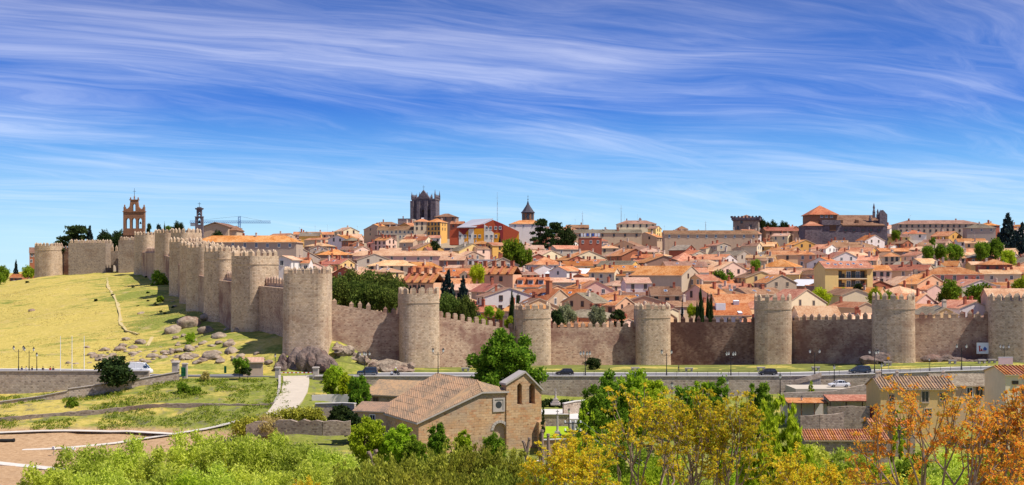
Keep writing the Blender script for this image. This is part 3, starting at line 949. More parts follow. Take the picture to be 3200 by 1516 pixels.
NW = [
 ('corbelled tower on the hill next above the corner tower', 780, 778, 1032, 322, 122, -35, 1),
 ('second round tower uphill from the corner tower, above the shaded boulders', 688, 766, 995, 352, 112, -38, 1),
 ('third round tower uphill from the corner tower', 628, 755, 975, 380, 102, -40, None),
 ('fourth tower uphill from the corner tower, a narrow strip of it showing', 604, 750, 945, 408, 95, -40, None),
 ('fifth tower uphill from the corner tower, above the small round shrub', 569, 740, 930, 438, 90, -40, 1),
 ('tower top with crowded merlons just below the small dark bell-cote', 569, 712, 905, 472, 80, -40, None),
 ('brown stained tower rising behind the big green bush on the hill', 517, 714, 882, 505, 76, -38, None),
 ('pale lone tower beside the brick belfry, end of the uphill row', 448, 722, 846, 575, 62, -20, None),
 ('isolated tower at the far end of the wall beyond the gate', 140, 757, 870, 622, 70, -10, 1),
]
for lab, px, tip, base, Y, wpx, fa, corb in NW:
 wall_tower(lab, px, tip, base, Y, wpx, fa, corb, back=4.5)
def CW(label, pa, pb, ta, tb, zb, **k):
 """pa/pb: (px, Y); ta/tb: tip rows"""
 curtain(label, (PX(*pa), pa[1]), (PX(*pb), pb[1]), PZ(ta, pa[1]), PZ(tb, pb[1]), zb, **k)
CW('sloping wall between the corner tower and the tower with rounded merlons', (1005, 301), (1270, 304), 922, 963, -0.5, merl='p')
CW('wall stepping down behind the tall dense green tree', (1345, 304), (1630, 317), 962, 1012, -2, merl='r')
CW('reddish wall with a bricked-up niche above a dark round shrub', (1700, 320), (2010, 326), 1004, 1000, -2)
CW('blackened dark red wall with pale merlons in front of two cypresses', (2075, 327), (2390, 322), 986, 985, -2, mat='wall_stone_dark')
CW('wall behind the blue minivan with pointed merlons before orange roofs', (2455, 321), (2765, 306), 980, 973, -1)
CW('wall that carries the white banner', (2845, 306), (3120, 304), 973, 968, 0)
# north wall, mostly seen between the towers
CW('short shaded wall between the corner tower and the first uphill tower', (940, 303), (800, 330), 868, 858, 4)
for i, (pa, pb, ta, tb, zb) in enumerate([((765, 333), (695, 358), 850, 845, 7), ((680, 362), (632, 388), 838, 830, 10), ((630, 388), (606, 414), 826, 815, 11), ((604, 416), (572, 446), 808, 800, 13), ((572, 448), (560, 482), 795, 782, 14),
          ((558, 484), (520, 515), 782, 775, 17), ((515, 515), (452, 585), 770, 772, 19)]):
 CW('stretch of the uphill wall behind the ' + ['first', 'second', 'third', 'fourth', 'fifth', 'sixth', 'seventh'][i] + ' tower above the corner', pa, pb, ta, tb, zb)
CW('low stretch of wall between the lone far tower and the gate', (170, 632), (218, 628), 768, 766, 17)
# gate of the north wall: two square towers with the gateway set back between them
def sq_tower(label, px0, px1, tip, base, Y, depth):
 x0, x1 = PX(px0, Y), PX(px1, Y)
 w = (x1 - x0)
 zt, zb = PZ(tip, Y) - 1.9, PZ(base, Y) - 2
 root = thing('gate_tower', label, 'tower', ((x0 + x1) / 2, Y, zb), 0, 'square towers of the north gate')
 H = zt - zb
 mb = MB()
 mb.box((0, depth / 2, (H - 1) / 2), (w, depth, H - 1))
 ob('shaft', mb.mesh('gate_shaft', 'rubble_stone'), root)
 mb = MB()
 for c, s in (((0, .35, H - .5), (w, .7, 1)), ((0, depth - .35, H - .5), (w, .7, 1)), ((-w / 2 + .35, depth / 2, H - .5), (.7, depth - 1.4, 1)), ((w / 2 - .35, depth / 2, H - .5), (.7, depth - 1.4, 1))):
  mb.box(c, s)
 ob('parapet', mb.mesh('gate_parapet', 'rubble_stone'), root)
 k = max(3, int(w / 2.5))
 for i in range(k):
  for y in (.35, depth - .35):
   ob('merlon', MERL[('p', 'wall_stone')], root, (-w / 2 + w * (i + .5) / k, y, H - .01), 0, scale=(1.15, 1, 1.1))
 for i in range(2):
  for s in (-1, 1):
   ob('merlon', MERL[('p', 'wall_stone')], root, (s * (w / 2 - .35), depth * (i + 1) / 3, H - .01), R(90), scale=(1.1, 1, 1.1))
 return root
sq_tower('wide square gate tower with a patched face, dark trees behind it', 214, 330, 747, 858, 610, 12)
sq_tower('narrow square gate tower under the brick belfry', 370, 419, 738, 850, 604, 12)
def slices(mb, x0, x1, top, openings, y0, y1, zbot=0.0, dx=0.35, mat=0):
 """wall in the xz plane from y0 to y1 thick, with arched openings: (xa, xb, zsill, zspring, arched)"""
 xs = {x0, x1}
 for xa, xb, *_ in openings:
  xs |= {xa, xb}
 xs = sorted(xs)
 fine = []
 for a, b in zip(xs[:-1], xs[1:]):
  k = max(1, int(math.ceil((b - a) / dx)))
  fine += [a + (b - a) * i / k for i in range(k)]
 fine.append(xs[-1])
 for a, b in zip(fine[:-1], fine[1:]):
  mid = (a + b) / 2
  solid = [[(zbot, zbot), (top(a + 1e-4), top(b - 1e-4))]]
  for xa, xb, zs, zp, arch in openings:
   if xa < mid < xb:
    r = (xb - xa) / 2
    cx = (xa + xb) / 2
    ca = zp + (math.sqrt(max(0, r * r - (a - cx) ** 2)) if arch else 0)
    cb = zp + (math.sqrt(max(0, r * r - (b - cx) ** 2)) if arch else 0)
    new = []
    for lo, hi in solid:
     if lo[0] < zs < hi[0] or (lo[0] <= zs and ca < hi[0]):
      if zs > lo[0] + 1e-3:
       new.append([lo, (zs, zs)])
      new.append([(ca, cb), hi])
     else:
      new.append([lo, hi])
    solid = new
  for lo, hi in solid:
   mb.hull8([(a, y0, lo[0]), (b, y0, lo[1]), (b, y1, lo[1]), (a, y1, lo[0]), (a, y0, hi[0]), (b, y0, hi[1]), (b, y1, hi[1]), (a, y1, hi[0])], mat)
def build_gate():
 Y = 618
 x0, x1 = PX(330, Y), PX(370, Y)
 zb = PZ(858, Y) - 2
 root = thing('gateway', 'dark arched gateway between the two square gate towers', 'gate', ((x0 + x1) / 2, Y, zb), 0)
 w = x1 - x0
 mb = MB()
 H = PZ(785, Y) - zb
 c = PX(353, Y) - (x0 + x1) / 2
 slices(mb, -w / 2 + .05, w / 2 - .05, lambda x: H, [(c - 1.5, c + 1.5, 0, 5.2, True)], 0, 3)
 ob('wall_face', mb.mesh('gate_wall', 'rubble_stone'), root)
 for i in range(3):
  ob('merlon', MERL[('p', 'wall_stone')], root, (-w / 2 + w * (i + .5) / 3, .5, H - .01), 0, scale=(1, 1, 1.7))
build_gate()
def build_belfry():
 Y = 622
 z0 = PZ(745, Y)
 s = Y / FPX
 root = thing('belfry', 'brick bell gable with three arches and a curved pediment above the gate', 'bell tower', (PX(420, Y), Y, z0))
 w = 66 * s
 z = lambda py: PZ(py, Y) - z0
 hw = w / 2
 mb = MB()
 slices(mb, -hw, hw, lambda x: z(663), [(-hw * .77 + i * hw * .575, -hw * .77 + i * hw * .575 + hw * .385, z(714), z(688.5), True) for i in range(3)], -1.1, 1.1)
 ob('wall', mb.mesh('belfry_wall', 'belfry_brick'), root)
 mb = MB()
 mb.box((0, 0, z(661.5)), (w * 1.05, 2.8, 3 * s))
 mb.box((0, 0, z(734)), (w * 1.03, 2.6, 2.2 * s))
 ob('cornice', mb.mesh('belfry_cornice', 'belfry_brick'), root)
 def top(x):
  a = abs(x) / hw
  if a < .36:
   return z(626)
  if a > .86:
   return z(647)
  t = (a - .36) / .5
  return z(640) - (z(640) - z(655)) * math.sin(t * math.pi / 2) ** .6 if t < .8 else z(655) + (z(647) - z(655)) * (t - .8) / .2
 mb = MB()
 slices(mb, -hw * .99, hw * .99, top, [(-hw * .14, hw * .14, z(660), z(642), True)], -.9, .9, z(660))
 ob('pediment', mb.mesh('belfry_pediment', 'belfry_brick'), root)
 mb = MB(); mb.box((0, 0, z(625)), (hw * .86, 2.2, 2.2 * s)); ob('cornice', mb.mesh('belfry_cornice', 'belfry_brick'), root)
 me = None
 for x, py, h in ((-hw * .92, 647, 8), (hw * .92, 647, 8), (-hw * .36, 624, 8), (hw * .36, 624, 8), (0, 623, 12)):
  if me is None:
   mb = MB(); mb.lathe([(.35, 0), (.45, .3), (.2, .5), (.4, .9), (.3, 1.2), (.05, 1.6)], 8); me = mb.mesh('finial', 'belfry_brick')
  ob('finial', me, root, (x, 0, z(py)), scale=(1, 1, h * s / 1.6))
 mb = MB()
 mb.tube((0, 0, z(614)), (0, 0, z(588)), .12, .06)
 mb.box((0, 0, z(598)), (1.6, .1, .12))
 ob('cross', mb.mesh('belfry_cross', 'metal_dark'), root)
 mb = MB(); mb.lathe([(.55, 0), (.5, .2), (.35, .7), (.25, 1.0), (.05, 1.15)], 10); bell = mb.mesh('bell', 'metal_dark')
 ob('bell', bell, root, (hw * .58, 0, z(700)))
build_belfry()
# ---------------------------------------------------------------- houses of the town
def window_mesh(frame, glass, balcony=False):
 """unit window 1 wide 1 high, in the xz plane facing -y: surround proud of the wall, glass set back, sill"""
 mb = MB()
 t = 0.13
 for c, s in (((-.5 - t / 2, -.03, .5), (t, .1, 1 + 2 * t)), ((.5 + t / 2, -.03, .5), (t, .1, 1 + 2 * t)), ((0, -.03, 1 + t / 2), (1, .1, t)), ((0, -.06, -t / 2), (1, .18, t)), ((0, -.015, .5), (.07, .03, 1))):
  mb.box(c, s)
 mb.face([(-.5, -.012, 0), (.5, -.012, 0), (.5, -.012, 1), (-.5, -.012, 1)], 1)
 return mb.mesh('window', [frame, glass])
WIN = {'w': window_mesh('frame_white', 'glass_dark'), 'b': window_mesh('frame_brown', 'glass_dark'), 't': window_mesh('frame_tan', 'glass_dark'), 'u': window_mesh('frame_white', 'glass_blue'), 's': window_mesh('frame_tan', 'shutter')}
def chimney_mesh(mat):
 mb = MB()
 mb.box((0, 0, .4), (.75, .55, 2.4))
 mb.box((0, 0, 1.66), (.95, .75, .14))
 mb.box((0, 0, 1.84), (.5, .35, .22))
 return mb.mesh('chimney', mat)
CHIM = [chimney_mesh('chimney_brick'), chimney_mesh('chimney_plaster')]
_mb = MB(); _mb.box((0, 0, .05), (1.0, 1.3, .12)); _mb.box((0, 0, .115), (.8, 1.1, .03), 1)
SKYL = _mb.mesh('skylight', ['frame_white', 'glass_blue'])
_mb = MB()
_mb.tube((0, 0, 0), (0, 0, 3.6), .035, .025, 5)
for _k, _w in ((3.5, .9), (3.2, .7), (2.9, 1.1)):
 _mb.tube((-_w / 2, 0, _k), (_w / 2, 0, _k), .02, .02, 4)
_mb.tube((0, -.6, 3.3), (0, .6, 3.3), .02, .02, 4)
ANT = _mb.mesh('antenna', 'metal_grey')
_mb = MB()
_mb.lathe([(0.02, 0), (.25, .03), (.42, .10), (.5, .2)], 10)
DISH = _mb.mesh('satellite_dish', 'white_paint')
def hip_uv(p, ax):
 return None
def roof_gable(mb, L, D, pitch, ov, og, thick=0.22, asym=0.0, mat=0):
 """ridge along x at height tan*D/2 above eave z=0; thin slabs with real thickness"""
 tn = math.tan(pitch)
 yr = asym * D / 2
 hr = tn * D / 2
 x0, x1 = -L / 2 - og, L / 2 + og
 for s in (-1, 1):
  run = abs(s * D / 2 - yr)
  tl = hr / run
  ye, ze = s * (D / 2 + ov), -tl * ov
  sl = math.hypot(run + ov, hr + tl * ov)
  top = [(x0, ye, ze + thick), (x1, ye, ze + thick), (x1, yr, hr + thick), (x0, yr, hr + thick)]
  bot = [(x, y, z - thick) for x, y, z in top]
  if s > 0:
   f = [top[1], top[0], top[3], top[2]]
   uv = [(x1, 0), (x0, 0), (x0, sl), (x1, sl)]
  else:
   f = top
   uv = [(x0, 0), (x1, 0), (x1, sl), (x0, sl)]
  mb.face(f, mat, uv)
  mb.face([bot[0], bot[1], top[1], top[0]] if s < 0 else [bot[1], bot[0], top[0], top[1]], 1)
  mb.face([bot[3], bot[2], bot[1], bot[0]] if s < 0 else [bot[0], bot[1], bot[2], bot[3]], 1)
  mb.face([bot[1], bot[2], top[2], top[1]], 1)
  mb.face([bot[3], bot[0], top[0], top[3]], 1)
 return hr + thick
def roof_hip(mb, L, D, pitch, ov, thick=0.22, mat=0):
 tn = math.tan(pitch)
 l, d = L / 2 + ov, D / 2 + ov
 r = max(0.01, l - d)
 z0 = -tn * ov + thick
 h = tn * D / 2 + thick
 sl = math.hypot(d, h - z0)
 A, B, C, E = (-l, -d, z0), (l, -d, z0), (l, d, z0), (-l, d, z0)
 p, q = (-r, 0, h), (r, 0, h)
 mb.face([A, B, q, p], mat, [(-l, 0), (l, 0), (r, sl), (-r, sl)])
 mb.face([C, E, p, q], mat, [(l, 0), (-l, 0), (-r, sl), (r, sl)])
 mb.face([B, C, q], mat, [(-d, 0), (d, 0), (0, sl)])
 mb.face([E, A, p], mat, [(d, 0), (-d, 0), (0, sl)])
 dn = lambda a: (a[0], a[1], a[2] - thick)
 for a, b in ((A, B), (B, C), (C, E), (E, A)):
  mb.face([dn(a), dn(b), b, a], 1)
 mb.face([dn(E), dn(C), dn(B), dn(A)], 1)
 return h
HOUSES = []      # footprints (x, y, radius) for the infill
HLIST = []
def house(px, py, wpx, h, other, rot, kind='g', wall='cream', roof='orange', phrase='', win=(2, 1, 'w'), chim=1, sky=0, Y=None, pitch=21, side=1, label=None, dish=0, ant=0, asym=0.0, ends=True, name='house', wing=0):
 """px,py: photo position of the middle of the front eave; wpx: width seen; other: hidden dimension (m); h: wall height (m)"""
 if Y is None:
  Ys = np.linspace(338, 930, 150)
  Z = ground((px - 1600) * Ys / FPX, Ys) + h
  ze = HC - (py - HOR) * Ys / FPX
  k = int(np.argmax(Z - ze > 0)) if (Z - ze > 0).any() else len(Ys) - 1
  # the last crossing from below
  d = Z - ze
  Y = float(Ys[int(np.argmin(np.abs(d)))])
 X = PX(px, Y)
 ze = PZ(py, Y)
 wm = wpx * Y / FPX
 turned = abs(rot) > 45
 c, s = abs(math.cos(R(rot))), abs(math.sin(R(rot)))
 if turned:
  D = max(4.0, (wm - other * c * 0.55) / max(.5, s)); L = other
  if D < 4.5: D = max(4.5, wm * .8)
 else:
  L = max(4.0, (wm - other * s * 0.55) / max(.5, c)); D = other
 fwd = (D / 2 * c + L / 2 * s) * 0.75
 cy = Y + fwd
 zg = float(min(ground([X - 4, X + 4, X], [Y, Y, Y + 6]))) - 1.5
 H = ze - zg
 if H < 3:
  zg = ze - 4
  H = 4
 root = thing(name, label or phrase, 'house', (X, cy, zg), R(rot), 'houses of the town')
 HOUSES.append((X, cy, max(L, D) / 2 * 0.92))
 pt = R(pitch)
 ov, og = 0.45, 0.25
 # walls
 mb = MB()
 l, d = L / 2, D / 2
 if kind == 'g':
  yr = asym * d
  hr = math.tan(pt) * d
  mb.face([(-l, -d, 0), (l, -d, 0), (l, -d, H), (-l, -d, H)])
  mb.face([(l, d, 0), (-l, d, 0), (-l, d, H), (l, d, H)])
  mb.face([(l, -d, 0), (l, d, 0), (l, d, H), (l, yr, H + hr), (l, -d, H)])
  mb.face([(-l, d, 0), (-l, -d, 0), (-l, -d, H), (-l, yr, H + hr), (-l, d, H)])
 elif kind == 'f':
  for a, b in (((-l, -d), (l, -d)), ((l, -d), (l, d)), ((l, d), (-l, d)), ((-l, d), (-l, -d))):
   mb.face([(*a, 0), (*b, 0), (*b, H + .5), (*a, H + .5)])
  mb.face([(-l, -d, H + .5), (l, -d, H + .5), (l, d, H + .5), (-l, d, H + .5)])
 else:
  mb.prism([(-l, -d), (l, -d), (l, d), (-l, d)], 0, H)
 wmat = wall if wall in MATS else 'plaster_' + wall
 ob('wall', mb.mesh('house_wall', wmat), root)
 mb = MB()
 rm = roof if roof in MATS else 'roof_' + roof
 if kind == 'g':
  rt = roof_gable(mb, L, D, pt, ov, og, asym=asym)
 elif kind == 'f':
  mb.box((0, 0, .55), (L + .3, D + .3, .12)); rt = .6
 else:
  rt = roof_hip(mb, L, D, pt, ov)
 ro = ob('roof', mb.mesh('house_roof', [rm, 'frame_tan' if wall not in ('brick', 'brown') else 'frame_brown']), root, (0, 0, H))
 rr = random.Random(int(px * 31 + py * 17))
 def roof_z(x, y):
  if kind == 'f':
   return .6
  e = d - abs(y - (0 if kind != 'g' else 0))
  if kind == 'h':
   e = min(e, l - abs(x))
  return math.tan(pt) * max(0, e) + .2
 for k in range(chim):
  x, y = rr.uniform(-.4, .4) * L, rr.choice((-1, 1)) * rr.uniform(.05, .5) * d
  ob('chimney', CHIM[rr.random() < .4], ro, (x, y, roof_z(x, y)), rr.choice((0, R(90))), scale=(rr.uniform(.9, 1.4),) * 2 + (rr.uniform(.8, 1.2),))
 for k in range(sky):
  x = -L * .4 + L * .8 * (k + .5) / sky
  y = -d * rr.uniform(.3, .6)
  ob('skylight', SKYL, ro, (x, y, roof_z(x, y) + .05), rot=(pt, 0, 0))
 for k in range(ant):
  x = rr.uniform(-.4, .4) * L
  ob('antenna', ANT, ro, (x, 0, rt - .2), rr.uniform(0, 3), scale=(1, 1, rr.uniform(.8, 1.5)))
 for k in range(dish):
  x = rr.uniform(-.4, .4) * L
  ob('satellite_dish', DISH, ro, (x, -.3, rt + .1), rot=(R(65), 0, rr.uniform(-1, 1)))
 if wing:
  # lower wing with its own roof, set against the front or an end
  wl_, wd_, wh_ = rr.uniform(.45, .75) * L, rr.uniform(.5, .8) * D, H - rr.uniform(1.2, 2.6)
  if rr.random() < .5:
   wx, wy, wr = rr.uniform(-.25, .25) * L, -d - wd_ * .36, 0.0
  else:
   wx, wy, wr = rr.choice((-1, 1)) * (l + wl_ * .32), rr.uniform(-.35, .1) * D, R(90) if rr.random() < .5 else 0.0
  wp = R(rr.uniform(16, 24))
  mb = MB()
  a, b, hr = wl_ / 2, wd_ / 2, math.tan(wp) * wd_ / 2
  mb.face([(-a, -b, 0), (a, -b, 0), (a, -b, wh_), (-a, -b, wh_)])
  mb.face([(a, b, 0), (-a, b, 0), (-a, b, wh_), (a, b, wh_)])
  mb.face([(a, -b, 0), (a, b, 0), (a, b, wh_), (a, 0, wh_ + hr), (a, -b, wh_)])
  mb.face([(-a, b, 0), (-a, -b, 0), (-a, -b, wh_), (-a, 0, wh_ + hr), (-a, b, wh_)])
  ww_ = ob('wing_wall', mb.mesh('wing_wall', 'plaster_' + rr.choice((wall, wall, 'cream', 'white', 'tan', 'pink', 'brick'))), root, (wx, wy, 0), wr)
  mb = MB()
  roof_gable(mb, wl_, wd_, wp, .35, .2)
  wr_ = ob('wing_roof', mb.mesh('wing_roof', ['roof_' + rr.choice(('orange', 'pale', 'red', 'orange', 'brown')), 'frame_tan']), root, (wx, wy, wh_), wr)
  ob('window', WIN[rr.choice('wb')], ww_, (rr.uniform(-.2, .2) * wl_, -b - .003, wh_ - 2.0), 0, scale=(.9, 1, 1.3))
  ob('chimney', CHIM[0], wr_, (rr.uniform(-.3, .3) * wl_, rr.uniform(-.2, .2) * wd_, hr * .7), 0)
 # windows: cols x rows on the front, and on the gable end that turns to the viewer
 cols, rows, wk = win
 ww, wh = 0.95, 1.35
 def face_windows(width, n, rws, place, zt):
  for r_ in range(rws):
   z = zt - 2.0 - r_ * 2.9
   if z < 1.2 and r_ > 0:
    continue
   for i in range(n):
    x = -width / 2 + width * (i + .5) / n + (rr.uniform(-.2, .2) if n > 1 else 0)
    pos, rz = place(x)
    ob('window', WIN[wk], root, (*pos, z), rz, scale=(ww, 1, wh * rr.choice((1, 1, 1.25))))
 if cols:
  face_windows(L, cols, rows, lambda x: ((x, -d - .003), 0), H)
 if ends and kind != 'x':
  n_end = 1 if D < 8 else 2
  hend = H + (math.tan(pt) * d * .35 if kind == 'g' else 0)
  if rot < -8:
   face_windows(D * .7, n_end, min(2, rows), lambda y: ((l + .003, y), R(90)), hend)
  elif rot > 8:
   face_windows(D * .7, n_end, min(2, rows), lambda y: ((-l - .003, -y), R(-90)), hend)
 HLIST.append((root, px, py, wall, roof, kind, rot, chim, L, H, Y))
 return root
def mini(root, name, mesh, loc, rz=0, scale=None):
 return ob(name, mesh, root, loc, rz, scale)
# ---- houses one can pick out in the photograph (phrase tells them apart)
S = house
# skyline and upper town, from the convent eastwards
S(768, 757, 330, 9, 12, -4, 'h', 'stone', 'orange', 'long stone convent with red-orange hipped roof and square blue windows behind the uphill towers', (9, 1, 'u'), 2, 0, Y=520, pitch=24)
S(890, 812, 68, 6, 10, 82, 'g', 'white', 'pale', 'small white gabled house peeping over the corner tower', (2, 1, 'w'), 0, 0, Y=372)
S(945, 823, 44, 5, 8, 0, 'g', 'white', 'orange', 'small white house with plain orange roof beside the white gable above the corner tower', (2, 1, 'w'), 1, Y=380)
S(990, 733, 150, 7, 9, 4, 'g', 'pink', 'orange', 'long pinkish terrace on the skyline uphill of the convent', (10, 1, 'b'), 4, 0, ant=3)
S(1070, 748, 80, 7, 14, 62, 'g', 'lilac', 'orange', 'lilac-white gabled house with a dark square window below the skyline', (2, 1, 'b'), 1)
S(1152, 746, 40, 6, 8, 14, 'g', 'yellow', 'orange', 'small yellow house with steep orange roof and a skylight', (2, 1, 'b'), 1, 1, pitch=27)
S(1204, 738, 64, 7, 9, 0, 'f', 'brown', 'slate', 'flat-topped dark brick house below the glazed galleries', (2, 1, 'b'), 2)
S(1240, 719, 122, 8, 11, -6, 'g', 'cream', 'brown', 'cream house with rows of white glazed gallery windows', (9, 2, 'w'), 2, pitch=24)
S(1270, 686, 50, 9, 10, -10, 'f', 'grey', 'slate', 'grey square tower house beside the cathedral tower', (0, 1, 'b'), 1, Y=850)
S(1205, 702, 80, 8, 9, -5, 'h', 'brown', 'brown', 'brown-roofed house on the skyline below the grey tower house', (4, 1, 'b'), 1, Y=840)
S(1318, 693, 52, 10, 10, 3, 'h', 'cream', 'orange', 'cream four-window house at the foot of the cathedral tower', (3, 2, 'b'), 0, dish=2, Y=800)
S(1365, 694, 52, 10, 12, -18, 'h', 'ochre', 'orange', 'ochre block with small dark balconies near the cathedral tower', (4, 3, 'b'), 1, Y=790)
S(1395, 678, 70, 8, 12, -6, 'h', 'brown', 'brown', 'dark church choir roof just right of the cathedral tower', (3, 1, 'b'), 0, Y=870)
S(1430, 700, 44, 6, 9, -8, 'g', 'brick', 'orange', 'low red-roofed house stepping down from the cathedral hill', (2, 1, 'b'), 1, Y=850)
S(1648, 700, 112, 9, 12, 4, 'h', 'white', 'orange', 'long white house with three dark blue windows under the slate-capped belfry', (4, 1, 'u'), 1, Y=790)
S(1805, 712, 70, 6, 10, 0, 'g', 'brown', 'brown', 'low brown house with round lantern turret on the skyline', (2, 1, 'b'), 1, ant=2, Y=850)
S(1900, 728, 210, 6, 10, 0, 'g', 'tan', 'grey', 'long low house with faded grey-brown roof below the skyline', (6, 1, 'b'), 2, Y=740)
S(1990, 700, 120, 9, 12, 0, 'h', 'cream', 'brown', 'big cream building with several chimneys topping the skyline', (6, 1, 'b'), 4, ant=2, Y=850)
S(2048, 715, 36, 9, 9, -30, 'g', 'yellow', 'brown', 'tall yellow gabled house at the end of the big cream building', (1, 2, 'b'), 0, Y=800)
S(2132, 716, 34, 7, 7, 0, 'h', 'white', 'brown', 'little white lantern house with pyramid roof on the skyline', (2, 1, 'b'), 0, Y=850, pitch=30)
S(2222, 732, 292, 6, 11, 0, 'g', 'tan', 'brown', 'very long brown-roofed building with blue shuttered windows', (10, 1, 'u'), 1, Y=720)
S(2435, 722, 100, 6, 12, 8, 'g', 'brown', 'red', 'red-roofed house beside the battlemented square tower', (3, 1, 'b'), 1, Y=800)
S(2520, 722, 70, 5, 10, -12, 'h', 'peach', 'red', 'low house with curved red roof before the domed convent', (2, 1, 'b'), 0, Y=770)
S(2935, 700, 256, 10, 16, -3, 'h', 'stone', 'brown', 'long stone palace with two rows of small windows on the skyline', (14, 2, 'b'), 2, Y=800, pitch=17, ant=1)
S(3070, 712, 90, 7, 12, -8, 'h', 'grey', 'grey', 'grey-roofed house with white dormers beside the dark spruce', (3, 1, 'w'), 1, Y=760)
S(2970, 738, 82, 6, 12, -50, 'g', 'ochre', 'orange', 'ochre gabled house below the long stone palace', (2, 1, 'b'), 1)
S(2780, 741, 124, 6, 10, 2, 'g', 'yellow', 'brown', 'long yellow house with five windows below the domed convent', (6, 1, 'b'), 1)
S(2655, 773, 184, 7, 14, -4, 'h', 'cream', 'brown', 'large cream house with wide brown hipped roof and balconied windows', (8, 1, 'b'), 3)
S(3040, 756, 90, 5, 10, -6, 'g', 'white', 'orange', 'white house with orange roof behind the row of green trees', (3, 1, 'b'), 1)
# middle band
S(1358, 744, 36, 5, 8, 0, 'g', 'white', 'orange', 'small bright white house with two windows left of the coloured block', (2, 1, 'b'), 0)
S(1505, 763, 62, 6, 9, -6, 'h', 'brick', 'orange', 'red house with pyramid roof in front of the coloured block', (3, 1, 'w'), 1)
S(1648, 769, 48, 7, 8, -4, 'h', 'yellow', 'pale', 'small yellow house beside the loose green tree', (1, 2, 'w'), 0)
S(1745, 750, 56, 8, 9, -42, 'g', 'orange', 'pale', 'bright orange house with blank orange gable', (3, 1, 'b'), 0, pitch=17)
S(1793, 756, 44, 6, 8, -20, 'g', 'ochre', 'orange', 'ochre house tucked beside the bright orange one', (1, 1, 'b'), 1)
S(1775, 779, 108, 7, 10, 22, 'g', 'grey', 'orange', 'grey two-storey house with white gable end and wrought balcony', (3, 1, 'w'), 0)
S(1895, 768, 32, 7, 8, 84, 'g', 'white', 'orange', 'narrow white gabled cottage with one blue window', (1, 1, 'u'), 0)
S(1935, 738, 102, 8, 13, -32, 'g', 'cream', 'brown', 'cream house with six tall windows and a blank ochre gable', (6, 2, 'b'), 1)
S(1950, 760, 64, 5, 9, -28, 'g', 'ochre', 'pale', 'ochre house with pale roof below the six-window house', (2, 1, 'b'), 0)
S(1968, 800, 108, 7, 22, -76, 'g', 'brick', 'orange', 'house with big blank dark red party wall in mid town', (2, 1, 'b'), 1, pitch=25, ends=False)
S(2062, 822, 136, 7, 20, -80, 'g', 'brown', 'orange', 'broad house with huge blank brown gable in mid town', (2, 1, 'b'), 1, pitch=19, ends=False)
S(2030, 788, 84, 6, 10, 0, 'h', 'yellow', 'pale', 'yellow house with pale orange hipped roof and small chimneys', (4, 1, 'b'), 3)
S(1850, 826, 110, 5, 11, -28, 'g', 'tan', 'orange', 'tan house with long orange roof slope and skylights', (3, 1, 'b'), 2, 2)
S(1790, 856, 150, 5, 15, -24, 'g', 'brick', 'sheet_white', 'house with dazzling white sheet roof and brick gable', (2, 1, 'b'), 2, pitch=15, ends=False)
S(1952, 848, 140, 7, 12, -3, 'g', 'yellow', 'orange', 'yellow house with orange roof, skylights and a small balcony', (4, 1, 'w'), 2, 3)
S(2092, 861, 188, 9, 16, -34, 'g', 'stone', 'orange', 'big stone barn-like house with twin attic holes in its gable', (0, 1, 'b'), 0, pitch=23)
S(2195, 886, 84, 5, 14, -72, 'g', 'white', 'orange', 'white gabled house with orange roof slope, centre of lower town', (2, 1, 'w'), 0)
S(2240, 812, 120, 6, 13, -40, 'g', 'lilac', 'orange', 'lilac-white house with long blank side wall', (2, 1, 'b'), 1)
S(2290, 800, 110, 6, 13, -44, 'g', 'grey', 'grey', 'grey house with stepped grey roof behind the lilac one', (2, 1, 'b'), 1)
S(2348, 887, 96, 5, 14, -70, 'g', 'white', 'orange', 'white gabled house with aerial, beside the two-slope orange roof', (2, 1, 'w'), 0, ant=1)
S(2458, 797, 116, 8, 10, 2, 'g', 'peach', 'orange', 'wide blank peach house with one large dark window', (1, 1, 'b'), 1)
S(2528, 796, 60, 10, 10, -14, 'h', 'peach', 'orange', 'tall peach block next to the wide blank peach house', (2, 2, 'w'), 1)
S(2400, 770, 80, 6, 12, -26, 'g', 'ochre', 'pale', 'ochre house with pale roof and a row of brick chimneys', (1, 1, 'b'), 5)
S(2545, 894, 124, 6, 18, -74, 'g', 'brown', 'sheet_white', 'house with broad dark brown gable and whitish roof', (0, 1, 'b'), 1, pitch=20, ends=False)
S(2790, 802, 54, 8, 9, -8, 'h', 'cream', 'orange', 'cream house with tall narrow windows uphill of the yellow balconied block', (3, 2, 'b'), 0)
S(2752, 846, 62, 9, 10, 0, 'g', 'pink', 'orange', 'pink house wedged beside the yellow balconied block', (3, 2, 'b'), 0)
S(2898, 826, 74, 8, 12, 16, 'g', 'cream', 'pale', 'cream house with blank pink gable and brown windows', (3, 2, 'b'), 0)
S(2972, 806, 88, 8, 12, 14, 'g', 'pink', 'orange', 'pink house with four balconied windows', (4, 1, 'b'), 0)
S(3072, 806, 84, 8, 12, -4, 'h', 'brick', 'grey', 'brick house with white glazed upper corner', (4, 2, 'w'), 1)
S(3118, 828, 94, 9, 11, -6, 'h', 'brick', 'orange', 'red brick house with small balconies', (3, 2, 'b'), 0)
S(3180, 852, 60, 7, 10, -6, 'g', 'white', 'orange', 'white house cut by the picture edge beside the red brick house', (2, 2, 'b'), 0)
S(2985, 858, 184, 9, 13, -5, 'h', 'rose', 'orange', 'wide rose-pink house with white shutters above the garden trees', (5, 1, 'w'), 0)
S(2848, 897, 158, 6, 14, -82, 'g', 'cream', 'pale', 'house with broad cream gable and a tall stone chimney', (0, 1, 'b'), 2, pitch=23, ends=False)
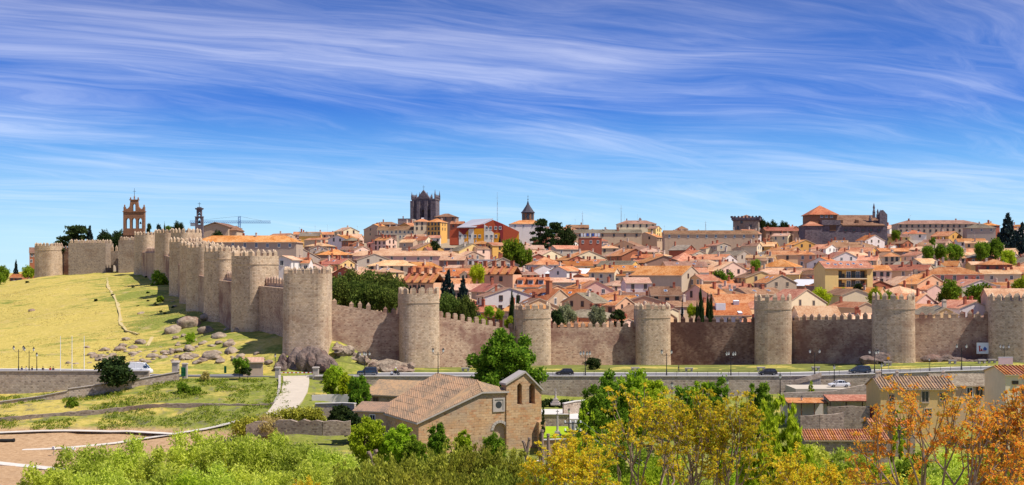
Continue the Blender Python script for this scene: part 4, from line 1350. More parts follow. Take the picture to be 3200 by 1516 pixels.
# pink building and neighbours in the left part of the town
S(1265, 800, 372, 7, 14, 2, 'h', 'pink', 'pale', 'very wide pink apartment block with pale orange hipped roof', (9, 1, 'w'), 5, 0, pitch=19)
S(1228, 831, 156, 6, 13, -3, 'h', 'cream', 'pale', 'cream hip-roofed villa with brown windows above the pine grove', (5, 1, 'b'), 0, pitch=20)
S(1062, 832, 34, 7, 10, 0, 'f', 'brick', 'slate', 'narrow red brick house beside the wide pink block', (0, 1, 'b'), 0)
S(1310, 838, 110, 5, 14, 52, 'g', 'brick', 'orange', 'house with long blank red brick side wall behind the cream villa', (0, 1, 'b'), 1, ends=False)
S(1425, 838, 70, 5, 14, -52, 'g', 'brick', 'pale', 'house with red brick side wall and little white gallery', (0, 1, 'w'), 1, ends=False)
S(1520, 815, 130, 5, 12, 0, 'f', 'white', 'sheet_white', 'low white flat-roofed house behind the red fin-walled roofs', (4, 1, 'b'), 3)
S(1418, 864, 118, 5, 13, 0, 'g', 'brick', 'red', 'house with plain brown-red roof and three skylights', (3, 1, 'b'), 2, 3, pitch=25)
# lower band just behind the wall
S(1532, 912, 108, 9, 14, -68, 'g', 'grey', 'red', 'grey stone gabled house with round attic window and white framed windows', (1, 1, 'w'), 1, pitch=29)
S(1645, 897, 150, 7, 12, -2, 'g', 'cream', 'red', 'long house with red roof and a row of dormers', (5, 1, 'w'), 1, 0, pitch=28)
S(1700, 942, 150, 7, 13, -40, 'g', 'tan', 'red', 'stone house with tall brick chimney and steep red roof behind the second tower', (2, 1, 'w'), 0, 2, pitch=28)
S(1857, 908, 118, 7, 14, -84, 'g', 'pink', 'orange', 'pink house with big triangular pediment gable', (2, 1, 'w'), 1, pitch=28)
S(1832, 946, 104, 8, 13, 40, 'g', 'peach', 'grey', 'peach house with grey roof above the pale olive trees', (2, 1, 'b'), 1, pitch=22)
S(1930, 955, 96, 7, 12, -34, 'g', 'peach', 'orange', 'orange-plastered house with paired dark windows beside the pale grey tower', (2, 1, 'b'), 1, 1)
S(2070, 946, 240, 5, 13, 0, 'g', 'tan', 'brown', 'very long brown roof with five skylights behind the pale grey tower', (5, 1, 'b'), 2, 5, pitch=25)
S(2190, 930, 150, 5, 14, 0, 'h', 'grey', 'grey', 'grey-roofed house just uphill of the two cypresses', (2, 1, 'b'), 0)
S(2270, 985, 150, 5, 13, 2, 'g', 'white', 'red', 'red-roofed house with white box dormer behind the pointed merlons', (3, 1, 'w'), 1, Y=350, pitch=25)
S(2300, 948, 130, 5, 13, 0, 'g', 'cream', 'orange', 'low orange-roofed house uphill of the white box dormer', (3, 1, 'w'), 1, Y=375)
S(2560, 990, 130, 5, 12, 0, 'g', 'cream', 'pale', 'pale orange roof showing right behind the pointed merlons', (0, 1, 'w'), 0, Y=346, pitch=24)
S(2662, 923, 114, 8, 15, -80, 'g', 'cream', 'brown', 'house with plain cream gable and dark red roof edge', (0, 1, 'w'), 0, ends=False, pitch=20)
S(2682, 962, 104, 6, 14, -72, 'g', 'tan', 'orange', 'tan gabled house with white chimney pot behind the wall', (0, 1, 'w'), 1, ends=False, Y=358)
S(2908, 968, 92, 6, 14, -80, 'g', 'white', 'orange', 'white gabled house beside the grey roof with yellow chimney', (0, 1, 'w'), 1, Y=362, ends=False)
S(2940, 984, 92, 5, 14, -84, 'g', 'peach', 'grey', 'peach gable under a grey roof right behind the banner wall', (0, 1, 'w'), 1, Y=342, ends=False, pitch=27)
S(3030, 964, 116, 6, 14, -80, 'g', 'lilac', 'orange', 'pale lilac gabled house near the last tower', (0, 1, 'w'), 1, Y=366, ends=False)
S(3160, 930, 130, 7, 12, -10, 'g', 'tan', 'pale', 'tan house with pale orange roof rising over the last tower', (3, 1, 'w'), 1, Y=360)
S(3140, 906, 100, 6, 12, -38, 'g', 'grey', 'orange', 'grey house with orange slope uphill of the last tower', (1, 1, 'w'), 1)
# ---- infill: the rest of the crowded roofs
def infill():
 rr = random.Random(23)
 rows = [346, 366, 387, 410, 434, 460, 488, 518, 550, 585, 624, 668, 716, 768, 822]
 walls = ['white', 'cream', 'cream', 'pink', 'pink', 'peach', 'peach', 'tan', 'tan', 'grey', 'brown', 'brick', 'brick', 'yellow', 'lilac', 'ochre', 'stone']
 roofs = ['orange'] * 7 + ['pale'] * 7 + ['red'] * 2 + ['brown'] * 3 + ['grey'] * 2
 keep = [(PX(1140, 345), 350, 26), (PX(1230, 345), 345, 16), (PX(1420, 345), 345, 16), (PX(1490, 335), 340, 8), (PX(2165, 340), 342, 4), (PX(2585, 390), 395, 5)]
 left = {346: 1500, 366: 1330, 387: 1260, 410: 1000, 434: 960}
 n = 0
 for Y0 in rows:
  step = 15 + (Y0 - 340) * 0.012
  x = PX(left.get(Y0, 800 if Y0 < 600 else 770), Y0)
  xe = PX(3260, Y0)
  while x < xe:
   X, Y = x + rr.uniform(-2, 2), Y0 + rr.uniform(-5, 5)
   x += step
   w = rr.uniform(9, 18)
   if any((X - a) ** 2 + (Y + 5 - b) ** 2 < (c + 4.2) ** 2 for a, b, c in HOUSES + keep):
    continue
   if Y0 > 600 and abs(PX(1510, Y0) - X) < 30 and Y0 > 700:
    continue
   h = rr.choice((5.5, 6, 6.5, 7, 8.5))
   rot = rr.choice((-62, -55, -48, -42, -68, -35, -28, -75, -20, 0, 5, -8, 30, 55))
   wl, rf = rr.choice(walls), rr.choice(roofs)
   kd = 'h' if rr.random() < .22 else 'g'
   z = gz(X, Y) + h
   px = 1600 + X * FPX / Y
   py = HOR - (z - HC) * FPX / Y
   small = Y0 > 640
   house(px, py, w * FPX / Y, h, rr.uniform(7, 12), rot, kd, wl, rf, '', (0 if rr.random() < .2 else rr.choice((2, 3)), 1 if h < 8 else 2, rr.choice('wwbbt')), rr.choice((1, 1, 2, 3)), rr.choice((0, 0, 0, 1, 2)), Y=Y, wing=1 if rr.random() < .7 else 0,
    ant=1 if rr.random() < .3 else 0, pitch=rr.uniform(18, 25))
   n += 1
 return n
print('infill', infill())
LAND = [(953, 'the corner tower'), (1140, 'the pine grove'), (1327, 'the cathedral tower'), (1510, 'the coloured block'), (1650, 'the slate-capped belfry'), (1725, 'the dark cedar'), (1850, 'the olive trees'), (2044, 'the pale grey tower'), (2170, 'the two cypresses'),
  (2330, 'the battlemented tower'), (2423, 'the hatchback tower'), (2650, 'the domed convent'), (2810, 'the broad tower'), (2985, 'the rose-pink house'), (3150, 'the dark spruce')]
COLW = dict(white='white', cream='cream', yellow='yellow', ochre='ochre', peach='peach', pink='pale pink', rose='rose', tan='tan', grey='grey', brick='red brick', brown='brown', lilac='lilac-white', orange='orange', stone='stone')
ROOFW = dict(orange='orange', pale='pale orange', brown='brown', grey='faded grey', red='deep red', old='weathered')
def auto_labels():
 used = {}
 todo = []
 for root, px, py, wall, roof, kind, rot, chim, L, H, Y in HLIST:
  if root.get('label'):
   used[root['label']] = 1
   continue
  band = 'low down' if Y < 400 else 'lower town' if Y < 470 else 'midway up' if Y < 600 else 'high up' if Y < 740 else 'near skyline'
  lm = min(LAND, key=lambda q: abs(q[0] - px))
  side = 'in line with' if abs(lm[0] - px) < 30 else ('left of' if px < lm[0] else 'right of')
  form = 'hip-roofed house' if kind == 'h' else ('gable-fronted house' if abs(rot) > 50 else 'cornerwise house' if abs(rot) > 20 else 'house')
  base = f"{COLW[wall]} {form}, {ROOFW.get(roof, 'pale')} roof"
  todo.append((root, base, band, side, lm[1], chim, px, L))
 from collections import Counter
 def mk(t, lvl):
  root, base, band, side, lm, chim, px, L = t
  size = '' if lvl < 2 else ('small ' if L < 9.5 else 'wide ' if L > 13.5 else '')
  ch = '' if lvl < 1 else (', no chimney' if chim == 0 else ', one chimney' if chim == 1 else ', two chimneys' if chim == 2 else ', three chimneys')
  return f"{size}{base}{ch} {band}, {side} {lm}"
 labs = []
 for lvl in range(3):
  c = Counter(mk(t, lvl) for t in todo)
  if lvl == 0:
   res = {id(t[0]): 0 for t in todo}
  for t in todo:
   if res[id(t[0])] == lvl and c[mk(t, lvl)] > 1:
    res[id(t[0])] = lvl + 1
 seen = {}
 for t in sorted(todo, key=lambda q: q[6]):
  s = mk(t, min(2, res[id(t[0])]))
  seen.setdefault(s, []).append(t[0])
 ORD = ['first', 'second', 'third', 'fourth', 'fifth', 'sixth', 'seventh', 'eighth']
 for s, lst in seen.items():
  for i, r_ in enumerate(lst):
   r_['label'] = s if len(lst) == 1 else f"{ORD[min(i, 7)]} {s}"
auto_labels()
# ---------------------------------------------------------------- landmark buildings of the town
def win_on(root, mesh, pts, y, rz=0, scale=(1, 1, 1.4), name='window'):
 for x, z in pts:
  ob(name, mesh, root, (x, y, z), rz, scale=scale)
def build_cathedral():
 Y = 880
 s = Y / FPX
 z0 = PZ(725, Y)
 root = thing('cathedral_tower', 'tall dark granite cathedral tower with pinnacles and a central spirelet on the skyline', 'tower', (PX(1323, Y), Y, z0), R(-8))
 z = lambda py: PZ(py, Y) - z0
 w = 74 * s
 hw = w / 2
 mb = MB()
 slices(mb, -hw, hw, lambda x: z(624), [(-.08 * w, .08 * w, z(680), z(661), True), (.17 * w, .33 * w, z(680), z(661), True)], 0, 1.6, 0)
 mb.box((0, hw + .8, z(624) / 2), (w, w - 2.2, z(624)))
 ob('shaft', mb.mesh('cathedral_shaft', 'dark_granite'), root)
 for x in (-.48, -.2, .13, .40, .49):
  mb = MB()
  mb.box((x * w, -.9, z(628) / 2), (2.1, 2.0, z(628)))
  ob('buttress', mb.mesh('buttress', 'dark_granite'), root)
 mb = MB()
 mb.box((0, hw, z(622.5)), (w * 1.05, w * 1.05, 3.4 * s))
 ob('cornice', mb.mesh('cornice', 'dark_granite'), root)
 mb = MB(); mb.box((0, 0, .9), (.9, .9, 1.8)); mb.lathe([(.6, 1.8), (.35, 2.6), (.05, 4.2)], 6)
 pin = mb.mesh('pinnacle', 'dark_granite')
 for i in range(7):
  k = -hw + w * i / 6
  for y in (.2, w - .2):
   ob('pinnacle', pin, root, (k, y, z(621)), scale=(1, 1, 1.5 if i == 6 else (1.1 if i % 2 == 0 else .7)))
  if 0 < i < 6:
   for x in (-hw + .2, hw - .2):
    ob('pinnacle', pin, root, (x, hw + k, z(621)), scale=(1, 1, .8))
 mb = MB()
 g = .19 * w
 mb.v += [(-g * 1.5, -.6, z(621)), (g * 1.5, -.6, z(621)), (0, -.6, z(594)), (-g * 1.5, 5, z(621)), (g * 1.5, 5, z(621)), (0, 3, z(594))]
 for f in ((0, 1, 2), (4, 3, 5), (0, 2, 5, 3), (1, 4, 5, 2)):
  mb.f.append(list(f)); mb.m.append(0); mb.uv.append(None)
 ob('spire', mb.mesh('cathedral_spire', 'dark_granite'), root)
 mb = MB(); mb.tube((0, 1, z(596)), (0, 1, z(578)), .12, .06); mb.box((0, 1, z(584)), (1.8, .12, .15)); ob('cross', mb.mesh('cross', 'metal_dark'), root)
build_cathedral()
def build_colour_block():
 """modern block with slanting fields of colour"""
 Y = 742
 s = Y / FPX
 z0 = PZ(765, Y)
 X0 = PX(1512, Y)
 root = thing('apartment_building', 'modern block painted in slanting red, orange and white fields with a zinc roof', 'building', (X0, Y, z0), R(0))
 x = lambda px: (px - 1512) * s
 z = lambda py: PZ(py, Y) - z0
 mb = MB()
 # main prism: roofline in front elevation, extruded back 18 m
 out = [(1405, 765), (1405, 721), (1432, 711), (1432, 711), (1512, 700), (1540, 687), (1572, 700), (1622, 724), (1622, 765)]
 poly = [(x(a), z(b)) for a, b in out]
 n = len(poly)
 mb.face([(a, 0, b) for a, b in poly])
 mb.face([(a, 18, b) for a, b in poly][::-1])
 for i in range(n):
  j = (i + 1) % n
  a, b = poly[i], poly[j]
  if (a[0] - b[0]) ** 2 + (a[1] - b[1]) ** 2 < 1e-6:
   continue
  mb.face([(a[0], 0, a[1]), (a[0], 18, a[1]), (b[0], 18, b[1]), (b[0], 0, b[1])])
 ob('wall', mb.mesh('block_wall', 'mod_red'), root)
 panels = [('mod_darkred', [(1433, 714), (1468, 714), (1450, 735)]), ('mod_white', [(1434, 766), (1434, 722), (1451, 737), (1451, 766)]), ('mod_orange', [(1451, 766), (1451, 737), (1464, 716), (1464, 766)]),
   ('mod_white', [(1464, 766), (1464, 715), (1481, 715), (1481, 766)]), ('mod_orange', [(1481, 766), (1481, 715), (1512, 714), (1512, 766)]), ('mod_darkred', [(1484, 714), (1512, 701), (1512, 714)]),
   ('mod_white', [(1513, 766), (1513, 700), (1543, 728), (1543, 766)]), ('mod_orange', [(1543, 766), (1543, 729), (1562, 728), (1562, 766)]),
   ('mod_darkred', [(1545, 690), (1572, 703), (1572, 766), (1566, 766), (1562, 727)]), ('mod_orange', [(1602, 766), (1622, 727), (1622, 766)])]
 for m, pts in panels:
  mb = MB()
  p = [(x(a), z(b)) for a, b in pts]
  mb.face([(a, -.12, b) for a, b in p])
  for i in range(len(p)):
   a, b = p[i], p[(i + 1) % len(p)]
   mb.face([(a[0], -.12, a[1]), (a[0], -.005, a[1]), (b[0], -.005, b[1]), (b[0], -.12, b[1])])
  ob('panel', mb.mesh('panel', m), root)
 # zinc roof: plane rising to the back right
 mb = MB()
 A, B, C, D = (x(1428), -1.2, z(712.5)), (x(1484), -1.2, z(712)), (x(1540), 9, z(683)), (x(1472), 12, z(686))
 up = lambda q: (q[0], q[1], q[2] + .5)
 mb.hull8([A, B, C, D, up(A), up(B), up(C), up(D)])
 ob('roof', mb.mesh('block_roof', 'zinc'), root)
 win_on(root, WIN['w'], [(x(a), z(b)) for a, b in ((1438, 743), (1454, 743), (1469, 743), (1485, 743), (1499, 743), (1521, 743), (1536, 743), (1550, 743), (1521, 717), (1533, 717), (1549, 717), (1563, 717))], -.14, scale=(1.2, 1, 1.6))
build_colour_block()
def build_slate_belfry():
 Y = 830
 s = Y / FPX
 z0 = PZ(705, Y)
 root = thing('church_belfry', 'octagonal brick church belfry with slate bell-shaped cap and thin cross', 'bell tower', (PX(1650, Y), Y + 4, z0), R(22.5))
 z = lambda py: PZ(py, Y) - z0
 r = 20 * s
 mb = MB(); mb.lathe([(r, 0), (r, z(665))], 8); ob('shaft', mb.mesh('belfry_shaft', 'belfry_brick'), root)
 mb = MB(); mb.lathe([(r * 1.12, z(666)), (r * 1.18, z(663)), (r * .98, z(660)), (r * .7, z(652)), (r * .45, z(645)), (r * .22, z(638)), (r * .10, z(630)), (.05, z(624))], 8); ob('roof', mb.mesh('belfry_cap', 'slate'), root)
 mb = MB(); mb.tube((0, 0, z(626)), (0, 0, z(608)), .12, .06); mb.box((0, 0, z(613)), (1.4, .1, .12)); mb.lathe([(.1, z(624)), (.5, z(622.5)), (.1, z(621))], 8); ob('cross', mb.mesh('cross', 'metal_dark'), root)
 mb = MB(); mb.box((0, 0, 1.6), (1.6, .2, 3.2)); mb.lathe([(.8, 3.1), (.8, 3.2)], 8)
 me = mb.mesh('bell_opening', 'glass_dark')
 for k in range(8):
  a = math.pi / 8 + k * math.pi / 4
  ob('bell_opening', me, root, (math.cos(a) * r * .925, math.sin(a) * r * .925, z(684)), a + math.pi / 2, scale=(.9, 1, 1))
build_slate_belfry()
def build_battlement_tower():
 Y = 790
 s = Y / FPX
 z0 = PZ(735, Y)
 root = thing('castle_tower', 'square brown stone tower with overhanging dark battlements on the skyline', 'tower', (PX(2330, Y), Y, z0), R(-14))
 z = lambda py: PZ(py, Y) - z0
 w = 78 * s
 mb = MB(); mb.box((0, w / 2, z(690) / 2), (w, w, z(690))); ob('shaft', mb.mesh('shaft', 'rubble_stone'), root)
 mb = MB(); mb.box((0, w / 2, z(688.5)), (w * 1.06, w * 1.06, 3 * s)); mb.box((0, w / 2, z(684)), (w * 1.12, w * 1.12, 6 * s)); ob('parapet', mb.mesh('parapet', 'dark_granite'), root)
 mb = MB(); mb.box((0, 0, .6), (1.1, .8, 1.2)); me = mb.mesh('merlon', 'dark_granite')
 hw = w * .56
 for i in range(9):
  k = -hw + 2 * hw * i / 8
  for p, a in (((k, w / 2 - hw + .4), 0), ((k, w / 2 + hw - .4), 0), ((-hw + .4, w / 2 + k), R(90)), ((hw - .4, w / 2 + k), R(90))):
   ob('merlon', me, root, (*p, z(681)), a)
 mb = MB()
 roof_hip(mb, w * .8, w * .8, R(22), 0)
 ob('roof', mb.mesh('tower_roof', ['roof_brown', 'frame_brown']), root, (0, w / 2, z(683)))
 win_on(root, WIN['b'], [(-w * .16, z(698)), (-w * .3, z(716)), (w * .2, z(712))], -.003, scale=(1.1, 1, 1.8))
build_battlement_tower()
def build_convent():
 Y = 735
 s = Y / FPX
 X0 = PX(2660, Y)
 z0 = PZ(760, Y)
 root = thing('convent_church', 'large dark stone convent church with square cupola, red roof and ruined gable finials', 'church', (X0, Y, z0), R(2))
 x = lambda px: (px - 2660) * s
 z = lambda py: PZ(py, Y) - z0
 def bx(px0, px1, d0, d1, py0, py1, m, name):
  mb = MB()
  mb.box(((x(px0) + x(px1)) / 2, (d0 + d1) / 2, (z(py0) + z(py1)) / 2), (x(px1) - x(px0), d1 - d0, z(py0) - z(py1)))
  return ob(name, mb.mesh('convent_' + name, m), root)
 bx(2540, 2772, 0, 20, 703, 765, 'dark_granite', 'nave_wall')
 bx(2536, 2622, 4, 20, 668, 704, 'belfry_brick', 'cupola_wall')
 mb = MB(); roof_hip(mb, x(2622) - x(2536), 16, R(33), .9); ob('roof', mb.mesh('cupola_roof', ['roof_red', 'frame_brown']), root, ((x(2536) + x(2622)) / 2, 12, z(668)))
 mb = MB()
 L, D = x(2766) - x(2628), 18
 A = [(x(2632), -.8, z(703) - .2), (x(2766), -.8, z(703) - .2), (x(2750), 12, z(669)), (x(2612), 12, z(669))]
 bk = [(x(2632), 21, z(703)), (x(2766), 21, z(703))]
 mb.face(A, 0, [(0, 0), (L, 0), (L - 3, 14), (-3, 14)])
 mb.face([bk[1], bk[0], A[3], A[2]], 0, [(L, 0), (0, 0), (-3, 14), (L - 3, 14)])
 mb.face([A[1], bk[1], A[2]], 0, [(0, 0), (18, 0), (9, 14)])
 mb.face([bk[0], A[0], A[3]], 0, [(0, 0), (18, 0), (9, 14)])
 dn = lambda q: (q[0], q[1], q[2] - .5)
 mb.face([dn(A[0]), dn(A[1]), A[1], A[0]], 1)
 ro = ob('roof', mb.mesh('nave_roof', ['roof_brown', 'frame_brown']), root)
 mb = MB(); roof_hip(mb, x(2566) - x(2512), 14, R(22), .5); ob('roof', mb.mesh('porch_roof', ['roof_orange', 'frame_brown']), root, ((x(2512) + x(2566)) / 2, 5, z(706)))
 bx(2512, 2566, -2, 12, 706, 765, 'dark_granite', 'porch_wall')
 bx(2566, 2625, -.9, 3.9, 688, 703.5, 'dark_granite', 'chapel_wall')
 # tall ruined gable with finials at the far end
 mb = MB()
 slices(mb, x(2752), x(2776), lambda q: z(668) + (z(655) - z(668)) * (1 - abs(q - x(2762)) / (12 * s)), [], 1, 4, z(765))
 ob('gable', mb.mesh('gable', 'dark_granite'), root)
 mb = MB(); mb.box((0, 0, 1), (.9, .9, 2)); mb.lathe([(.6, 2), (.3, 3), (.5, 3.4), (.04, 5)], 6); pin = mb.mesh('finial', 'dark_granite')
 for p, py, sc in ((2737, 664, 1.7), (2749, 668, 1.2), (2757, 668, 1.1), (2725, 674, .7), (2764, 668, 1.0), (2771, 680, .7)):
  ob('finial', pin, root, (x(p), 3, z(py + 16)), scale=(1.4, 1.4, sc))
 win_on(root, WIN['b'], [(x(a), z(724)) for a in (2560, 2642, 2669, 2697, 2723, 2748)], -.003, scale=(1.3, 1, 1.5))
 win_on(root, WIN['w'], [(x(a), z(679)) for a in (2573, 2588, 2604)], 3.99, scale=(1.3, 1, 1.5))
 mb = MB(); mb.box((0, 0, .9), (1.8, 1.6, 1.8)); dm = mb.mesh('dormer', 'frame_brown')
 for a in (2632, 2682):
  ob('dormer', dm, ro, (x(a), 2.6, z(697)))
 mb = MB(); mb.box((0, -.02, 2.8), (3.6, .3, 5.6)); ob('door', mb.mesh('doorway', 'frame_brown'), root, (x(2602), -.05, z(722)))
build_convent()
def build_bellcote():
 Y = 560
 s = Y / FPX
 z0 = PZ(742, Y)
 root = thing('bell_cote', 'small dark two-stage bell-cote with cross rising behind the uphill towers', 'bell tower', (PX(623, Y), Y, z0))
 z = lambda py: PZ(py, Y) - z0
 mb = MB()
 w = 24 * s
 slices(mb, -w / 2, w / 2, lambda x: z(678), [(-w * .2, w * .2, z(702), z(686), True)], -.8, .8)
 slices(mb, -w * .32, w * .32, lambda x: z(656), [(-w * .15, w * .15, z(676), z(666), True)], -.7, .7, z(678))
 ob('wall', mb.mesh('bellcote_wall', 'dark_granite'), root)
 mb = MB(); mb.box((0, 0, z(677.5)), (w * 1.1, 2, 2 * s)); mb.box((0, 0, z(653)), (w * .85, 2, 5 * s), taper=1.2); mb.box((0, 0, z(649)), (w * .5, 1.4, 3 * s)); ob('cornice', mb.mesh('bellcote_cornice', 'dark_granite'), root)
 mb = MB(); mb.tube((0, 0, z(651)), (0, 0, z(632)), .1, .07); mb.box((0, 0, z(637)), (1.4, .12, .16)); ob('cross', mb.mesh('cross', 'metal_dark'), root)
 mb = MB(); mb.lathe([(.5, 0), (.45, .2), (.3, .6), (.2, .9), (.05, 1.0)], 10); bell = mb.mesh('bell', 'metal_dark')
 ob('bell', bell, root, (0, 0, z(698)), scale=(1.2, 1.2, 1.3)); ob('bell', bell, root, (0, 0, z(672)), scale=(.9, .9, 1))
 # church beside it
 Y2 = 575
 s = Y2 / FPX
 z0 = PZ(750, Y2)
 r2 = thing('church', 'low tan church with shallow gable roof beside the dark bell-cote', 'church', (PX(672, Y2), Y2, z0), R(-3))
 z2 = lambda py: PZ(py, Y2) - z0
 w = 84 * s
 mb = MB()
 slices(mb, -w / 2, w / 2, lambda q: z2(696) + (z2(711) - z2(696)) * 0 - abs(q) / (w / 2) * 2.0, [], 0, 22, 0, dx=3)
 ob('wall', mb.mesh('church_wall', 'plaster_tan'), r2)
 mb = MB()
 for sg in (-1, 1):
  mb.hull8([(0, -.6, z2(696)), (sg * w * .54, -.6, z2(696) - 2.15), (sg * w * .54, 22.5, z2(696) - 2.15), (0, 22.5, z2(696)), (0, -.6, z2(694)), (sg * w * .54, -.6, z2(694) - 2.15), (sg * w * .54, 22.5, z2(694) - 2.15), (0, 22.5, z2(694))])
 ob('roof', mb.mesh('church_roof', 'roof_brown'), r2)
 mb = MB(); mb.box((w * .62, 8, z2(720) / 2), (w * .3, 12, z2(720))); ob('annex_wall', mb.mesh('annex', 'plaster_tan'), r2)
 mb = MB(); roof_hip(mb, w * .3, 12, R(20), .4); ob('annex_roof', mb.mesh('annex_roof', ['roof_brown', 'frame_brown']), r2, (w * .62, 8, z2(720)))
build_bellcote()
def build_crane():
 Y = 900
 s = Y / FPX
 z0 = gz(PX(748, Y), Y)
 root = thing('tower_crane', 'pale blue tower crane with a long lattice jib behind the church', 'crane', (PX(748, Y), Y, z0), R(3))
 x = lambda px: (px - 748) * s
 z = lambda py: PZ(py, Y) - z0
 mb = MB()
 for a, b in ((-.7, -.7), (.7, -.7), (.7, .7), (-.7, .7)):
  mb.tube((a, b, 0), (a, b, z(676)), .14, .14, 4)
 k = 0
 while k * 1.6 < z(680):
  t = 1 if k % 2 else -1
  mb.tube((-.7 * t, -.7, k * 1.6), (.7 * t, -.7, k * 1.6 + 1.6), .08, .08, 4)
  mb.tube((-.7 * t, .7, k * 1.6), (.7 * t, .7, k * 1.6 + 1.6), .08, .08, 4)
  k += 1
 ob('mast', mb.mesh('crane_mast', 'crane_blue'), root)
 mb = MB()
 x0, x1 = x(595), x(845)
 zb = z(697)
 for y in (-.6, .6):
  mb.tube((x0, y, zb), (x1, y, zb), .13, .13, 4)
 mb.tube((x0, 0, zb + 1.5), (x1, 0, zb + 1.5), .13, .13, 4)
 n = 44
 for i in range(n):
  a, b = x0 + (x1 - x0) * i / n, x0 + (x1 - x0) * (i + .5) / n
  c = x0 + (x1 - x0) * (i + 1) / n
  for y in (-.6, .6):
   mb.tube((a, y, zb), (b, 0, zb + 1.5), .07, .07, 4)
   mb.tube((b, 0, zb + 1.5), (c, y, zb), .07, .07, 4)
 ob('jib', mb.mesh('crane_jib', 'crane_blue'), root)
 mb = MB()
 mb.tube((0, 0, z(676)), (x(820), 0, zb + 1.5), .05, .05, 4); mb.tube((0, 0, z(676)), (x0 + 3, 0, zb + 1.5), .05, .05, 4)
 ob('stay_cable', mb.mesh('crane_cable', 'metal_dark'), root)
 mb = MB(); mb.box((x0 + 3, 0, zb - 1.2), (5, 1.2, 2.2)); ob('counterweight', mb.mesh('counterweight', 'metal_grey'), root)
build_crane()
def build_mast(px, Y, top, base, label, h=2.0):
 z0 = PZ(base, Y)
 H = PZ(top, Y) - z0
 mb = MB()
 for k in range(3):
  a = k * 2.094
  mb.tube((.4 * math.cos(a), .4 * math.sin(a), 0), (.15 * math.cos(a), .15 * math.sin(a), H * .7), .07, .05, 4)
 n = int(H * .7 / 1.2)
 for i in range(n):
  a, b = i % 3 * 2.094, (i + 1) % 3 * 2.094
  r = .4 - .25 * i / n
  mb.tube((r * math.cos(a), r * math.sin(a), i * 1.2), (r * math.cos(b), r * math.sin(b), i * 1.2 + 1.2), .04, .04, 4)
 mb.tube((0, 0, H * .65), (0, 0, H), .09, .05, 5)
 mb.tube((-.9, 0, H * .82), (.9, 0, H * .82), .05, .05, 4)
 tag(ob('radio_mast', mb.mesh('radio_mast', 'metal_grey'), None, (PX(px, Y), Y, z0)), label, 'mast', kind='thing')
build_mast(1554, 840, 600, 705, 'tall thin radio mast standing behind the coloured block')
build_mast(1941, 860, 640, 705, 'thin mast over the big cream building on the skyline')
build_mast(1820, 860, 660, 705, 'short mast over the lantern turret on the skyline')
build_mast(2205, 860, 690, 722, 'slim mast above the very long brown roof')
# dormers and fins on some of the named houses
def find(lbl):
 for o in bpy.data.objects:
  if o.parent is None and o.get('label', '').startswith(lbl):
   return o
def kid(o, n):
 return [c for c in o.children if c.name.split('.')[0] == n][0]
def add_dormers():
 o = find('long house with red roof and a row of dormers')
 ro = kid(o, 'roof')
 mb = MB()
 mb.box((0, 0, .5), (1.9, 2.4, 1.9)); mb.face([(-.7, -1.212, .1), (.7, -1.212, .1), (.7, -1.212, 1.2), (-.7, -1.212, 1.2)], 1)
 mb.hull8([(-1.2, -1.6, 1.45), (1.2, -1.6, 1.45), (1.2, 2.4, 2.0), (-1.2, 2.4, 2.0), (-1.2, -1.6, 1.6), (1.2, -1.6, 1.6), (1.2, 2.4, 2.2), (-1.2, 2.4, 2.2)], 2)
 me = mb.mesh('dormer', ['frame_white', 'glass_blue', 'roof_red'])
 for k in range(4):
  ob('dormer', me, ro, (-5.6 + k * 3.6, -3.6, 1.0))
 o = find('red-roofed house with white box dormer')
 mb = MB(); mb.box((0, 0, .7), (2.6, 2.2, 2.2)); ob('dormer', mb.mesh('dormer', 'white_paint'), kid(o, 'roof'), (-1.5, -3, 1.4))
 mb = MB(); mb.box((0, -3, 1.8), (1.1, 6.6, .5)); mb.box((0, 0, 3.2), (1.5, 1.2, 1.6)); ob('flue', mb.mesh('flue', 'white_paint'), kid(o, 'roof'), (3.4, 0, 0), rot=(R(12), 0, 0))
 o = find('stone house with tall brick chimney')
 mb = MB(); mb.box((0, 0, 1.5), (1.4, 1.4, 9)); mb.box((0, 0, 6.1), (1.8, 1.8, .3)); ob('chimney', mb.mesh('big_chimney', 'plaster_brick'), kid(o, 'roof'), (3.9, -2.2, 0))
 o = find('grey stone gabled house with round attic')
 mb = MB(); mb.tube((0, 0, 0), (.15, 0, 0), .75, .75, 14); mb.tube((.15, 0, 0), (.17, 0, 0), .45, .45, 14, 1)
 w = kid(o, 'wall')
 L = max(v.co.x for v in w.data.vertices); H = max(v.co.z for v in w.data.vertices)
 ob('round_window', mb.mesh('round_window', ['frame_white', 'plaster_brick']), o, (L + .01, 0, H - 2.2))
 o = find('house with broad cream gable and a tall stone')
 w = kid(o, 'wall')
 L = max(v.co.x for v in w.data.vertices); H = max(v.co.z for v in w.data.vertices)
 mb = MB(); mb.box((0, 0, -1), (.9, 1.3, 6)); mb.box((0, 1.8, -5), (1.0, 2.6, 6), rz=.1); mb.box((0, 3.6, -6.2), (1.1, 2.4, 4)); ob('stone_chimney', mb.mesh('stone_chimney', 'rubble_stone'), o, (L + .3, 0, H + .6))
add_dormers()
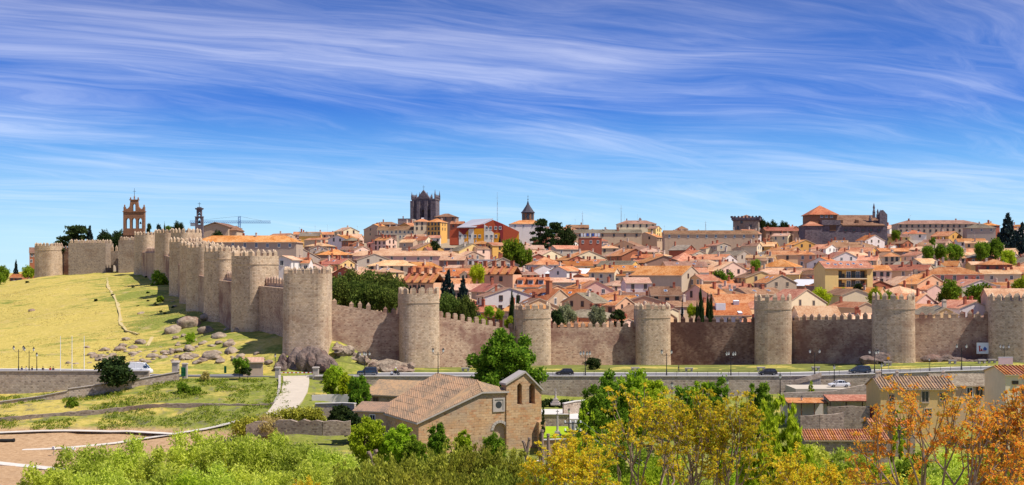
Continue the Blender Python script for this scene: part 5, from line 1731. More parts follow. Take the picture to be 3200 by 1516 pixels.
def fin_house(px, py, wpx, label, n, Y):
 """red-roofed terrace whose party walls rise as brick fins"""
 s = Y / FPX
 w = wpx * s
 zg = gz(PX(px, Y), Y) - 1
 H = PZ(py, Y) - zg
 root = thing('terraced_house', label, 'house', (PX(px, Y), Y + 6, zg), R(-18), 'houses of the town')
 mb = MB(); mb.box((0, 0, H / 2), (w, 10, H)); ob('wall', mb.mesh('terrace_wall', 'plaster_peach'), root)
 mb = MB(); roof_gable(mb, w, 10, R(27), .3, .2); ro = ob('roof', mb.mesh('terrace_roof', ['roof_orange', 'frame_brown']), root, (0, 0, H))
 hr = math.tan(R(27)) * 5
 mb = MB()
 for sg in (-1, 1):
  mb.hull8([(-.28, 0, hr), (.28, 0, hr), (.28, sg * 5.4, -.1), (-.28, sg * 5.4, -.1), (-.28, 0, hr + 1.0), (.28, 0, hr + 1.0), (.28, sg * 5.4, .9), (-.28, sg * 5.4, .9)])
 mb.box((0, -.4, hr + 1.2), (1.1, 1.5, 1.6)); mb.box((0, -.4, hr + 2.1), (1.3, 1.7, .2))
 me = mb.mesh('fin_wall', 'plaster_brick')
 for i in range(n):
  ob('fin_wall', me, root, (-w / 2 + w * (i + .5) / n, 0, H))
 win_on(root, WIN['b'], [(-w / 2 + w * (i + .2 + .5) / n, H - 2.2) for i in range(n - 1)], -5.003)
fin_house(1318, 884, 110, 'red terrace whose brick party walls stick up as fins, behind the pine grove', 4, 392)
fin_house(1545, 858, 150, 'red terrace with five brick fin walls below the loose green tree', 5, 440)
# washing line on a flat roof
def build_washing():
 Y = 640
 p = P(1845, 735, Y)
 root = thing('washing_line', 'washing line with white and blue laundry on a rooftop', 'washing line', tuple(p))
 mb = MB()
 for x in (-5, 5):
  mb.tube((x, 0, -3), (x, 0, 1.0), .06, .06, 5)
 mb.tube((-5, 0, .9), (5, 0, .9), .02, .02, 4)
 ob('line', mb.mesh('line', 'metal_grey'), root)
 rr = random.Random(3)
 for k in range(7):
  w, h = rr.uniform(.8, 1.2), rr.uniform(1.2, 2.0)
  mb = MB(); mb.hull8([(-w / 2, -.02, -h), (w / 2, -.02, -h), (w / 2, .03, -h), (-w / 2, .03, -h), (-w / 2, -.02, 0), (w / 2, -.02, 0), (w / 2, .03, 0), (-w / 2, .03, 0)])
  ob('cloth', mb.mesh('cloth', 'white_paint' if k not in (2, 4) else 'blue_paint'), root, (-4.2 + k * 1.4, 0, .9))
 S(1845, 748, 70, 6, 10, 0, 'f', 'brick', 'slate', 'flat-roofed brick house carrying a washing line', (3, 1, 'w'), 0, Y=638)
build_washing()
# ---------------------------------------------------------------- rocks
def rock_mesh(seed, rough=0.22, flat=0.7):
 import bmesh
 bm = bmesh.new()
 bmesh.ops.create_icosphere(bm, subdivisions=3, radius=1.0)
 r = random.Random(seed)
 dirs = [Vector((r.uniform(-1, 1), r.uniform(-1, 1), r.uniform(-1, 1))).normalized() for _ in range(13)]
 offs = [r.uniform(.55, .9) for _ in dirs]
 ph = [r.uniform(0, 6) for _ in range(6)]
 for v in bm.verts:
  d = v.co.normalized()
  k = 1.0
  for n, o in zip(dirs, offs):          # cleave flat faces
   q = d.dot(n)
   if q > 1e-3:
    k = min(k, o / q)
  k *= 1 + rough * .25 * (math.sin(d.x * 6 + ph[0]) * math.sin(d.y * 7 + ph[1]) + .6 * math.sin(d.z * 11 + ph[2]) * math.sin(d.x * 13 + ph[3]))
  v.co = d * k
  v.co.z *= flat
 me = bpy.data.meshes.new('rock')
 bm.to_mesh(me)
 bm.free()
 me.materials.append(M('rock'))
 me.polygons.foreach_set('use_smooth', [True] * len(me.polygons))
 return me
ROCKS = [rock_mesh(i) for i in range(8)]
NTH = 'first second third fourth fifth sixth seventh eighth ninth tenth eleventh twelfth thirteenth fourteenth fifteenth sixteenth seventeenth eighteenth nineteenth twentieth'.split()
def rocks():
 rr = random.Random(5)
 L = [(538, 1040, 62, 'big rounded boulder at the head of the boulder field'), (587, 1022, 74, 'largest flat-topped boulder below the shaded tower foot'), (640, 1040, 48, 'boulder beside the yellow-green shrub'),
  (685, 1056, 54, 'smooth pale boulder just below the second tower'), (706, 1032, 22, ''), (574, 1053, 26, ''), (548, 1058, 24, ''), (603, 1066, 27, ''), (439, 982, 26, 'dark boulder alone on the grass beside the path'), (436, 1076, 40, ''), (392, 1064, 26, ''), (416, 1090, 32, ''),
  (377, 1096, 42, ''), (323, 1097, 36, ''), (308, 1126, 44, 'boulder with a slanting face above the promenade'), (292, 1115, 30, ''), (418, 1112, 42, ''), (475, 1120, 42, ''), (531, 1108, 26, ''), (511, 1122, 32, ''), (570, 1122, 46, ''), (587, 1098, 52, 'split pale boulder among the rocks below the wall'),
  (606, 1116, 30, ''), (629, 1132, 32, ''), (675, 1108, 36, ''), (655, 1124, 60, 'broad dark boulder by the roadside wall'), (715, 1084, 42, ''), (721, 1106, 50, 'brown boulder at the edge of the tower shadow'), (482, 1102, 16, ''), (210, 1138, 22, ''), (236, 1139, 20, ''), (279, 1137, 20, ''),
  (98, 973, 26, 'single low rock far out on the dry grass'), (650, 1000, 60, 'shaded rock at the foot of the third uphill tower'), (700, 985, 40, 'shaded rock under the second uphill tower'), (745, 1035, 40, 'shaded rock under the first uphill tower'), (640, 1072, 22, ''), (555, 1080, 22, ''), (690, 1130, 26, ''), (500, 1088, 18, ''), (455, 1100, 18, ''),
  (350, 1112, 24, ''), (365, 1125, 26, ''), (540, 1130, 18, ''), (440, 1128, 20, ''), (612, 1088, 22, ''), (660, 1084, 26, ''), (735, 1130, 30, ''), (800, 1112, 24, ''), (820, 1130, 22, ''), (840, 1140, 30, ''), (545, 960, 18, 'small rock on the grass below the fifth uphill tower'), (540, 945, 14, 'tiny rock on the grass under the small round shrub')]
 pos = pxpath([(a, b) for a, b, *_ in L])
 seen = 0
 for i, ((a, b, w, lab), (X, Y)) in enumerate(zip(L, pos)):
  r = w * Y / FPX / 2 * 1.1
  Y2 = Y + r * .5
  o = ob('boulder', ROCKS[i % 8], None, (X, Y2, gz(X, Y2) + r * .02), rr.uniform(0, 6.28), scale=(r * 1.08, r * rr.uniform(.75, 1.0), r * rr.uniform(.7, .95)))
  if not lab:
   k = sorted(q[0] for q in L if not q[3]).index(a)
   k = k if k < 20 else 59 - k
   lab = f"{'small' if w < 24 else 'middling'} grey boulder, {NTH[k % 20]} of the unlabelled scatter counting from the {'flagpoles' if k < 20 else 'corner tower' }".replace('of the unlabelled scatter counting', 'in the boulder field, counted')
  tag(o, lab, 'boulder', 'granite boulders below the wall', 'thing')
 sp = [(rr.uniform(270, 770), rr.triangular(1066, 1142, 1124)) for _ in range(70)]
 for i, (X, Y) in enumerate(pxpath(sp)):
  r = rr.uniform(.4, 1.35)
  o = ob('loose_rock', ROCKS[i % 8], None, (X, Y, gz(X, Y) + r * .1), rr.uniform(0, 6.28), scale=(r * 1.2, r, r * .8))
  tag(o, 'one of the small loose rocks strewn among the big boulders below the wall', 'rock', 'loose rocks strewn among the boulders', 'thing')
 # the outcrop that carries the corner tower: several leaning masses grown into one
 def outcrop(name, lab, items):
  mbv, mbf = [], []
  for (px, py, Y, wx, hz, sd) in items:
   me = ROCKS[sd % 8]
   p = P(px, py, Y)
   k = len(mbv)
   ang = rr.uniform(0, 6)
   c, s = math.cos(ang), math.sin(ang)
   for v in me.vertices:
    x, y, z = v.co.x * c - v.co.y * s, v.co.x * s + v.co.y * c, v.co.z / .7
    mbv.append((p.x + x * wx, p.y + y * wx * .8, p.z + z * hz))
   for f in me.polygons:
    mbf.append([k + i for i in f.vertices])
  m = bpy.data.meshes.new(name)
  m.from_pydata(mbv, [], mbf)
  m.materials.append(M('rock_shaded' if 'purple' in lab or 'dark' in lab else 'rock'))
  tag(ob(name, m), lab, 'rock', kind='thing')
 big = [(rr.uniform(878, 1050), 0, rr.uniform(287.5, 294.5), rr.uniform(1.0, 2.2), rr.uniform(1.4, 3.2), rr.randrange(8)) for _ in range(46)]
 big = [(a, 1166 - 74 * max(0, 1 - abs(a - 955) / 120) * rr.uniform(.25, 1.0) * (1 if Y > 290 else .55), Y, w, h, k) for a, _, Y, w, h, k in big]
 outcrop('rock_outcrop', 'cracked purple-brown rock outcrop under the corner tower', big + [(930, 1135, 292.5, 4, 3.6, 1), (975, 1135, 292.5, 4, 3.8, 2), (1015, 1142, 293, 3.5, 3.0, 3), (905, 1148, 292, 3.2, 2.4, 5)])
 tum = [(1045 + 120 * q + rr.uniform(-8, 8), 1082 + 56 * q + rr.uniform(-4, 22), 300 - 5 * rr.random(), rr.uniform(.6, 1.7), rr.uniform(.5, 1.4), rr.randrange(8)) for q in [rr.random() for _ in range(34)]]
 outcrop('rock_outcrop', 'broken rocks tumbling down the foot of the sloping wall', tum + [(1070, 1118, 298, 3.0, 1.6, 0), (1110, 1128, 297.5, 3.2, 1.4, 3), (1145, 1138, 297, 2.6, 1.0, 2)])
 low = [(rr.uniform(1150, 1300), rr.uniform(1140, 1158), rr.uniform(291.8, 295), rr.uniform(.7, 2.0), rr.uniform(.5, 1.1), rr.randrange(8)) for _ in range(22)]
 outcrop('rock_outcrop', 'low sunlit sandy rock beside the road behind the motorcyclist', low + [(1215, 1148, 294, 4.4, 1.9, 1), (1180, 1152, 293.6, 3.0, 1.2, 4), (1262, 1154, 293.8, 3.6, 1.1, 6)])
 outcrop('rock_outcrop', 'low dark rock along the foot of the wall near the white banner', [(2915, 1122, 302, 3.0, 1.3, 3), (2955, 1122, 302, 2.6, 1.1, 5), (2990, 1126, 302, 2.4, .8, 2), (3030, 1128, 302, 2.6, .6, 6), (3075, 1128, 301.5, 2.4, .7, 1), (2935, 1128, 300.8, 1.4, .7, 0), (3050, 1130, 300.8, 1.2, .5, 4)])
 outcrop('rock_outcrop', 'dark grassy rock at the foot of the tower by the minivan', [(2720, 1128, 300, 3.0, 1.4, 0), (2750, 1122, 300, 2.8, 1.7, 4)])
rocks()
# ---------------------------------------------------------------- walls of the near slope
def wall_line(name, label, pts, thick=0.6, mat='rubble_stone', cap=None, cat='wall', rough=0.0):
 """pts: (X, Y, zbottom, ztop); one free-standing wall, optional coping"""
 p0 = pts[0]
 root = thing(name, label, cat, (p0[0], p0[1], p0[2]))
 mb, mc = MB(), MB()
 fine = []
 for a, b in zip(pts[:-1], pts[1:]):
  L = math.hypot(b[0] - a[0], b[1] - a[1])
  k = max(1, int(L / (1.2 if rough else 6)))
  fine += [tuple(a[j] + (b[j] - a[j]) * i / k for j in range(4)) for i in range(k)]
 fine.append(pts[-1])
 rr = random.Random(len(label))
 if rough:
  fine = [(a, b, c, d + rr.uniform(-rough, rough)) for a, b, c, d in fine]
 u = 0.0
 for a, b in zip(fine[:-1], fine[1:]):
  d = Vector((b[0] - a[0], b[1] - a[1]))
  L = d.length
  d.normalize()
  n = Vector((d.y, -d.x)) * thick / 2
  if n.y > 0:
   n = -n
  o = lambda q, s, z: (q[0] + n.x * s - p0[0], q[1] + n.y * s - p0[1], z - p0[2])
  uv = [(u, a[2]), (u + L, b[2]), (u + L, b[3]), (u, a[3])]
  mb.face([o(a, 1, a[2]), o(b, 1, b[2]), o(b, 1, b[3]), o(a, 1, a[3])], 0, uv)
  mb.face([o(b, -1, b[2]), o(a, -1, a[2]), o(a, -1, a[3]), o(b, -1, b[3])], 0, uv)
  mb.face([o(a, 1, a[3]), o(b, 1, b[3]), o(b, -1, b[3]), o(a, -1, a[3])])
  if cap:
   e = 1 + .16 / thick * 2
   mc.hull8([o(a, e, a[3]), o(b, e, b[3]), o(b, -e, b[3]), o(a, -e, a[3]), o(a, e, a[3] + .14), o(b, e, b[3] + .14), o(b, -e, b[3] + .14), o(a, -e, a[3] + .14)])
  u += L
 for q, (c, e) in ((fine[0], (fine[0], fine[1])), (fine[-1], (fine[-2], fine[-1]))):
  d = Vector((e[0] - c[0], e[1] - c[1])).normalized()
  n = Vector((d.y, -d.x)) * thick / 2
  o = lambda s, z: (q[0] + n.x * s - p0[0], q[1] + n.y * s - p0[1], z - p0[2])
  mb.face([o(1, q[2]), o(-1, q[2]), o(-1, q[3]), o(1, q[3])])
 ob('wall_face', mb.mesh(name, mat), root)
 if cap:
  ob('coping', mc.mesh('coping', cap), root)
 return root
xs = np.linspace(PX(985, 279), PX(3240, 279), 40)
wall_line('retaining_wall', 'long grey stone retaining wall holding up the road', [(x, 278.7, -7.0, road_z(x) + .22) for x in xs], .6, 'retaining_stone', 'pavement_stone')
xs = np.linspace(-170, PX(468, 279), 16)
wall_line('retaining_wall', 'tall stained promenade wall with blocked arches below the three flagpoles', [(x, 278.7, -7, 1.55 + .35 * (x < -1e9)) for x in xs], .7, 'retaining_stone', 'granite_cut')
_m = MB()
for a, b in zip(xs[:-1], xs[1:]):
 _m.face([(a, 279, road_z(a) + .12), (b, 279, road_z(b) + .12), (b, 281.5, road_z(b) + .12), (a, 281.5, road_z(a) + .12)])
tag(ob('promenade', _m.mesh('promenade', 'pavement_stone')), 'pale paved promenade behind the stained wall', kind='structure')
del _m
_slope = [(-60, 1262, 266), (0, 1256, 267), (120, 1240, 268.5), (212, 1222, 269.5), (214, 1216, 269.5), (300, 1204, 271), (420, 1188, 274), (470, 1178, 275), (560, 1162, 277)]
wall_line('parapet_wall', 'low sloping parapet climbing beside the dark spreading shrub', [(*P(a, b, Y)[:2], P(a, b, Y).z - 3, P(a, b, Y).z) for a, b, Y in _slope], .5, 'retaining_stone', 'granite_cut')
_ter = [(-80, 1312, 254.5), (0, 1305, 255), (150, 1293, 256), (300, 1281, 257), (420, 1268, 258), (520, 1261, 258), (700, 1262, 257.5), (800, 1263, 256.5), (858, 1258, 257)]
wall_line('terrace_wall', 'long dry-stone terrace wall crossing the green bank', [(*P(a, b, Y)[:2], P(a, b, Y).z - 2.0, P(a, b, Y).z) for a, b, Y in _ter], .6, 'rubble_stone', rough=.12)
wall_line('kerb_wall', 'low curved wall edging the concrete ramp', [(*P(a, b, Y)[:2], P(a, b, Y).z - 2, P(a, b, Y).z) for a, b, Y in [(858, 1258, 257), (868, 1236, 262), (874, 1200, 270), (874, 1172, 277)]], .5, 'granite_cut')
wall_line('rubble_wall', 'ruined dry-stone wall beyond the willows left of the church', [(*P(a, b, Y)[:2], P(a, b, Y).z - 2.5, P(a, b, Y).z) for a, b, Y in [(770, 1325, 232), (850, 1318, 232), (930, 1312, 231), (1010, 1318, 230), (1095, 1316, 230)]], .9, 'rubble_stone', rough=.35)
wall_line('garden_wall', 'plain garden wall with pale coping between the hedge and the annex', [(*P(a, b, Y)[:2], P(a, b, Y).z - 3.5, P(a, b, Y).z) for a, b, Y in [(985, 1262, 248), (1070, 1260, 248), (1110, 1262, 246)]], .5, 'retaining_stone', 'pavement_stone')
wall_line('garden_wall', 'whitewashed low wall under the young green trees by the ramp', [(*P(a, b, Y)[:2], P(a, b, Y).z - 2.5, P(a, b, Y).z) for a, b, Y in [(975, 1235, 259), (1060, 1232, 259), (1120, 1236, 258)]], .4, 'plaster_white')
def pillar(px, base, top, Y, label, w=1.0, mat='granite_cut', name='gate_pillar'):
 z0, z1 = PZ(base, Y), PZ(top, Y)
 root = thing(name, label, 'pillar', (PX(px, Y), Y, z0 - 1))
 mb = MB(); mb.box((0, 0, (z1 - z0 + 1) / 2), (w, w, z1 - z0 + 1)); ob('shaft', mb.mesh('pillar', mat), root)
 mb = MB(); mb.box((0, 0, z1 - z0 + 1 + .12), (w * 1.25, w * 1.25, .24), taper=.9); ob('cap', mb.mesh('pillar_cap', mat), root)
pillar(987, 1188, 1150, 279.5, 'square stone pillar at the mouth of the ramp, road side', 1.2)
pillar(868, 1182, 1150, 279.5, 'square stone pillar where the bank wall meets the ramp', 1.0)
pillar(549, 1168, 1133, 277.5, 'stone gatepost beside the white van', 1.3)
pillar(578, 1168, 1138, 277.5, 'stone gatepost next to the green door', 1.0)
def gatepiece(px, base, top, Y, w, label, mat='green_paint'):
 z0, z1 = PZ(base, Y), PZ(top, Y)
 root = thing('metal_gate', label, 'gate', (PX(px, Y), Y, z0))
 mb = MB(); mb.box((0, 0, (z1 - z0) / 2), (w, .12, z1 - z0)); ob('leaf', mb.mesh('gate_leaf', mat), root)
 mb = MB()
 for x in (-w / 2 + .06, w / 2 - .06):
  mb.box((x, -.09, (z1 - z0) / 2), (.12, .06, z1 - z0))
 mb.box((0, -.085, (z1 - z0) * .5), (w - .26, .05, .12))
 ob('frame', mb.mesh('gate_frame', mat), root)
gatepiece(573, 1176, 1148, 276.8, .95, 'green metal door in the gateway of the bank wall')
gatepiece(704, 1166, 1144, 277.5, .5, 'narrow green metal gate post plate by the roadside')
# small stone hut by the road at the foot of the rocks
house(782, 1132, 70, 3, 6, 14, 'g', 'stone', 'pale', '', (0, 1, 'b'), 0, 0, Y=283, pitch=14, label='small stone hut with pinkish roof by the bank road', name='stone_hut')
house(1250, 1236, 196, 5, 13, -24, 'g', 'rubble_stone', 'old', '', (2, 1, 'b'), 0, 0, Y=256, pitch=20, label='long stone barn with weathered roof behind the church annex', name='barn')
house(1185, 1286, 140, 4, 8, -18, 'g', 'plaster_tan', 'old', '', (1, 1, 'w'), 0, 0, Y=238, pitch=17, label='small lean-to annex with orange tiles against the church', name='annex')
for _n in ('stone_hut', 'barn', 'annex'):
 bpy.data.objects[_n]['group'] = ''
 del bpy.data.objects[_n]['group']
 bpy.data.objects[_n]['category'] = 'building'
# ---------------------------------------------------------------- the small stone church in front of the walls
def build_church():
 A = P(1308, 1318, 222)
 B = P(1690, 1300, 232)
 rz = math.atan2(B.y - A.y, B.x - A.x)
 W_ = math.hypot(B.x - A.x, B.y - A.y)
 z0 = -10.0
 root = thing('stone_church', 'small ochre stone church with big weathered tile roof and twin-arched bell gable', 'church', (A.x, A.y, z0), rz)
 za = A.z - z0                     # eave height at the low corner
 u1 = W_ * .50
 ridge_z = PZ(1188, 231) - z0
 top1 = PZ(1226, 227) - z0
 u2 = W_ * .715
 depth = 21.0
 # facade with a half gable, door arch and round window opening
 def top(u):
  if u < u1:
   return za + (top1 - za) * u / u1
  return top1 - .1 * (u - u1) / max(.1, (u2 - u1))
 zd = PZ(1322, 228) - z0
 ud = W_ * .655
 zr = PZ(1266, 228) - z0
 mb = MB()
 slices(mb, 0, u2, top, [(ud - 1.25, ud + 1.25, 1.2, zd - 1.3, True)], 0, .9, 0, dx=.5)
 ob('facade', mb.mesh('church_facade', 'church_stone'), root)
 mb = MB(); mb.box((ud, .75, (1.2 + zd) / 2), (2.7, .3, zd - 1.0)); ob('blocked_door', mb.mesh('blocked_door', 'plaster_tan'), root)
 mb = MB()
 n = 9
 for i in range(n):
  a0, a1 = math.pi * i / n, math.pi * (i + .9) / n
  q = [(ud - math.cos(a) * r, zd - 1.3 + math.sin(a) * r) for r, a in ((1.27, a0), (1.27, a1), (1.75, a1), (1.75, a0))]
  mb.hull8([(x, -.12, z) for x, z in q] + [(x, .06, z) for x, z in q])
 ob('arch_ring', mb.mesh('arch_ring', 'granite_cut'), root)
 ur = W_ * .645
 mb = MB()
 for c, s in (((ur, -.08, zr + 1.1), (2.3, .16, .3)), ((ur, -.08, zr - 1.1), (2.3, .16, .3)), ((ur - 1.0, -.08, zr), (.3, .16, 1.9)), ((ur + 1.0, -.08, zr), (.3, .16, 1.9))):
  mb.box(c, s)
 mb.box((ur, -.03, zr), (1.7, .06, 1.9))
 rw = ob('round_window', mb.mesh('window_surround', 'granite_cut'), root)
 mb = MB(); mb.tube((ur, -.07, zr), (ur, -.02, zr), .62, .62, 18); ob('glass', mb.mesh('window_glass', 'glass_dark'), rw)
 # side wall facing left, back walls
 mb = MB()
 mb.box((.45, depth / 2 + .45, za / 2), (.9, depth - .9, za))
 mb.box((W_ / 2, depth - .45, (za + 1) / 2), (W_ - 1.8, .9, za + 1))
 mb.box((W_ - .45, depth / 2 + .45, (za + 1) / 2), (.9, depth - .9, za + 1))
 ob('side_wall', mb.mesh('church_side', 'church_stone'), root)
 # roof: long left slope, hip at the front, right slope
 F, K = (u1 + .6, 3.0, ridge_z), (u1 - .2, depth + .3, ridge_z)
 e0, e1 = (-.5, -.45, za - .15), (-.5, depth + .3, za - .15)
 h1 = (u1 + .1, -.45, top1 + .12)
 h2 = (u2 + .2, -.45, top1 + .02)
 r1, r2 = (W_ + .3, 2.0, za + .9), (W_ + .3, depth + .3, za + .9)
 rr = random.Random(4)
 mb = MB()
 def slab(pts, mat, nrow):
  pts = [Vector(p) for p in pts]
  mb.face(pts, mat, [((p - pts[0]).dot((pts[1] - pts[0]).normalized()), (p - pts[0]).length) for p in pts])
 slab([e1, e0, h1, F, K], 0, 0)
 slab([h1, h2, (u2 + .2, 1.2, top1 + .4), F], 0, 0)
 slab([(u2 + .2, 1.2, top1 + .4), r1, r2, K, F], 0, 0)
 dn = lambda q: (q[0], q[1], q[2] - .3)
 for a, b in ((e1, e0), (e0, h1), (h1, h2), (K, e1)):
  mb.face([dn(a), dn(b), b, a], 1)
 roof = ob('roof', mb.mesh('church_roof', ['roof_old', 'granite_cut']), root)
 mb = MB()
 for a, b in ((F, h1), (F, K)):
  a, b = Vector(a), Vector(b)
  k = int((b - a).length / .5)
  for i in range(k):
   mb.tube(a.lerp(b, i / k), a.lerp(b, (i + .95) / k), .17, .14, 6)
 ob('ridge_tile', mb.mesh('ridge_tile', 'roof_old'), roof)
 # tile rows laid as geometry down the big slope
 E0, H1, K1, E1 = Vector(e0), Vector(h1), Vector(K), Vector(e1)
 mb = MB()
 n = 46
 for i in range(n):
  t = (i + .5) / n
  a = E0.lerp(E1, t)
  # upper end on hip/ridge
  up = Vector((u1 + .6, a.y + 0.0, ridge_z)) if a.y > 3 else Vector(h1).lerp(Vector(F), max(0, (a.y + .45) / 3.45))
  if a.y > 3:
   up = Vector(F).lerp(Vector(K), (a.y - 3) / (depth + .3 - 3))
  k = 7
  for j in range(k):
   p, q = a.lerp(up, j / k), a.lerp(up, (j + 1.06) / k)
   off = Vector((rr.uniform(-.03, .03), rr.uniform(-.03, .03), .03 + rr.uniform(0, .05)))
   mb.tube(p + off, q + off - Vector((0, 0, .03)), .16, .13, 5, cap=False)
 to = ob('roof_tile', mb.mesh('roof_tile', 'roof_old'), roof)
 to['kind'] = 'stuff'
 # bell gable
 g0, g1, gp = W_ * .705, W_ * 1.0, W_ * .86
 zs0, zs1, zp = PZ(1198, 231) - z0, PZ(1218, 232) - z0, PZ(1164, 231.5) - z0
 mb = MB()
 zsill = PZ(1262, 231) - z0
 zsp = PZ(1203, 231) - z0
 slices(mb, g0, g1, lambda u: zs0 + (zp - zs0) * (u - g0) / (gp - g0) if u < gp else zp + (zs1 - zp) * (u - gp) / (g1 - gp), [(W_ * .795, W_ * .835, zsill, zsp, True), (W_ * .895, W_ * .945, zsill, zsp - .3, True)], -.25, 2.0, 0, dx=.5)
 bg = ob('bell_gable', mb.mesh('bell_gable', 'church_stone'), root)
 mb = MB(); mb.box((W_ * .855, 1.7, (zsill + zsp) / 2 + .4), (W_ * .18, .3, zsp - zsill + 1.6)); ob('blocking', mb.mesh('blocking', 'rubble_stone'), bg)
 mb = MB()
 for (ua, ub, a, b) in ((g0 - .25, gp, zs0 - .15, zp), (gp, g1 + .25, zp, zs1 - .2)):
  mb.hull8([(ua, -.55, a), (ub, -.55, b), (ub, 2.3, b), (ua, 2.3, a), (ua, -.55, a + .35), (ub, -.55, b + .35), (ub, 2.3, b + .35), (ua, 2.3, a + .35)])
 ob('coping', mb.mesh('gable_coping', 'granite_cut'), bg)
 # buttress and plinth steps
 mb = MB(); mb.box((W_ - .3, -.7, 3.0), (1.3, 1.0, 6.0)); ob('buttress', mb.mesh('buttress', 'church_stone'), root)
 mb = MB(); mb.box((W_ * .22, -.2, 2.2), (.9, .5, 4.4)); ob('buttress', mb.mesh('buttress2', 'church_stone'), root)
 for i in range(6):
  mb = MB(); mb.box((0, 0, 0), (4.2, .45, .22)); ob('step', mb.mesh('step', 'granite_cut'), root, (W_ * .72, -1.0 - i * .45, 1.0 - i * .2))
build_church()
# ---------------------------------------------------------------- houses and yards on the right, below the road
def tile_house(label, px0, px1, py_eave, py_ridge, Y, depth, wall, zbase, rows, roofmat='roof_old', wins=(), name='village_house', rz=0.0, vis=True):
 s = Y / FPX
 X0, X1 = PX(px0, Y), PX(px1, Y)
 L = X1 - X0
 ze = PZ(py_eave, Y)
 zr = PZ(py_ridge, Y + depth / 2)
 root = thing(name, label, 'house', ((X0 + X1) / 2, Y + depth / 2, zbase), rz)
 H = ze - zbase
 hr = zr - ze
 l, d = L / 2, depth / 2
 mb = MB()
 mb.face([(-l, -d, 0), (l, -d, 0), (l, -d, H), (-l, -d, H)])
 mb.face([(l, d, 0), (-l, d, 0), (-l, d, H), (l, d, H)])
 mb.face([(l, -d, 0), (l, d, 0), (l, d, H), (l, 0, H + hr), (l, -d, H)])
 mb.face([(-l, d, 0), (-l, -d, 0), (-l, -d, H), (-l, 0, H + hr), (-l, d, H)])
 ob('wall', mb.mesh('village_wall', wall), root)
 mb = MB()
 roof_gable(mb, L, depth, math.atan2(hr, d), .4, .25, .18)
 ro = ob('roof', mb.mesh('village_roof', [roofmat, 'frame_tan']), root, (0, 0, H))
 if rows:
  mb = MB()
  k = 6
  tl = hr / d
  for j in range(k):
   t0, t1 = j / k, (j + 1.05) / k
   p = lambda t: (0, -(d + .4) * (1 - t), (-tl * .4) * (1 - t) + hr * t + .2 + .02 * (j % 2))
   mb.tube(p(t0), p(t1), .17, .14, 6, cap=(j == 0))
  me = mb.mesh('tile_row', roofmat)
  for i in range(rows):
   ob('tile_row', me, ro, (-l - .2 + (L + .4) * (i + .5) / rows, 0, 0))
 for (px, py, w, h, kind) in wins:
  o = ob('window', WIN[kind], root, (PX(px, Y) - (X0 + X1) / 2, -d - .003, PZ(py, Y) - zbase), scale=(w, 1.3, h))
 return root, ro, H, hr
r_, ro_, H_, hr_ = tile_house('yellow house with ribbed tile roof and grey-framed windows behind the red-leaved tree', 2752, 2986, 1216, 1180, 235, 9.5, 'plaster_yellow', -9, 26, 'roof_old',
       [(2786, 1256, .9, 1.3, 't'), (2838, 1252, 1.0, 1.5, 't'), (2891, 1256, 1.2, 1.9, 't'), (2945, 1252, .9, 1.4, 't'), (2790, 1300, .9, 1.3, 't'), (2900, 1302, 1.2, 1.4, 't')])
for x, y in ((-6.4, -.6), (-5.6, .4), (-2.3, .5), (6.2, 0)):
 ob('chimney', CHIM[1], ro_, (x, y, hr_ * .85), scale=(.7, .7, .8))
r_, ro_, H_, hr_ = tile_house('long low house with faded brown roof behind the yellow house', 2935, 3150, 1206, 1170, 250, 12, 'plaster_tan', -9, 0, 'roof_grey', [(3030, 1238, 1, 1.6, 'w'), (3060, 1238, 1, 1.6, 'b'), (3105, 1240, 1.2, 1.6, 'b'), (2975, 1238, 1, 1.5, 'b')])
r_, ro_, H_, hr_ = tile_house('white house with red roof at the picture edge below the road', 3142, 3290, 1172, 1146, 226, 10, 'plaster_cream', -9, 14, 'roof_orange', [(3172, 1200, .9, .5, 'b'), (3200, 1240, 1, 1.4, 'b')])
tile_house('low outbuilding with bright ribbed tile roof at the edge of the trees', 2518, 2775, 1376, 1346, 212, 7, 'rubble_stone', -11, 34, 'roof_orange')
tile_house('small shed roof of ribbed tiles beside the yard wall', 2725, 2860, 1335, 1312, 220, 6, 'rubble_stone', -11, 16, 'roof_orange', name='shed')
def open_shed(label, px0, px1, py_low, py_high, Y, dep):
 s = Y / FPX
 X0, X1 = PX(px0, Y), PX(px1, Y)
 zl, zh = PZ(py_low, Y), PZ(py_high, Y + dep)
 L = X1 - X0
 root = thing('open_shed', label, 'shed', ((X0 + X1) / 2, Y, -9))
 mb = MB()
 mb.face([(-L / 2, 0, zl + 9.2), (L / 2, 0, zl + 9.2), (L / 2, dep, zh + 9.2), (-L / 2, dep, zh + 9.2)], 0, [(0, 0), (L, 0), (L, dep), (0, dep)])
 mb.face([(-L / 2, dep, zh + 9), (L / 2, dep, zh + 9), (L / 2, 0, zl + 9), (-L / 2, 0, zl + 9)], 1)
 for a, b in (((-L / 2, 0, zl), (L / 2, 0, zl)), ((L / 2, 0, zl), (L / 2, dep, zh)), ((L / 2, dep, zh), (-L / 2, dep, zh)), ((-L / 2, dep, zh), (-L / 2, 0, zl))):
  mb.face([(a[0], a[1], a[2] + 9), (b[0], b[1], b[2] + 9), (b[0], b[1], b[2] + 9.2), (a[0], a[1], a[2] + 9.2)], 1)
 ob('roof', mb.mesh('shed_roof', ['roof_orange', 'frame_brown']), root)
 n = max(3, int(L / 3))
 mb = MB(); mb.box((0, 0, (zl + 9) / 2), (.18, .18, zl + 9)); me = mb.mesh('post', 'frame_brown')
 for i in range(n + 1):
  ob('post', me, root, (-L / 2 + .2 + (L - .4) * i / n, .3, 0))
 mb = MB(); mb.box((0, dep - .2, (zh + 8.8) / 2), (L - .1, .3, zh + 8.8)); ob('back_wall', mb.mesh('shed_back', 'plaster_white'), root)
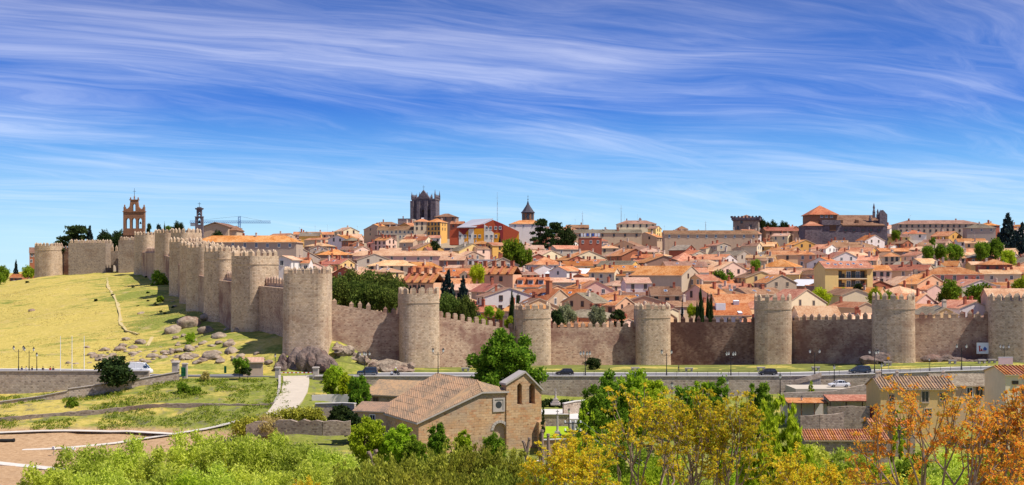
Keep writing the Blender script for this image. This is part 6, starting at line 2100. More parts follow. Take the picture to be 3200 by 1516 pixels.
open_shed('open-fronted shed with smooth orange roof next to the yellow house', 2592, 2750, 1256, 1236, 246, 5)
open_shed('longer open shed with orange roof reaching towards the green trees', 2462, 2590, 1262, 1246, 248, 5)
wl = lambda lst: [(*P(a, b, Y)[:2], -10.0, P(a, b, Y).z) for a, b, Y in lst]
wall_line('yard_wall', 'tall rough yard wall of brown stone below the orange sheds', wl([(2585, 1272, 236), (2640, 1270, 236), (2716, 1270, 236)]), .6, 'rubble_stone', rough=.1)
wall_line('yard_wall', 'lower crumbling yard wall in front of the tall one', wl([(2500, 1300, 228), (2560, 1296, 228), (2635, 1292, 229), (2636, 1325, 229)]), .6, 'rubble_stone', rough=.15)
gatepiece(2734, 1312, 1272, 237.5, 2.1, 'dark maroon yard gate beside the yellow house', 'gate_maroon')
wall_line('yard_wall', 'long grey yard wall behind the orange sheds', wl([(2440, 1228, 258), (2600, 1222, 258), (2760, 1190, 258)]), .6, 'retaining_stone')
# parking terrace and stair against the road wall
_mb = MB()
_a, _b = PX(2475, 268), PX(2660, 268)
_mb.box(((_a + _b) / 2, 269.5, -4.2), (_b - _a, 10, 6.4)); tag(ob('terrace', _mb.mesh('terrace', 'concrete')), 'pale paved terrace below the road where the white car stands', kind='structure')
_st = thing('stair', 'straight stone stair climbing the road wall to the pavement', 'stair', (PX(2470, 277), 277.3, -1.0), 0)
for i in range(14):
 _mb = MB(); _mb.box((0, 0, -1), (.5, 1.5, 2.2)); ob('step', _mb.mesh('step', 'granite_cut'), _st, (.25 + i * .46, 0, .0 + i * .13))
_mb = MB()
_mb.hull8([(0, -.9, -.4), (6.6, -.9, 1.4), (6.6, -.7, 1.4), (0, -.7, -.4), (0, -.9, .6), (6.6, -.9, 2.5), (6.6, -.7, 2.5), (0, -.7, .6)]); ob('side_wall', _mb.mesh('stair_side', 'retaining_stone'), _st)
# church precinct: lawn, paths, low walls
_mb = MB()
_q = [P(1690, 1372, 222), P(1785, 1372, 222), P(1775, 1308, 238), P(1690, 1308, 238)]
_mb.prism([(q.x, q.y) for q in _q], -9.5, -5.6); tag(ob('lawn', _mb.mesh('church_lawn', 'lawn_bright')), 'bright green lawn beside the church', kind='structure')
wall_line('garden_wall', 'grey wall along the back of the bright church lawn', wl([(1690, 1296, 240), (1780, 1296, 240)]), .4, 'retaining_stone', 'pavement_stone')
wall_line('garden_wall', 'white-topped wall along the front of the bright church lawn', wl([(1692, 1376, 221), (1790, 1372, 221)]), .4, 'church_stone', 'pavement_stone')
wall_line('garden_wall', 'curved low wall beside the pale stone cross', wl([(1760, 1262, 252), (1800, 1254, 254), (1850, 1250, 256)]), .4, 'retaining_stone', 'pavement_stone')
_mb = MB()
_q = [P(1692, 1292, 244), P(1860, 1290, 244), P(1860, 1243, 262), P(1692, 1243, 262)]
_mb.prism([(q.x, q.y) for q in _q], -9.5, -4.9); tag(ob('courtyard', _mb.mesh('courtyard', 'pavement_stone')), 'pale paved court behind the church', kind='structure')
wall_line('garden_wall', 'low wall running in front of the church under the junipers', wl([(1580, 1452, 212), (1640, 1448, 212), (1700, 1440, 213)]), .5, 'retaining_stone', 'pavement_stone')
# ---------------------------------------------------------------- plants
def quads(C, size, aspect, rs, up=0.0, droop=0.0):
 """leaf quads at centres C (n,3): random orientation; up>0 tilts blades vertical"""
 n = len(C)
 a = rs.normal(size=(n, 3))
 if up:
  a[:, 2] = np.abs(a[:, 2]) + up
 if droop:
  a[:, 2] = -np.abs(a[:, 2]) - droop
 a /= np.linalg.norm(a, axis=1)[:, None]
 b = rs.normal(size=(n, 3))
 b -= (b * a).sum(1)[:, None] * a
 b /= np.linalg.norm(b, axis=1)[:, None]
 sz = size * rs.uniform(.65, 1.35, size=(n, 1))
 a = a * sz * aspect / 2
 b = b * sz / 2
 V = np.stack([C - a, C + b * .9 - a * .1, C + a, C - b * .9 - a * .1], 1).reshape(-1, 3)
 F = np.arange(4 * n).reshape(n, 4)
 return V, F
def crown_mesh(name, clumps, radii, n, size, mat, seed, aspect=1.6, up=0.0, droop=0.0, shell=0.5, stretch=(1, 1, 1)):
 rs = np.random.default_rng(seed)
 clumps = np.asarray(clumps, float)
 radii = np.asarray(radii, float)
 w = radii ** 2
 idx = rs.choice(len(clumps), size=n, p=w / w.sum())
 d = rs.normal(size=(n, 3))
 d /= np.linalg.norm(d, axis=1)[:, None]
 r = (shell + (1 - shell) * rs.random(n)) * (1 + .18 * rs.normal(size=n))
 C = clumps[idx] + d * (radii[idx] * r)[:, None] * np.array(stretch)
 V, F = quads(C, size, aspect, rs, up, droop)
 return np_mesh(name, V, F, mat)
def ell_clumps(rs, n, rx, ry, rz, zc, lo=.55, hi=.95, flatbottom=-.6):
 out, j_ = [], int(rs.integers(0, 50))
 while len(out) < n:
  i = len(out) + j_
  zz = 1 - 2 * ((i * 0.618034 + .37) % 1.0)
  an = i * 2.39996 * 1.7 + rs.uniform(-.4, .4)
  d = np.array([math.sqrt(max(0, 1 - zz * zz)) * math.cos(an), math.sqrt(max(0, 1 - zz * zz)) * math.sin(an), zz])
  if d[2] < flatbottom:
   j_ += 1
   continue
  k = rs.uniform(lo, hi)
  out.append((d[0] * rx * k, d[1] * ry * k, zc + d[2] * rz * k))
 return np.array(out)
def trunk_mesh(name, segs, mat='bark'):
 mb = MB()
 for p, q, r0, r1 in segs:
  mb.tube(p, q, r0, r1, 6)
 return mb.mesh(name, mat)
def limbs(clumps, H, r, rs, k=7, frac=.35):
 """tapered trunk and limbs out to some of the clumps"""
 top = (rs.uniform(-.2, .2), rs.uniform(-.2, .2), H * frac)
 segs = [((0, 0, -1.0), top, r * 1.25, r * .85)]
 idx = rs.choice(len(clumps), size=min(k, len(clumps)), replace=False)
 for i in idx:
  c = clumps[i]
  mid = tuple(top[j] * .55 + c[j] * .45 + rs.uniform(-.2, .2) for j in range(3))
  segs.append((top, mid, r * .6, r * .38))
  segs.append((mid, tuple(c), r * .38, r * .12))
 return segs
PLANTS = {}
def proto(kind, variant):
 """meshes (trunk, crown) of a plant 1 m high & wide units scaled later; cached"""
 key = (kind, variant)
 if key in PLANTS:
  return PLANTS[key]
 rs = np.random.default_rng(abs(hash_str(kind)) % 10000 + variant * 77)
 k = kind
 if k in ('broad', 'broad_dark', 'broad_bright', 'broad_yellow', 'broad_olive', 'broad_red'):
  mat = {'broad': 'leaf_green', 'broad_dark': 'leaf_dark', 'broad_bright': 'leaf_bright', 'broad_yellow': 'leaf_yellow', 'broad_olive': 'leaf_olive', 'broad_red': 'leaf_red'}[k]
  cl = ell_clumps(rs, 30, .5, .5, .44, .54, .4, .95, -.85)
  cr = crown_mesh('crown', cl, rs.uniform(.13, .22, 30), 4200, .048, mat, variant + 1, shell=.35)
  tr = trunk_mesh('trunk', limbs(cl, 1, .03, rs))
 elif k in ('shrub', 'shrub_dark', 'shrub_bright', 'shrub_dry'):
  mat = {'shrub': 'leaf_green', 'shrub_dark': 'leaf_dark', 'shrub_bright': 'leaf_bright', 'shrub_dry': 'leaf_dry'}[k]
  cl = ell_clumps(rs, 22, .48, .48, .45, .48, .4, .95, -.95)
  cr = crown_mesh('crown', cl, rs.uniform(.12, .22, 22), 2600, .06, mat, variant + 2, shell=.35)
  tr = trunk_mesh('trunk', limbs(cl, 1, .02, rs, 5, .2))
 elif k == 'pine':
  cl = ell_clumps(rs, 30, .52, .52, .36, .62, .45, .95, -.7)
  cr = crown_mesh('crown', cl, rs.uniform(.13, .2, 30), 5000, .04, 'leaf_pine', variant + 3, aspect=1.7, up=.15, shell=.45)
  tr = trunk_mesh('trunk', limbs(cl, 1, .035, rs, 8, .45))
 elif k == 'cedar':
  cl = []
  for h in (.35, .5, .62, .74, .85, .94):
   w = .55 * (1.15 - h)
   for i in range(7):
    a = rs.uniform(0, 6.28)
    q = rs.uniform(.3, 1)
    cl.append((math.cos(a) * w * q * 1.6, math.sin(a) * w * q * 1.6, h + rs.uniform(-.03, .03)))
  cl = np.array(cl)
  cr = crown_mesh('crown', cl, rs.uniform(.09, .16, len(cl)), 3000, .05, 'leaf_spruce' if variant % 2 else 'leaf_dark', variant + 4, shell=.3, stretch=(1.2, 1.2, .35))
  tr = trunk_mesh('trunk', [((0, 0, -.1), (0, 0, .95), .035, .008)] + [((0, 0, c[2] - .03), tuple(c), .01, .004) for c in cl[::2]])
 elif k == 'spruce':
  cl, rd = [], []
  for i in range(60):
   t = (i + .5) / 60
   a = i * 2.4
   w = .40 * (1 - t) ** .85 * rs.uniform(.55, 1.1)
   cl.append((math.cos(a) * w, math.sin(a) * w, .06 + .92 * t))
   rd.append(.03 + .09 * (1 - t))
  cr = crown_mesh('crown', cl, rd, 3200, .05, 'leaf_spruce', variant + 5, aspect=2.0, droop=.3, shell=.2)
  tr = trunk_mesh('trunk', [((0, 0, -.1), (0, 0, .97), .03, .005)])
 elif k == 'cypress':
  cl, rd = [], []
  for i in range(26):
   t = (i + .5) / 26
   w = .5 * math.sin(min(1, t * 1.6 + .18) * math.pi / 2) * (1 - t ** 3)
   a = i * 2.4
   cl.append((math.cos(a) * w * .5, math.sin(a) * w * .5, .02 + .95 * t))
   rd.append(.06 + w * .55)
  cr = crown_mesh('crown', cl, rd, 2200, .06, 'leaf_dark', variant + 6, aspect=2.5, up=1.2, shell=.5, stretch=(1, 1, .35))
  tr = trunk_mesh('trunk', [((0, 0, -.1), (0, 0, .6), .05, .02)])
 PLANTS[key] = (tr, cr)
 return PLANTS[key]
def hash_str(s):
 h = 7
 for c in s:
  h = (h * 31 + ord(c)) % 1000003
 return h
def plant(label, kind, px, top, base, Y, wpx, variant=0, name=None, group=None, cat='tree', zb=None):
 """a plant whose crown spans rows top..base and wpx wide at depth Y"""
 zt = PZ(top, Y)
 z0 = PZ(base, Y) if zb is None else zb
 X = PX(px, Y)
 w = wpx * Y / FPX
 if kind not in ('spruce', 'cypress', 'cedar') and zt - z0 > 1.35 * w:
  z0 = zt - 1.35 * w
 h = zt - z0
 tr, cr = proto(kind, variant)
 nm = name or ('shrub' if kind.startswith('shrub') else {'pine': 'pine_tree', 'cedar': 'cedar_tree', 'spruce': 'spruce_tree', 'cypress': 'cypress_tree'}.get(kind, 'leafy_tree'))
 root = thing(nm, label, cat, (X, Y, z0), (px * 7 + variant) % 6.28, group)
 root.scale = (w, w, h)
 ob('trunk', tr, root)
 ob('crown', cr, root)
 return root
# ---- far and middle distance
T = plant
G1 = 'pine trees in the grove behind the sloping wall'
for i, (px, top, w, Y, lab) in enumerate([(1050, 868, 78, 330, 'paler pine at the edge of the grove beside the corner tower'), (1098, 852, 84, 338, 'tallest pine of the grove behind the sloping wall'), (1145, 850, 86, 344, 'pine in the middle of the grove, rear rank'), (1192, 855, 84, 340, 'pine of the grove next to the tower with rounded merlons, rear rank'),
          (1235, 872, 70, 332, 'pine overhanging the tower with rounded merlons'), (1075, 890, 70, 322, 'pine in the front rank of the grove by the corner tower'), (1125, 882, 80, 322, 'pine in the front rank, middle of the grove'), (1180, 888, 80, 320, 'pine in the front rank just above the low merlons'), (1222, 905, 50, 317, 'small pine crowding the tower wall')]):
 T(lab, 'pine', px, top, 990, Y, w * 1.25, i % 4, group=G1, zb=gz(PX(px, Y), Y))
for i, (px, top, w, Y, lab) in enumerate([(1400, 846, 80, 350, 'tall dark spruce behind the tower with rounded merlons'), (1447, 866, 64, 346, 'second dark spruce beside the grey stone gable'), (1310, 890, 46, 345, 'dark spruce half hidden by the rounded merlons'), (1282, 893, 44, 348, 'dark conifer between the grove and the rounded merlons')]):
 T(lab, 'spruce', px, top, 1000, Y, w * 1.5, i % 2, zb=gz(PX(px, Y), Y))
for i, (px, top, w, Y, kd, lab) in enumerate([(1405, 920, 80, 326, 'pine', 'low pine behind the stepping wall under the dark spruces'), (1455, 932, 80, 326, 'pine', 'second low pine behind the stepping wall'), (1530, 952, 34, 325, 'broad_bright', 'bright green tree below the grey stone gable'), (1560, 966, 30, 324, 'broad_bright', 'small bright tree at the end of the stepping wall'),
           (1500, 982, 60, 322, 'shrub_bright', 'bright vine-like shrub over the stepping merlons'), (1590, 985, 30, 323, 'shrub_bright', 'yellow-green bush against the second tower'), (1600, 905, 24, 335, 'cypress', 'dark cypress beside the grey stone house'), (1618, 915, 22, 335, 'cypress', 'dark cypress touching the red dormer house'),
           (1740, 962, 46, 330, 'shrub_dark', 'dark evergreen shrub behind the reddish wall'), (1768, 948, 58, 334, 'broad_olive', 'pale silvery olive tree beside the second tower'), (1866, 952, 60, 333, 'broad_olive', 'pale silvery olive tree below the peach house'), (1933, 968, 70, 330, 'cedar', 'flat dark spreading conifer before the pale grey tower'),
           (2132, 938, 22, 336, 'spruce', 'small dark conifer at the blackened wall'), (2160, 952, 34, 334, 'broad_yellow', 'yellow-leaved little tree beside the cypresses'), (2190, 896, 26, 334, 'cypress', 'tallest cypress above the blackened wall'), (2212, 912, 18, 335, 'cypress', 'cypress next to the tallest one'), (2222, 914, 18, 336, 'cypress', 'slim cypress furthest from the pale grey tower'), (2178, 938, 16, 333, 'cypress', 'shortest cypress leaning on the tallest one'),
           (2562, 892, 62, 400, 'broad_yellow', 'yellow-green spring tree behind the tower by the minivan'), (2735, 898, 50, 385, 'broad_bright', 'bright green tree beside the cream gable'), (2640, 896, 26, 410, 'shrub_bright', 'green bush below the yellow balconied block'), (2680, 882, 24, 412, 'shrub_dark', 'dark reddish bush at the yellow balconied block'),
           (2968, 872, 70, 395, 'broad', 'round green garden tree below the rose-pink house'), (3058, 880, 84, 395, 'broad', 'wide green garden tree beside the round one'), (3075, 918, 40, 372, 'broad', 'small green tree touching the last tower'), (3190, 862, 50, 400, 'broad_bright', 'yellow-green tree at the picture edge'), (2780, 905, 50, 388, 'shrub', 'dark green bush behind the broad tower'),
           (1600, 742, 82, 560, 'broad', 'loose olive-green tree in front of the coloured block'), (1640, 772, 50, 555, 'shrub', 'low green tree leaning against the small yellow house'), (1493, 824, 50, 420, 'broad_yellow', 'lime-yellow tree among the roofs left of the fin walls'), (2362, 808, 36, 520, 'broad', 'dark round tree among lilac roofs'), (2260, 838, 62, 470, 'shrub', 'grey-green tree cluster above the big stone barn-like house'),
           (1690, 684, 70, 700, 'cedar', 'dark cedar beside the long white skyline house'), (1735, 694, 80, 690, 'cedar', 'broad dark cedar next to the first'), (1772, 712, 60, 685, 'broad_dark', 'dark evergreen at the end of the cedar group'), (2380, 684, 26, 805, 'broad_dark', 'dark round tree beside the battlemented tower'), (2412, 690, 40, 810, 'broad_dark', 'dark tree on the skyline past the battlemented tower'), (2448, 694, 34, 812, 'broad_dark', 'clipped dark tree before the domed convent'),
           (2522, 684, 22, 800, 'broad_dark', 'little dark tree at the corner of the domed convent'), (2800, 716, 30, 760, 'broad', 'green tree between the convent and the palace'), (3150, 666, 110, 690, 'spruce', 'tall blue-black spruce at the skyline edge'), (3195, 695, 90, 680, 'spruce', 'second blue-black spruce cut by the picture edge'),
           (2900, 766, 40, 560, 'broad', 'green tree starting the row below the palace'), (2940, 762, 44, 562, 'broad', 'green tree in the middle of the row below the palace'), (2985, 758, 50, 565, 'broad', 'green tree ending the row below the palace'), (3070, 752, 50, 570, 'broad', 'green tree beside the white orange-roofed house'), (3110, 744, 56, 572, 'broad', 'round green tree below the blue-black spruce'), (3150, 776, 50, 540, 'broad_bright', 'lighter green tree under the spruce'),
           (1360, 748, 30, 640, 'shrub_dark', 'dark bush beside the coloured block'), (1562, 736, 20, 735, 'spruce', 'small dark conifer before the coloured block'), (2915, 740, 20, 640, 'shrub', 'small dark shrub below the long stone palace')]):
 T(lab, kd, px, top, 0, Y, w, i % 3, zb=gz(PX(px, Y), Y) - .3)
# around the gate and the far left
for i, (px, top, w, Y, kd, lab) in enumerate([(240, 704, 120, 640, 'cedar', 'spreading dark cedar behind the wide gate tower'), (281, 706, 70, 645, 'spruce', 'spiky dark palm-like conifer behind the wide gate tower'), (322, 720, 60, 650, 'broad_dark', 'dark tree above the gateway'), (348, 728, 66, 645, 'broad_dark', 'dark tree filling the gap between the gate towers'), (378, 722, 44, 650, 'broad_dark', 'dark tree behind the narrow gate tower'),
           (205, 752, 30, 650, 'cedar', 'low dark cedar branch beside the far tower'), (466, 698, 26, 640, 'cedar', 'small cedar right of the brick belfry'), (495, 704, 30, 620, 'cedar', 'dark cedar top over the brown stained tower'), (514, 697, 14, 620, 'cypress', 'small cypress tip over the brown stained tower'), (527, 704, 26, 625, 'broad', 'green tree top over the uphill wall'), (556, 696, 40, 600, 'broad_dark', 'dark tree top left of the bell-cote'), (685, 720, 44, 565, 'broad_dark', 'dark tree in front of the low tan church'),
           (50, 812, 30, 760, 'spruce', 'lone dark spruce at the far end of the hill road'), (6, 830, 50, 640, 'broad', 'green tree at the picture edge by the far road'), (0, 852, 30, 600, 'shrub', 'round bush at the picture edge by the far road'), (88, 832, 44, 640, 'broad_bright', 'olive-green tree in front of the far tower')]):
 T(lab, kd, px, top, 0, Y, w, i % 3, zb=gz(PX(px, Y), Y) - .3)
for i, (px, top, base, w, Y, kd, lab) in enumerate([(497, 846, 908, 54, 480, 'shrub', 'big green bush against the uphill wall'), (500, 922, 944, 26, 425, 'shrub', 'small round shrub below the fifth uphill tower'), (598, 1036, 1082, 34, 318, 'shrub_bright', 'upright yellow-green shrub among the boulders'), (590, 1066, 1086, 18, 316, 'shrub', 'small green shrub below the yellow-green one'),
             (1855, 1114, 1150, 56, 301, 'shrub_dark', 'dark rounded shrub on the lawn in front of the reddish wall'), (362, 1104, 1214, 124, 272, 'shrub_dark', 'large dark spreading shrub in front of the promenade wall'), (568, 1192, 1240, 44, 266, 'shrub', 'round green bush on the bank, nearer the terrace wall post'), (608, 1204, 1244, 42, 265, 'shrub', 'second round green bush on the bank'),
             (225, 1238, 1280, 40, 262, 'shrub', 'round bush low on the green bank'), (641, 1158, 1186, 32, 275, 'shrub_dry', 'dry brownish shrub at the top of the bank'), (752, 1112, 1166, 52, 278, 'shrub', 'green bush beside the small stone hut'), (770, 1146, 1170, 40, 277.6, 'shrub_dark', 'dark low bush under the small stone hut')]):
 T(lab, kd, px, top, base + 4, Y, w, i % 3, cat='shrub')
_rs = random.Random(8)
_sp = [(430, 850), (464, 862), (458, 868), (416, 900), (462, 917), (462, 943), (484, 953), (489, 957), (503, 976), (515, 983), (432, 960), (352, 924), (86, 884), (300, 940), (540, 962)]
for i, ((a, b), (X, Y)) in enumerate(zip(_sp, pxpath(_sp))):
 o = T(f'tiny dark tussock on the hill grass, {NTH[i]} going down towards the rocks', 'shrub_dark', a, b - 7, b + 3, Y, 12, i % 3, group='dark tussocks on the hill', cat='shrub', name='tussock')
# ---- near trees, each grown on its own
def near_tree(label, px, top, Y, wpx, mat, n, leaf, seed, kind='willow', zb=None, cat='tree', name='leafy_tree', bark='bark', hmin=None):
 rs = np.random.default_rng(seed)
 X = PX(px, Y)
 z0 = gz(X, Y) - .2 if zb is None else zb
 H = PZ(top, Y) - z0
 w = wpx * Y / FPX / 2
 root = thing(name, label, cat, (X, Y, z0))
 if kind == 'willow':        # many upright feathery sprays
  k = 60
  w *= 1.12
  cl = ell_clumps(rs, k, w, w, H * .5, H * .50, .35, .92, -.9)
  rd = rs.uniform(.12, .24, k) * w * 1.35
  cr = crown_mesh('crown', cl, rd, n, leaf, mat, seed, aspect=2.6, up=.25, shell=.3, stretch=(1, 1, 1.1))
  tr = trunk_mesh('trunk', limbs(cl, H, .16, rs, 16, .18), bark)
 elif kind == 'round':
  k = 110
  w *= 1.08
  cl = ell_clumps(rs, k, w, w, H * .47, H * .50, .45, .95, -.9)
  cr = crown_mesh('crown', cl, rs.uniform(.13, .22, k) * w, int(n * 1.3), leaf, mat, seed, aspect=1.5, shell=.45)
  tr = trunk_mesh('trunk', limbs(cl, H, .25, rs, 12, .22), bark)
 elif kind == 'cone':
  cl, rd = [], []
  for i in range(70):
   t = rs.random() ** 1.3
   a = rs.uniform(0, 6.28)
   r = w * (1 - t) ** .7 * rs.uniform(.5, 1)
   cl.append((math.cos(a) * r, math.sin(a) * r, H * (.08 + .88 * t)))
   rd.append(w * .2 * (1.1 - t))
  cr = crown_mesh('crown', cl, rd, n, leaf, mat, seed, aspect=2.4, up=.8, shell=.3, stretch=(.8, .8, 1.5))
  tr = trunk_mesh('trunk', [((0, 0, -1), (0, 0, H * .8), .2, .04)] + limbs(np.array(cl), H, .1, rs, 8, .2), bark)
 elif kind == 'juniper':     # bunched upright plumes
  k = 60
  w *= 1.15
  cl, rd = [], []
  for i in range(k):
   a = rs.uniform(0, 6.28)
   r = w * math.sqrt(rs.random())
   h = H * (1 - .22 * (r / w) ** 2) * rs.uniform(.84, 1.0)
   for q in (1.0, .88, .74, .58):
    cl.append((math.cos(a) * r, math.sin(a) * r, h * q))
    rd.append((.5 + .9 * (1 - q) * 1.6) * min(1.0, w * .24))
  cr = crown_mesh('crown', cl, rd, n, leaf, mat, seed, aspect=2.6, up=1.3, shell=.45, stretch=(.8, .8, 1.25))
  tr = trunk_mesh('trunk', limbs(np.array(cl), H, .14, rs, 9, .15), bark)
 elif kind == 'weeping':
  cl, rd = [], []
  for i in range(70):
   a = rs.uniform(0, 6.28)
   r = w * math.sqrt(rs.random())
   zt = H * (1 - .38 * (r / w) ** 2) * rs.uniform(.85, 1.0)
   m_ = int(3 + 4 * r / w)
   for q in range(m_):
    cl.append((math.cos(a) * r + rs.normal() * .1, math.sin(a) * r + rs.normal() * .1, zt - q * H * .085))
    rd.append(w * .10)
  cr = crown_mesh('crown', cl, rd, n, leaf, mat, seed, aspect=4.0, droop=1.4, shell=.1, stretch=(.8, .8, 1.6))
  tr = trunk_mesh('trunk', limbs(np.array(cl), H, .2, rs, 14, .3), bark)
 ob('trunk', tr, root)
 c = ob('crown', cr, root)
 return root
NT_ = near_tree
_wl = [(150, 1452, 150, 190, 'willow shrub at the outer end of the row, beside the earth field'), (262, 1388, 160, 200, 'feathery willow reaching over the wide concrete path'), (395, 1372, 166, 210, 'feathery willow hiding the path junction'), (500, 1400, 150, 190, 'pale willow in the dip of the row'), (604, 1346, 172, 200, 'tall feathery willow below the terrace wall end'), (718, 1334, 168, 210, 'tallest pale willow of the row'),
 (832, 1346, 170, 190, 'willow in front of the clipped hedge'), (935, 1352, 166, 200, 'yellow-green willow below the ruined dry-stone wall'), (1030, 1384, 160, 180, 'willow beside the leafy tree at the church'), (1105, 1425, 150, 170, 'willow meeting the junipers'), (330, 1450, 124, 260, 'broad willow in front, near the bare field corner'), (480, 1462, 120, 240, 'broad willow in front, second from the field'), (650, 1452, 124, 260, 'broad willow in front, middle of the thicket'),
 (800, 1440, 126, 250, 'broad willow in front, below the tallest pale one'), (945, 1440, 124, 250, 'broad willow in front, towards the junipers'), (570, 1492, 98, 300, 'lowest bright willow at the picture foot'), (760, 1500, 96, 280, 'lowest willow beside the bright one at the picture foot'), (180, 1505, 110, 200, 'low willow at the picture foot by the field')]
for i, (px, top, Y, w, lab) in enumerate(_wl):
 NT_(lab, px, top, Y, w, 'leaf_willow' if i not in (15,) else 'leaf_bright', 17000 if Y > 130 else 22000, .17 if Y > 130 else .135, 100 + i, 'willow', name='willow_tree')
NT_('bright yellow-green young tree inside the willow thicket', 700, 1395, 140, 60, 'leaf_yellow', 4000, .16, 140, 'cone')
_jn = [(1090, 1440, 134, 150, 'juniper next to the willows'), (1175, 1424, 132, 150, 'broad olive juniper under the leafy tree'), (1255, 1410, 134, 160, 'olive juniper before the church corner'), (1335, 1394, 138, 160, 'tall juniper before the church side wall'), (1415, 1382, 136, 160, 'tallest juniper in front of the church'), (1490, 1384, 134, 160, 'juniper in front of the ochre facade'), (1560, 1386, 132, 160, 'juniper below the blocked church door'), (1630, 1404, 128, 150, 'juniper beside the pollarded trunks'),
 (1130, 1474, 106, 200, 'juniper at the picture foot next to the willows'), (1235, 1466, 106, 200, 'juniper at the picture foot below the annex'), (1340, 1460, 106, 200, 'juniper at the picture foot below the church corner'), (1445, 1458, 106, 200, 'juniper at the picture foot, middle of the mass'), (1550, 1462, 106, 200, 'juniper at the picture foot near the golden branch'), (1645, 1470, 104, 150, 'juniper at the picture foot beside the orange sprays')]
for i, (px, top, Y, w, lab) in enumerate(_jn):
 NT_(lab, px, top, Y, w, 'leaf_juniper', 18000, .13, 200 + i, 'juniper', name='juniper_shrub', cat='shrub')
NT_('leafy bright green tree beside the church annex', 1150, 1292, 205, 130, 'leaf_bright', 9000, .26, 301, 'round')
NT_('lower leafy green tree at the church corner', 1245, 1322, 203, 120, 'leaf_bright', 8000, .26, 302, 'round')
NT_('small leafy tree tucked under the church eave', 1295, 1358, 200, 80, 'leaf_green', 5000, .24, 303, 'round')
NT_('upright pale green shrub against the church facade', 1366, 1318, 212, 66, 'leaf_green', 4500, .24, 304, 'willow', name='shrub', cat='shrub')
NT_('thin green sapling in front of the ochre facade', 1450, 1342, 212, 54, 'leaf_bright', 2600, .22, 305, 'willow')
NT_('green sapling below the blocked door', 1545, 1350, 210, 70, 'leaf_green', 3000, .22, 306, 'willow')
NT_('tall dense dark green tree rising behind the church', 1582, 1030, 262, 218, 'leaf_green', 24000, .40, 307, 'round')
NT_('feathery dark green tree right of the bell gable', 1905, 1148, 228, 120, 'leaf_green', 9000, .3, 308, 'willow')
NT_('feathery light green tree reaching the road', 1965, 1134, 230, 120, 'leaf_bright', 9000, .3, 309, 'willow')
NT_('loose green tree touching the road wall', 2035, 1154, 232, 100, 'leaf_bright', 7000, .28, 310, 'willow')
NT_('grey-green tree beside the pale stone cross', 1852, 1198, 222, 90, 'leaf_green', 6000, .26, 311, 'willow')
NT_('bright green conical conifer beside the church lawn', 1832, 1240, 196, 150, 'leaf_bright', 11000, .24, 312, 'cone')
NT_('green tree under the lamp on the lower street', 2140, 1190, 226, 90, 'leaf_green', 6000, .26, 313, 'willow')
NT_('pair-leading green tree against the road wall', 2180, 1166, 238, 80, 'leaf_bright', 6000, .28, 314, 'willow')
NT_('darker green tree against the road wall', 2232, 1160, 238, 80, 'leaf_green', 6000, .28, 315, 'willow')
NT_('green tree beyond the golden crown', 2370, 1182, 230, 90, 'leaf_green', 6000, .28, 316, 'willow')
NT_('slender young poplar on the parking terrace', 2536, 1184, 262, 36, 'leaf_bright', 2200, .26, 317, 'cone', zb=-5)
NT_('bright weeping willow beside the golden tree', 2425, 1226, 88, 230, 'leaf_bright', 26000, .13, 318, 'weeping', name='willow_tree')
NT_('pale green willow in front of the low outbuilding', 2545, 1382, 160, 170, 'leaf_willow', 9000, .2, 319, 'willow', name='willow_tree')
NT_('pale green willow next to the low outbuilding', 2650, 1392, 158, 150, 'leaf_willow', 8000, .2, 320, 'willow', name='willow_tree')
NT_('bright green tree under the red-leaved tree', 2735, 1405, 140, 150, 'leaf_bright', 9000, .2, 321, 'round')
NT_('dark green tree deep under the red-leaved tree', 2860, 1395, 138, 170, 'leaf_green', 9000, .2, 322, 'round')
NT_('green tree at the picture edge under the red-leaved tree', 3060, 1370, 140, 220, 'leaf_bright', 10000, .2, 323, 'round')
NT_('spiky bright yucca-like tree before the yellow house', 2812, 1240, 190, 90, 'leaf_bright', 5000, .22, 324, 'cone')
NT_('bright green undergrowth tree below the golden tree', 2110, 1400, 120, 260, 'leaf_bright', 12000, .17, 325, 'willow')
NT_('green undergrowth tree beside the weeping willow', 2300, 1390, 118, 240, 'leaf_bright', 12000, .17, 326, 'willow')
NT_('dark green tree behind the golden sprays', 1960, 1360, 150, 200, 'leaf_green', 10000, .2, 327, 'round')
NT_('green conifer by the utility pole', 1735, 1420, 130, 90, 'leaf_green', 5000, .17, 328, 'cone')
NT_('bright green tree in the gap of the picture foot', 1850, 1430, 110, 180, 'leaf_bright', 9000, .16, 329, 'willow')
NT_('bright leafy bush at the picture foot between golden stems', 2000, 1455, 104, 260, 'leaf_bright', 16000, .14, 341, 'willow')
NT_('pale bush at the picture foot under the second golden crown', 2180, 1450, 106, 260, 'leaf_willow', 16000, .14, 342, 'willow')
NT_('bright bush filling the foot of the weeping willow', 2340, 1440, 108, 240, 'leaf_bright', 15000, .14, 343, 'willow')
NT_('bright bush below the open sheds', 2480, 1430, 128, 220, 'leaf_bright', 13000, .16, 344, 'willow')
NT_('pale willow bush behind the red-leaved tree', 2950, 1400, 122, 280, 'leaf_willow', 16000, .15, 345, 'willow')
NT_('pale willow bush at the picture edge behind the red-leaved tree', 3150, 1390, 122, 260, 'leaf_willow', 15000, .15, 346, 'willow')
NT_('green tree at the foot of the conical conifer', 1900, 1330, 170, 130, 'leaf_green', 8000, .2, 347, 'round')
NT_('bright tree beside the utility pole', 1730, 1462, 112, 130, 'leaf_bright', 9000, .14, 348, 'willow')
NT_('pale willow below the low outbuilding roof', 2800, 1420, 150, 150, 'leaf_willow', 9000, .17, 349, 'willow')
NT_('slim yellow-green sapling beside the ramp', 1035, 1146, 262, 50, 'leaf_bright', 2600, .26, 330, 'willow')
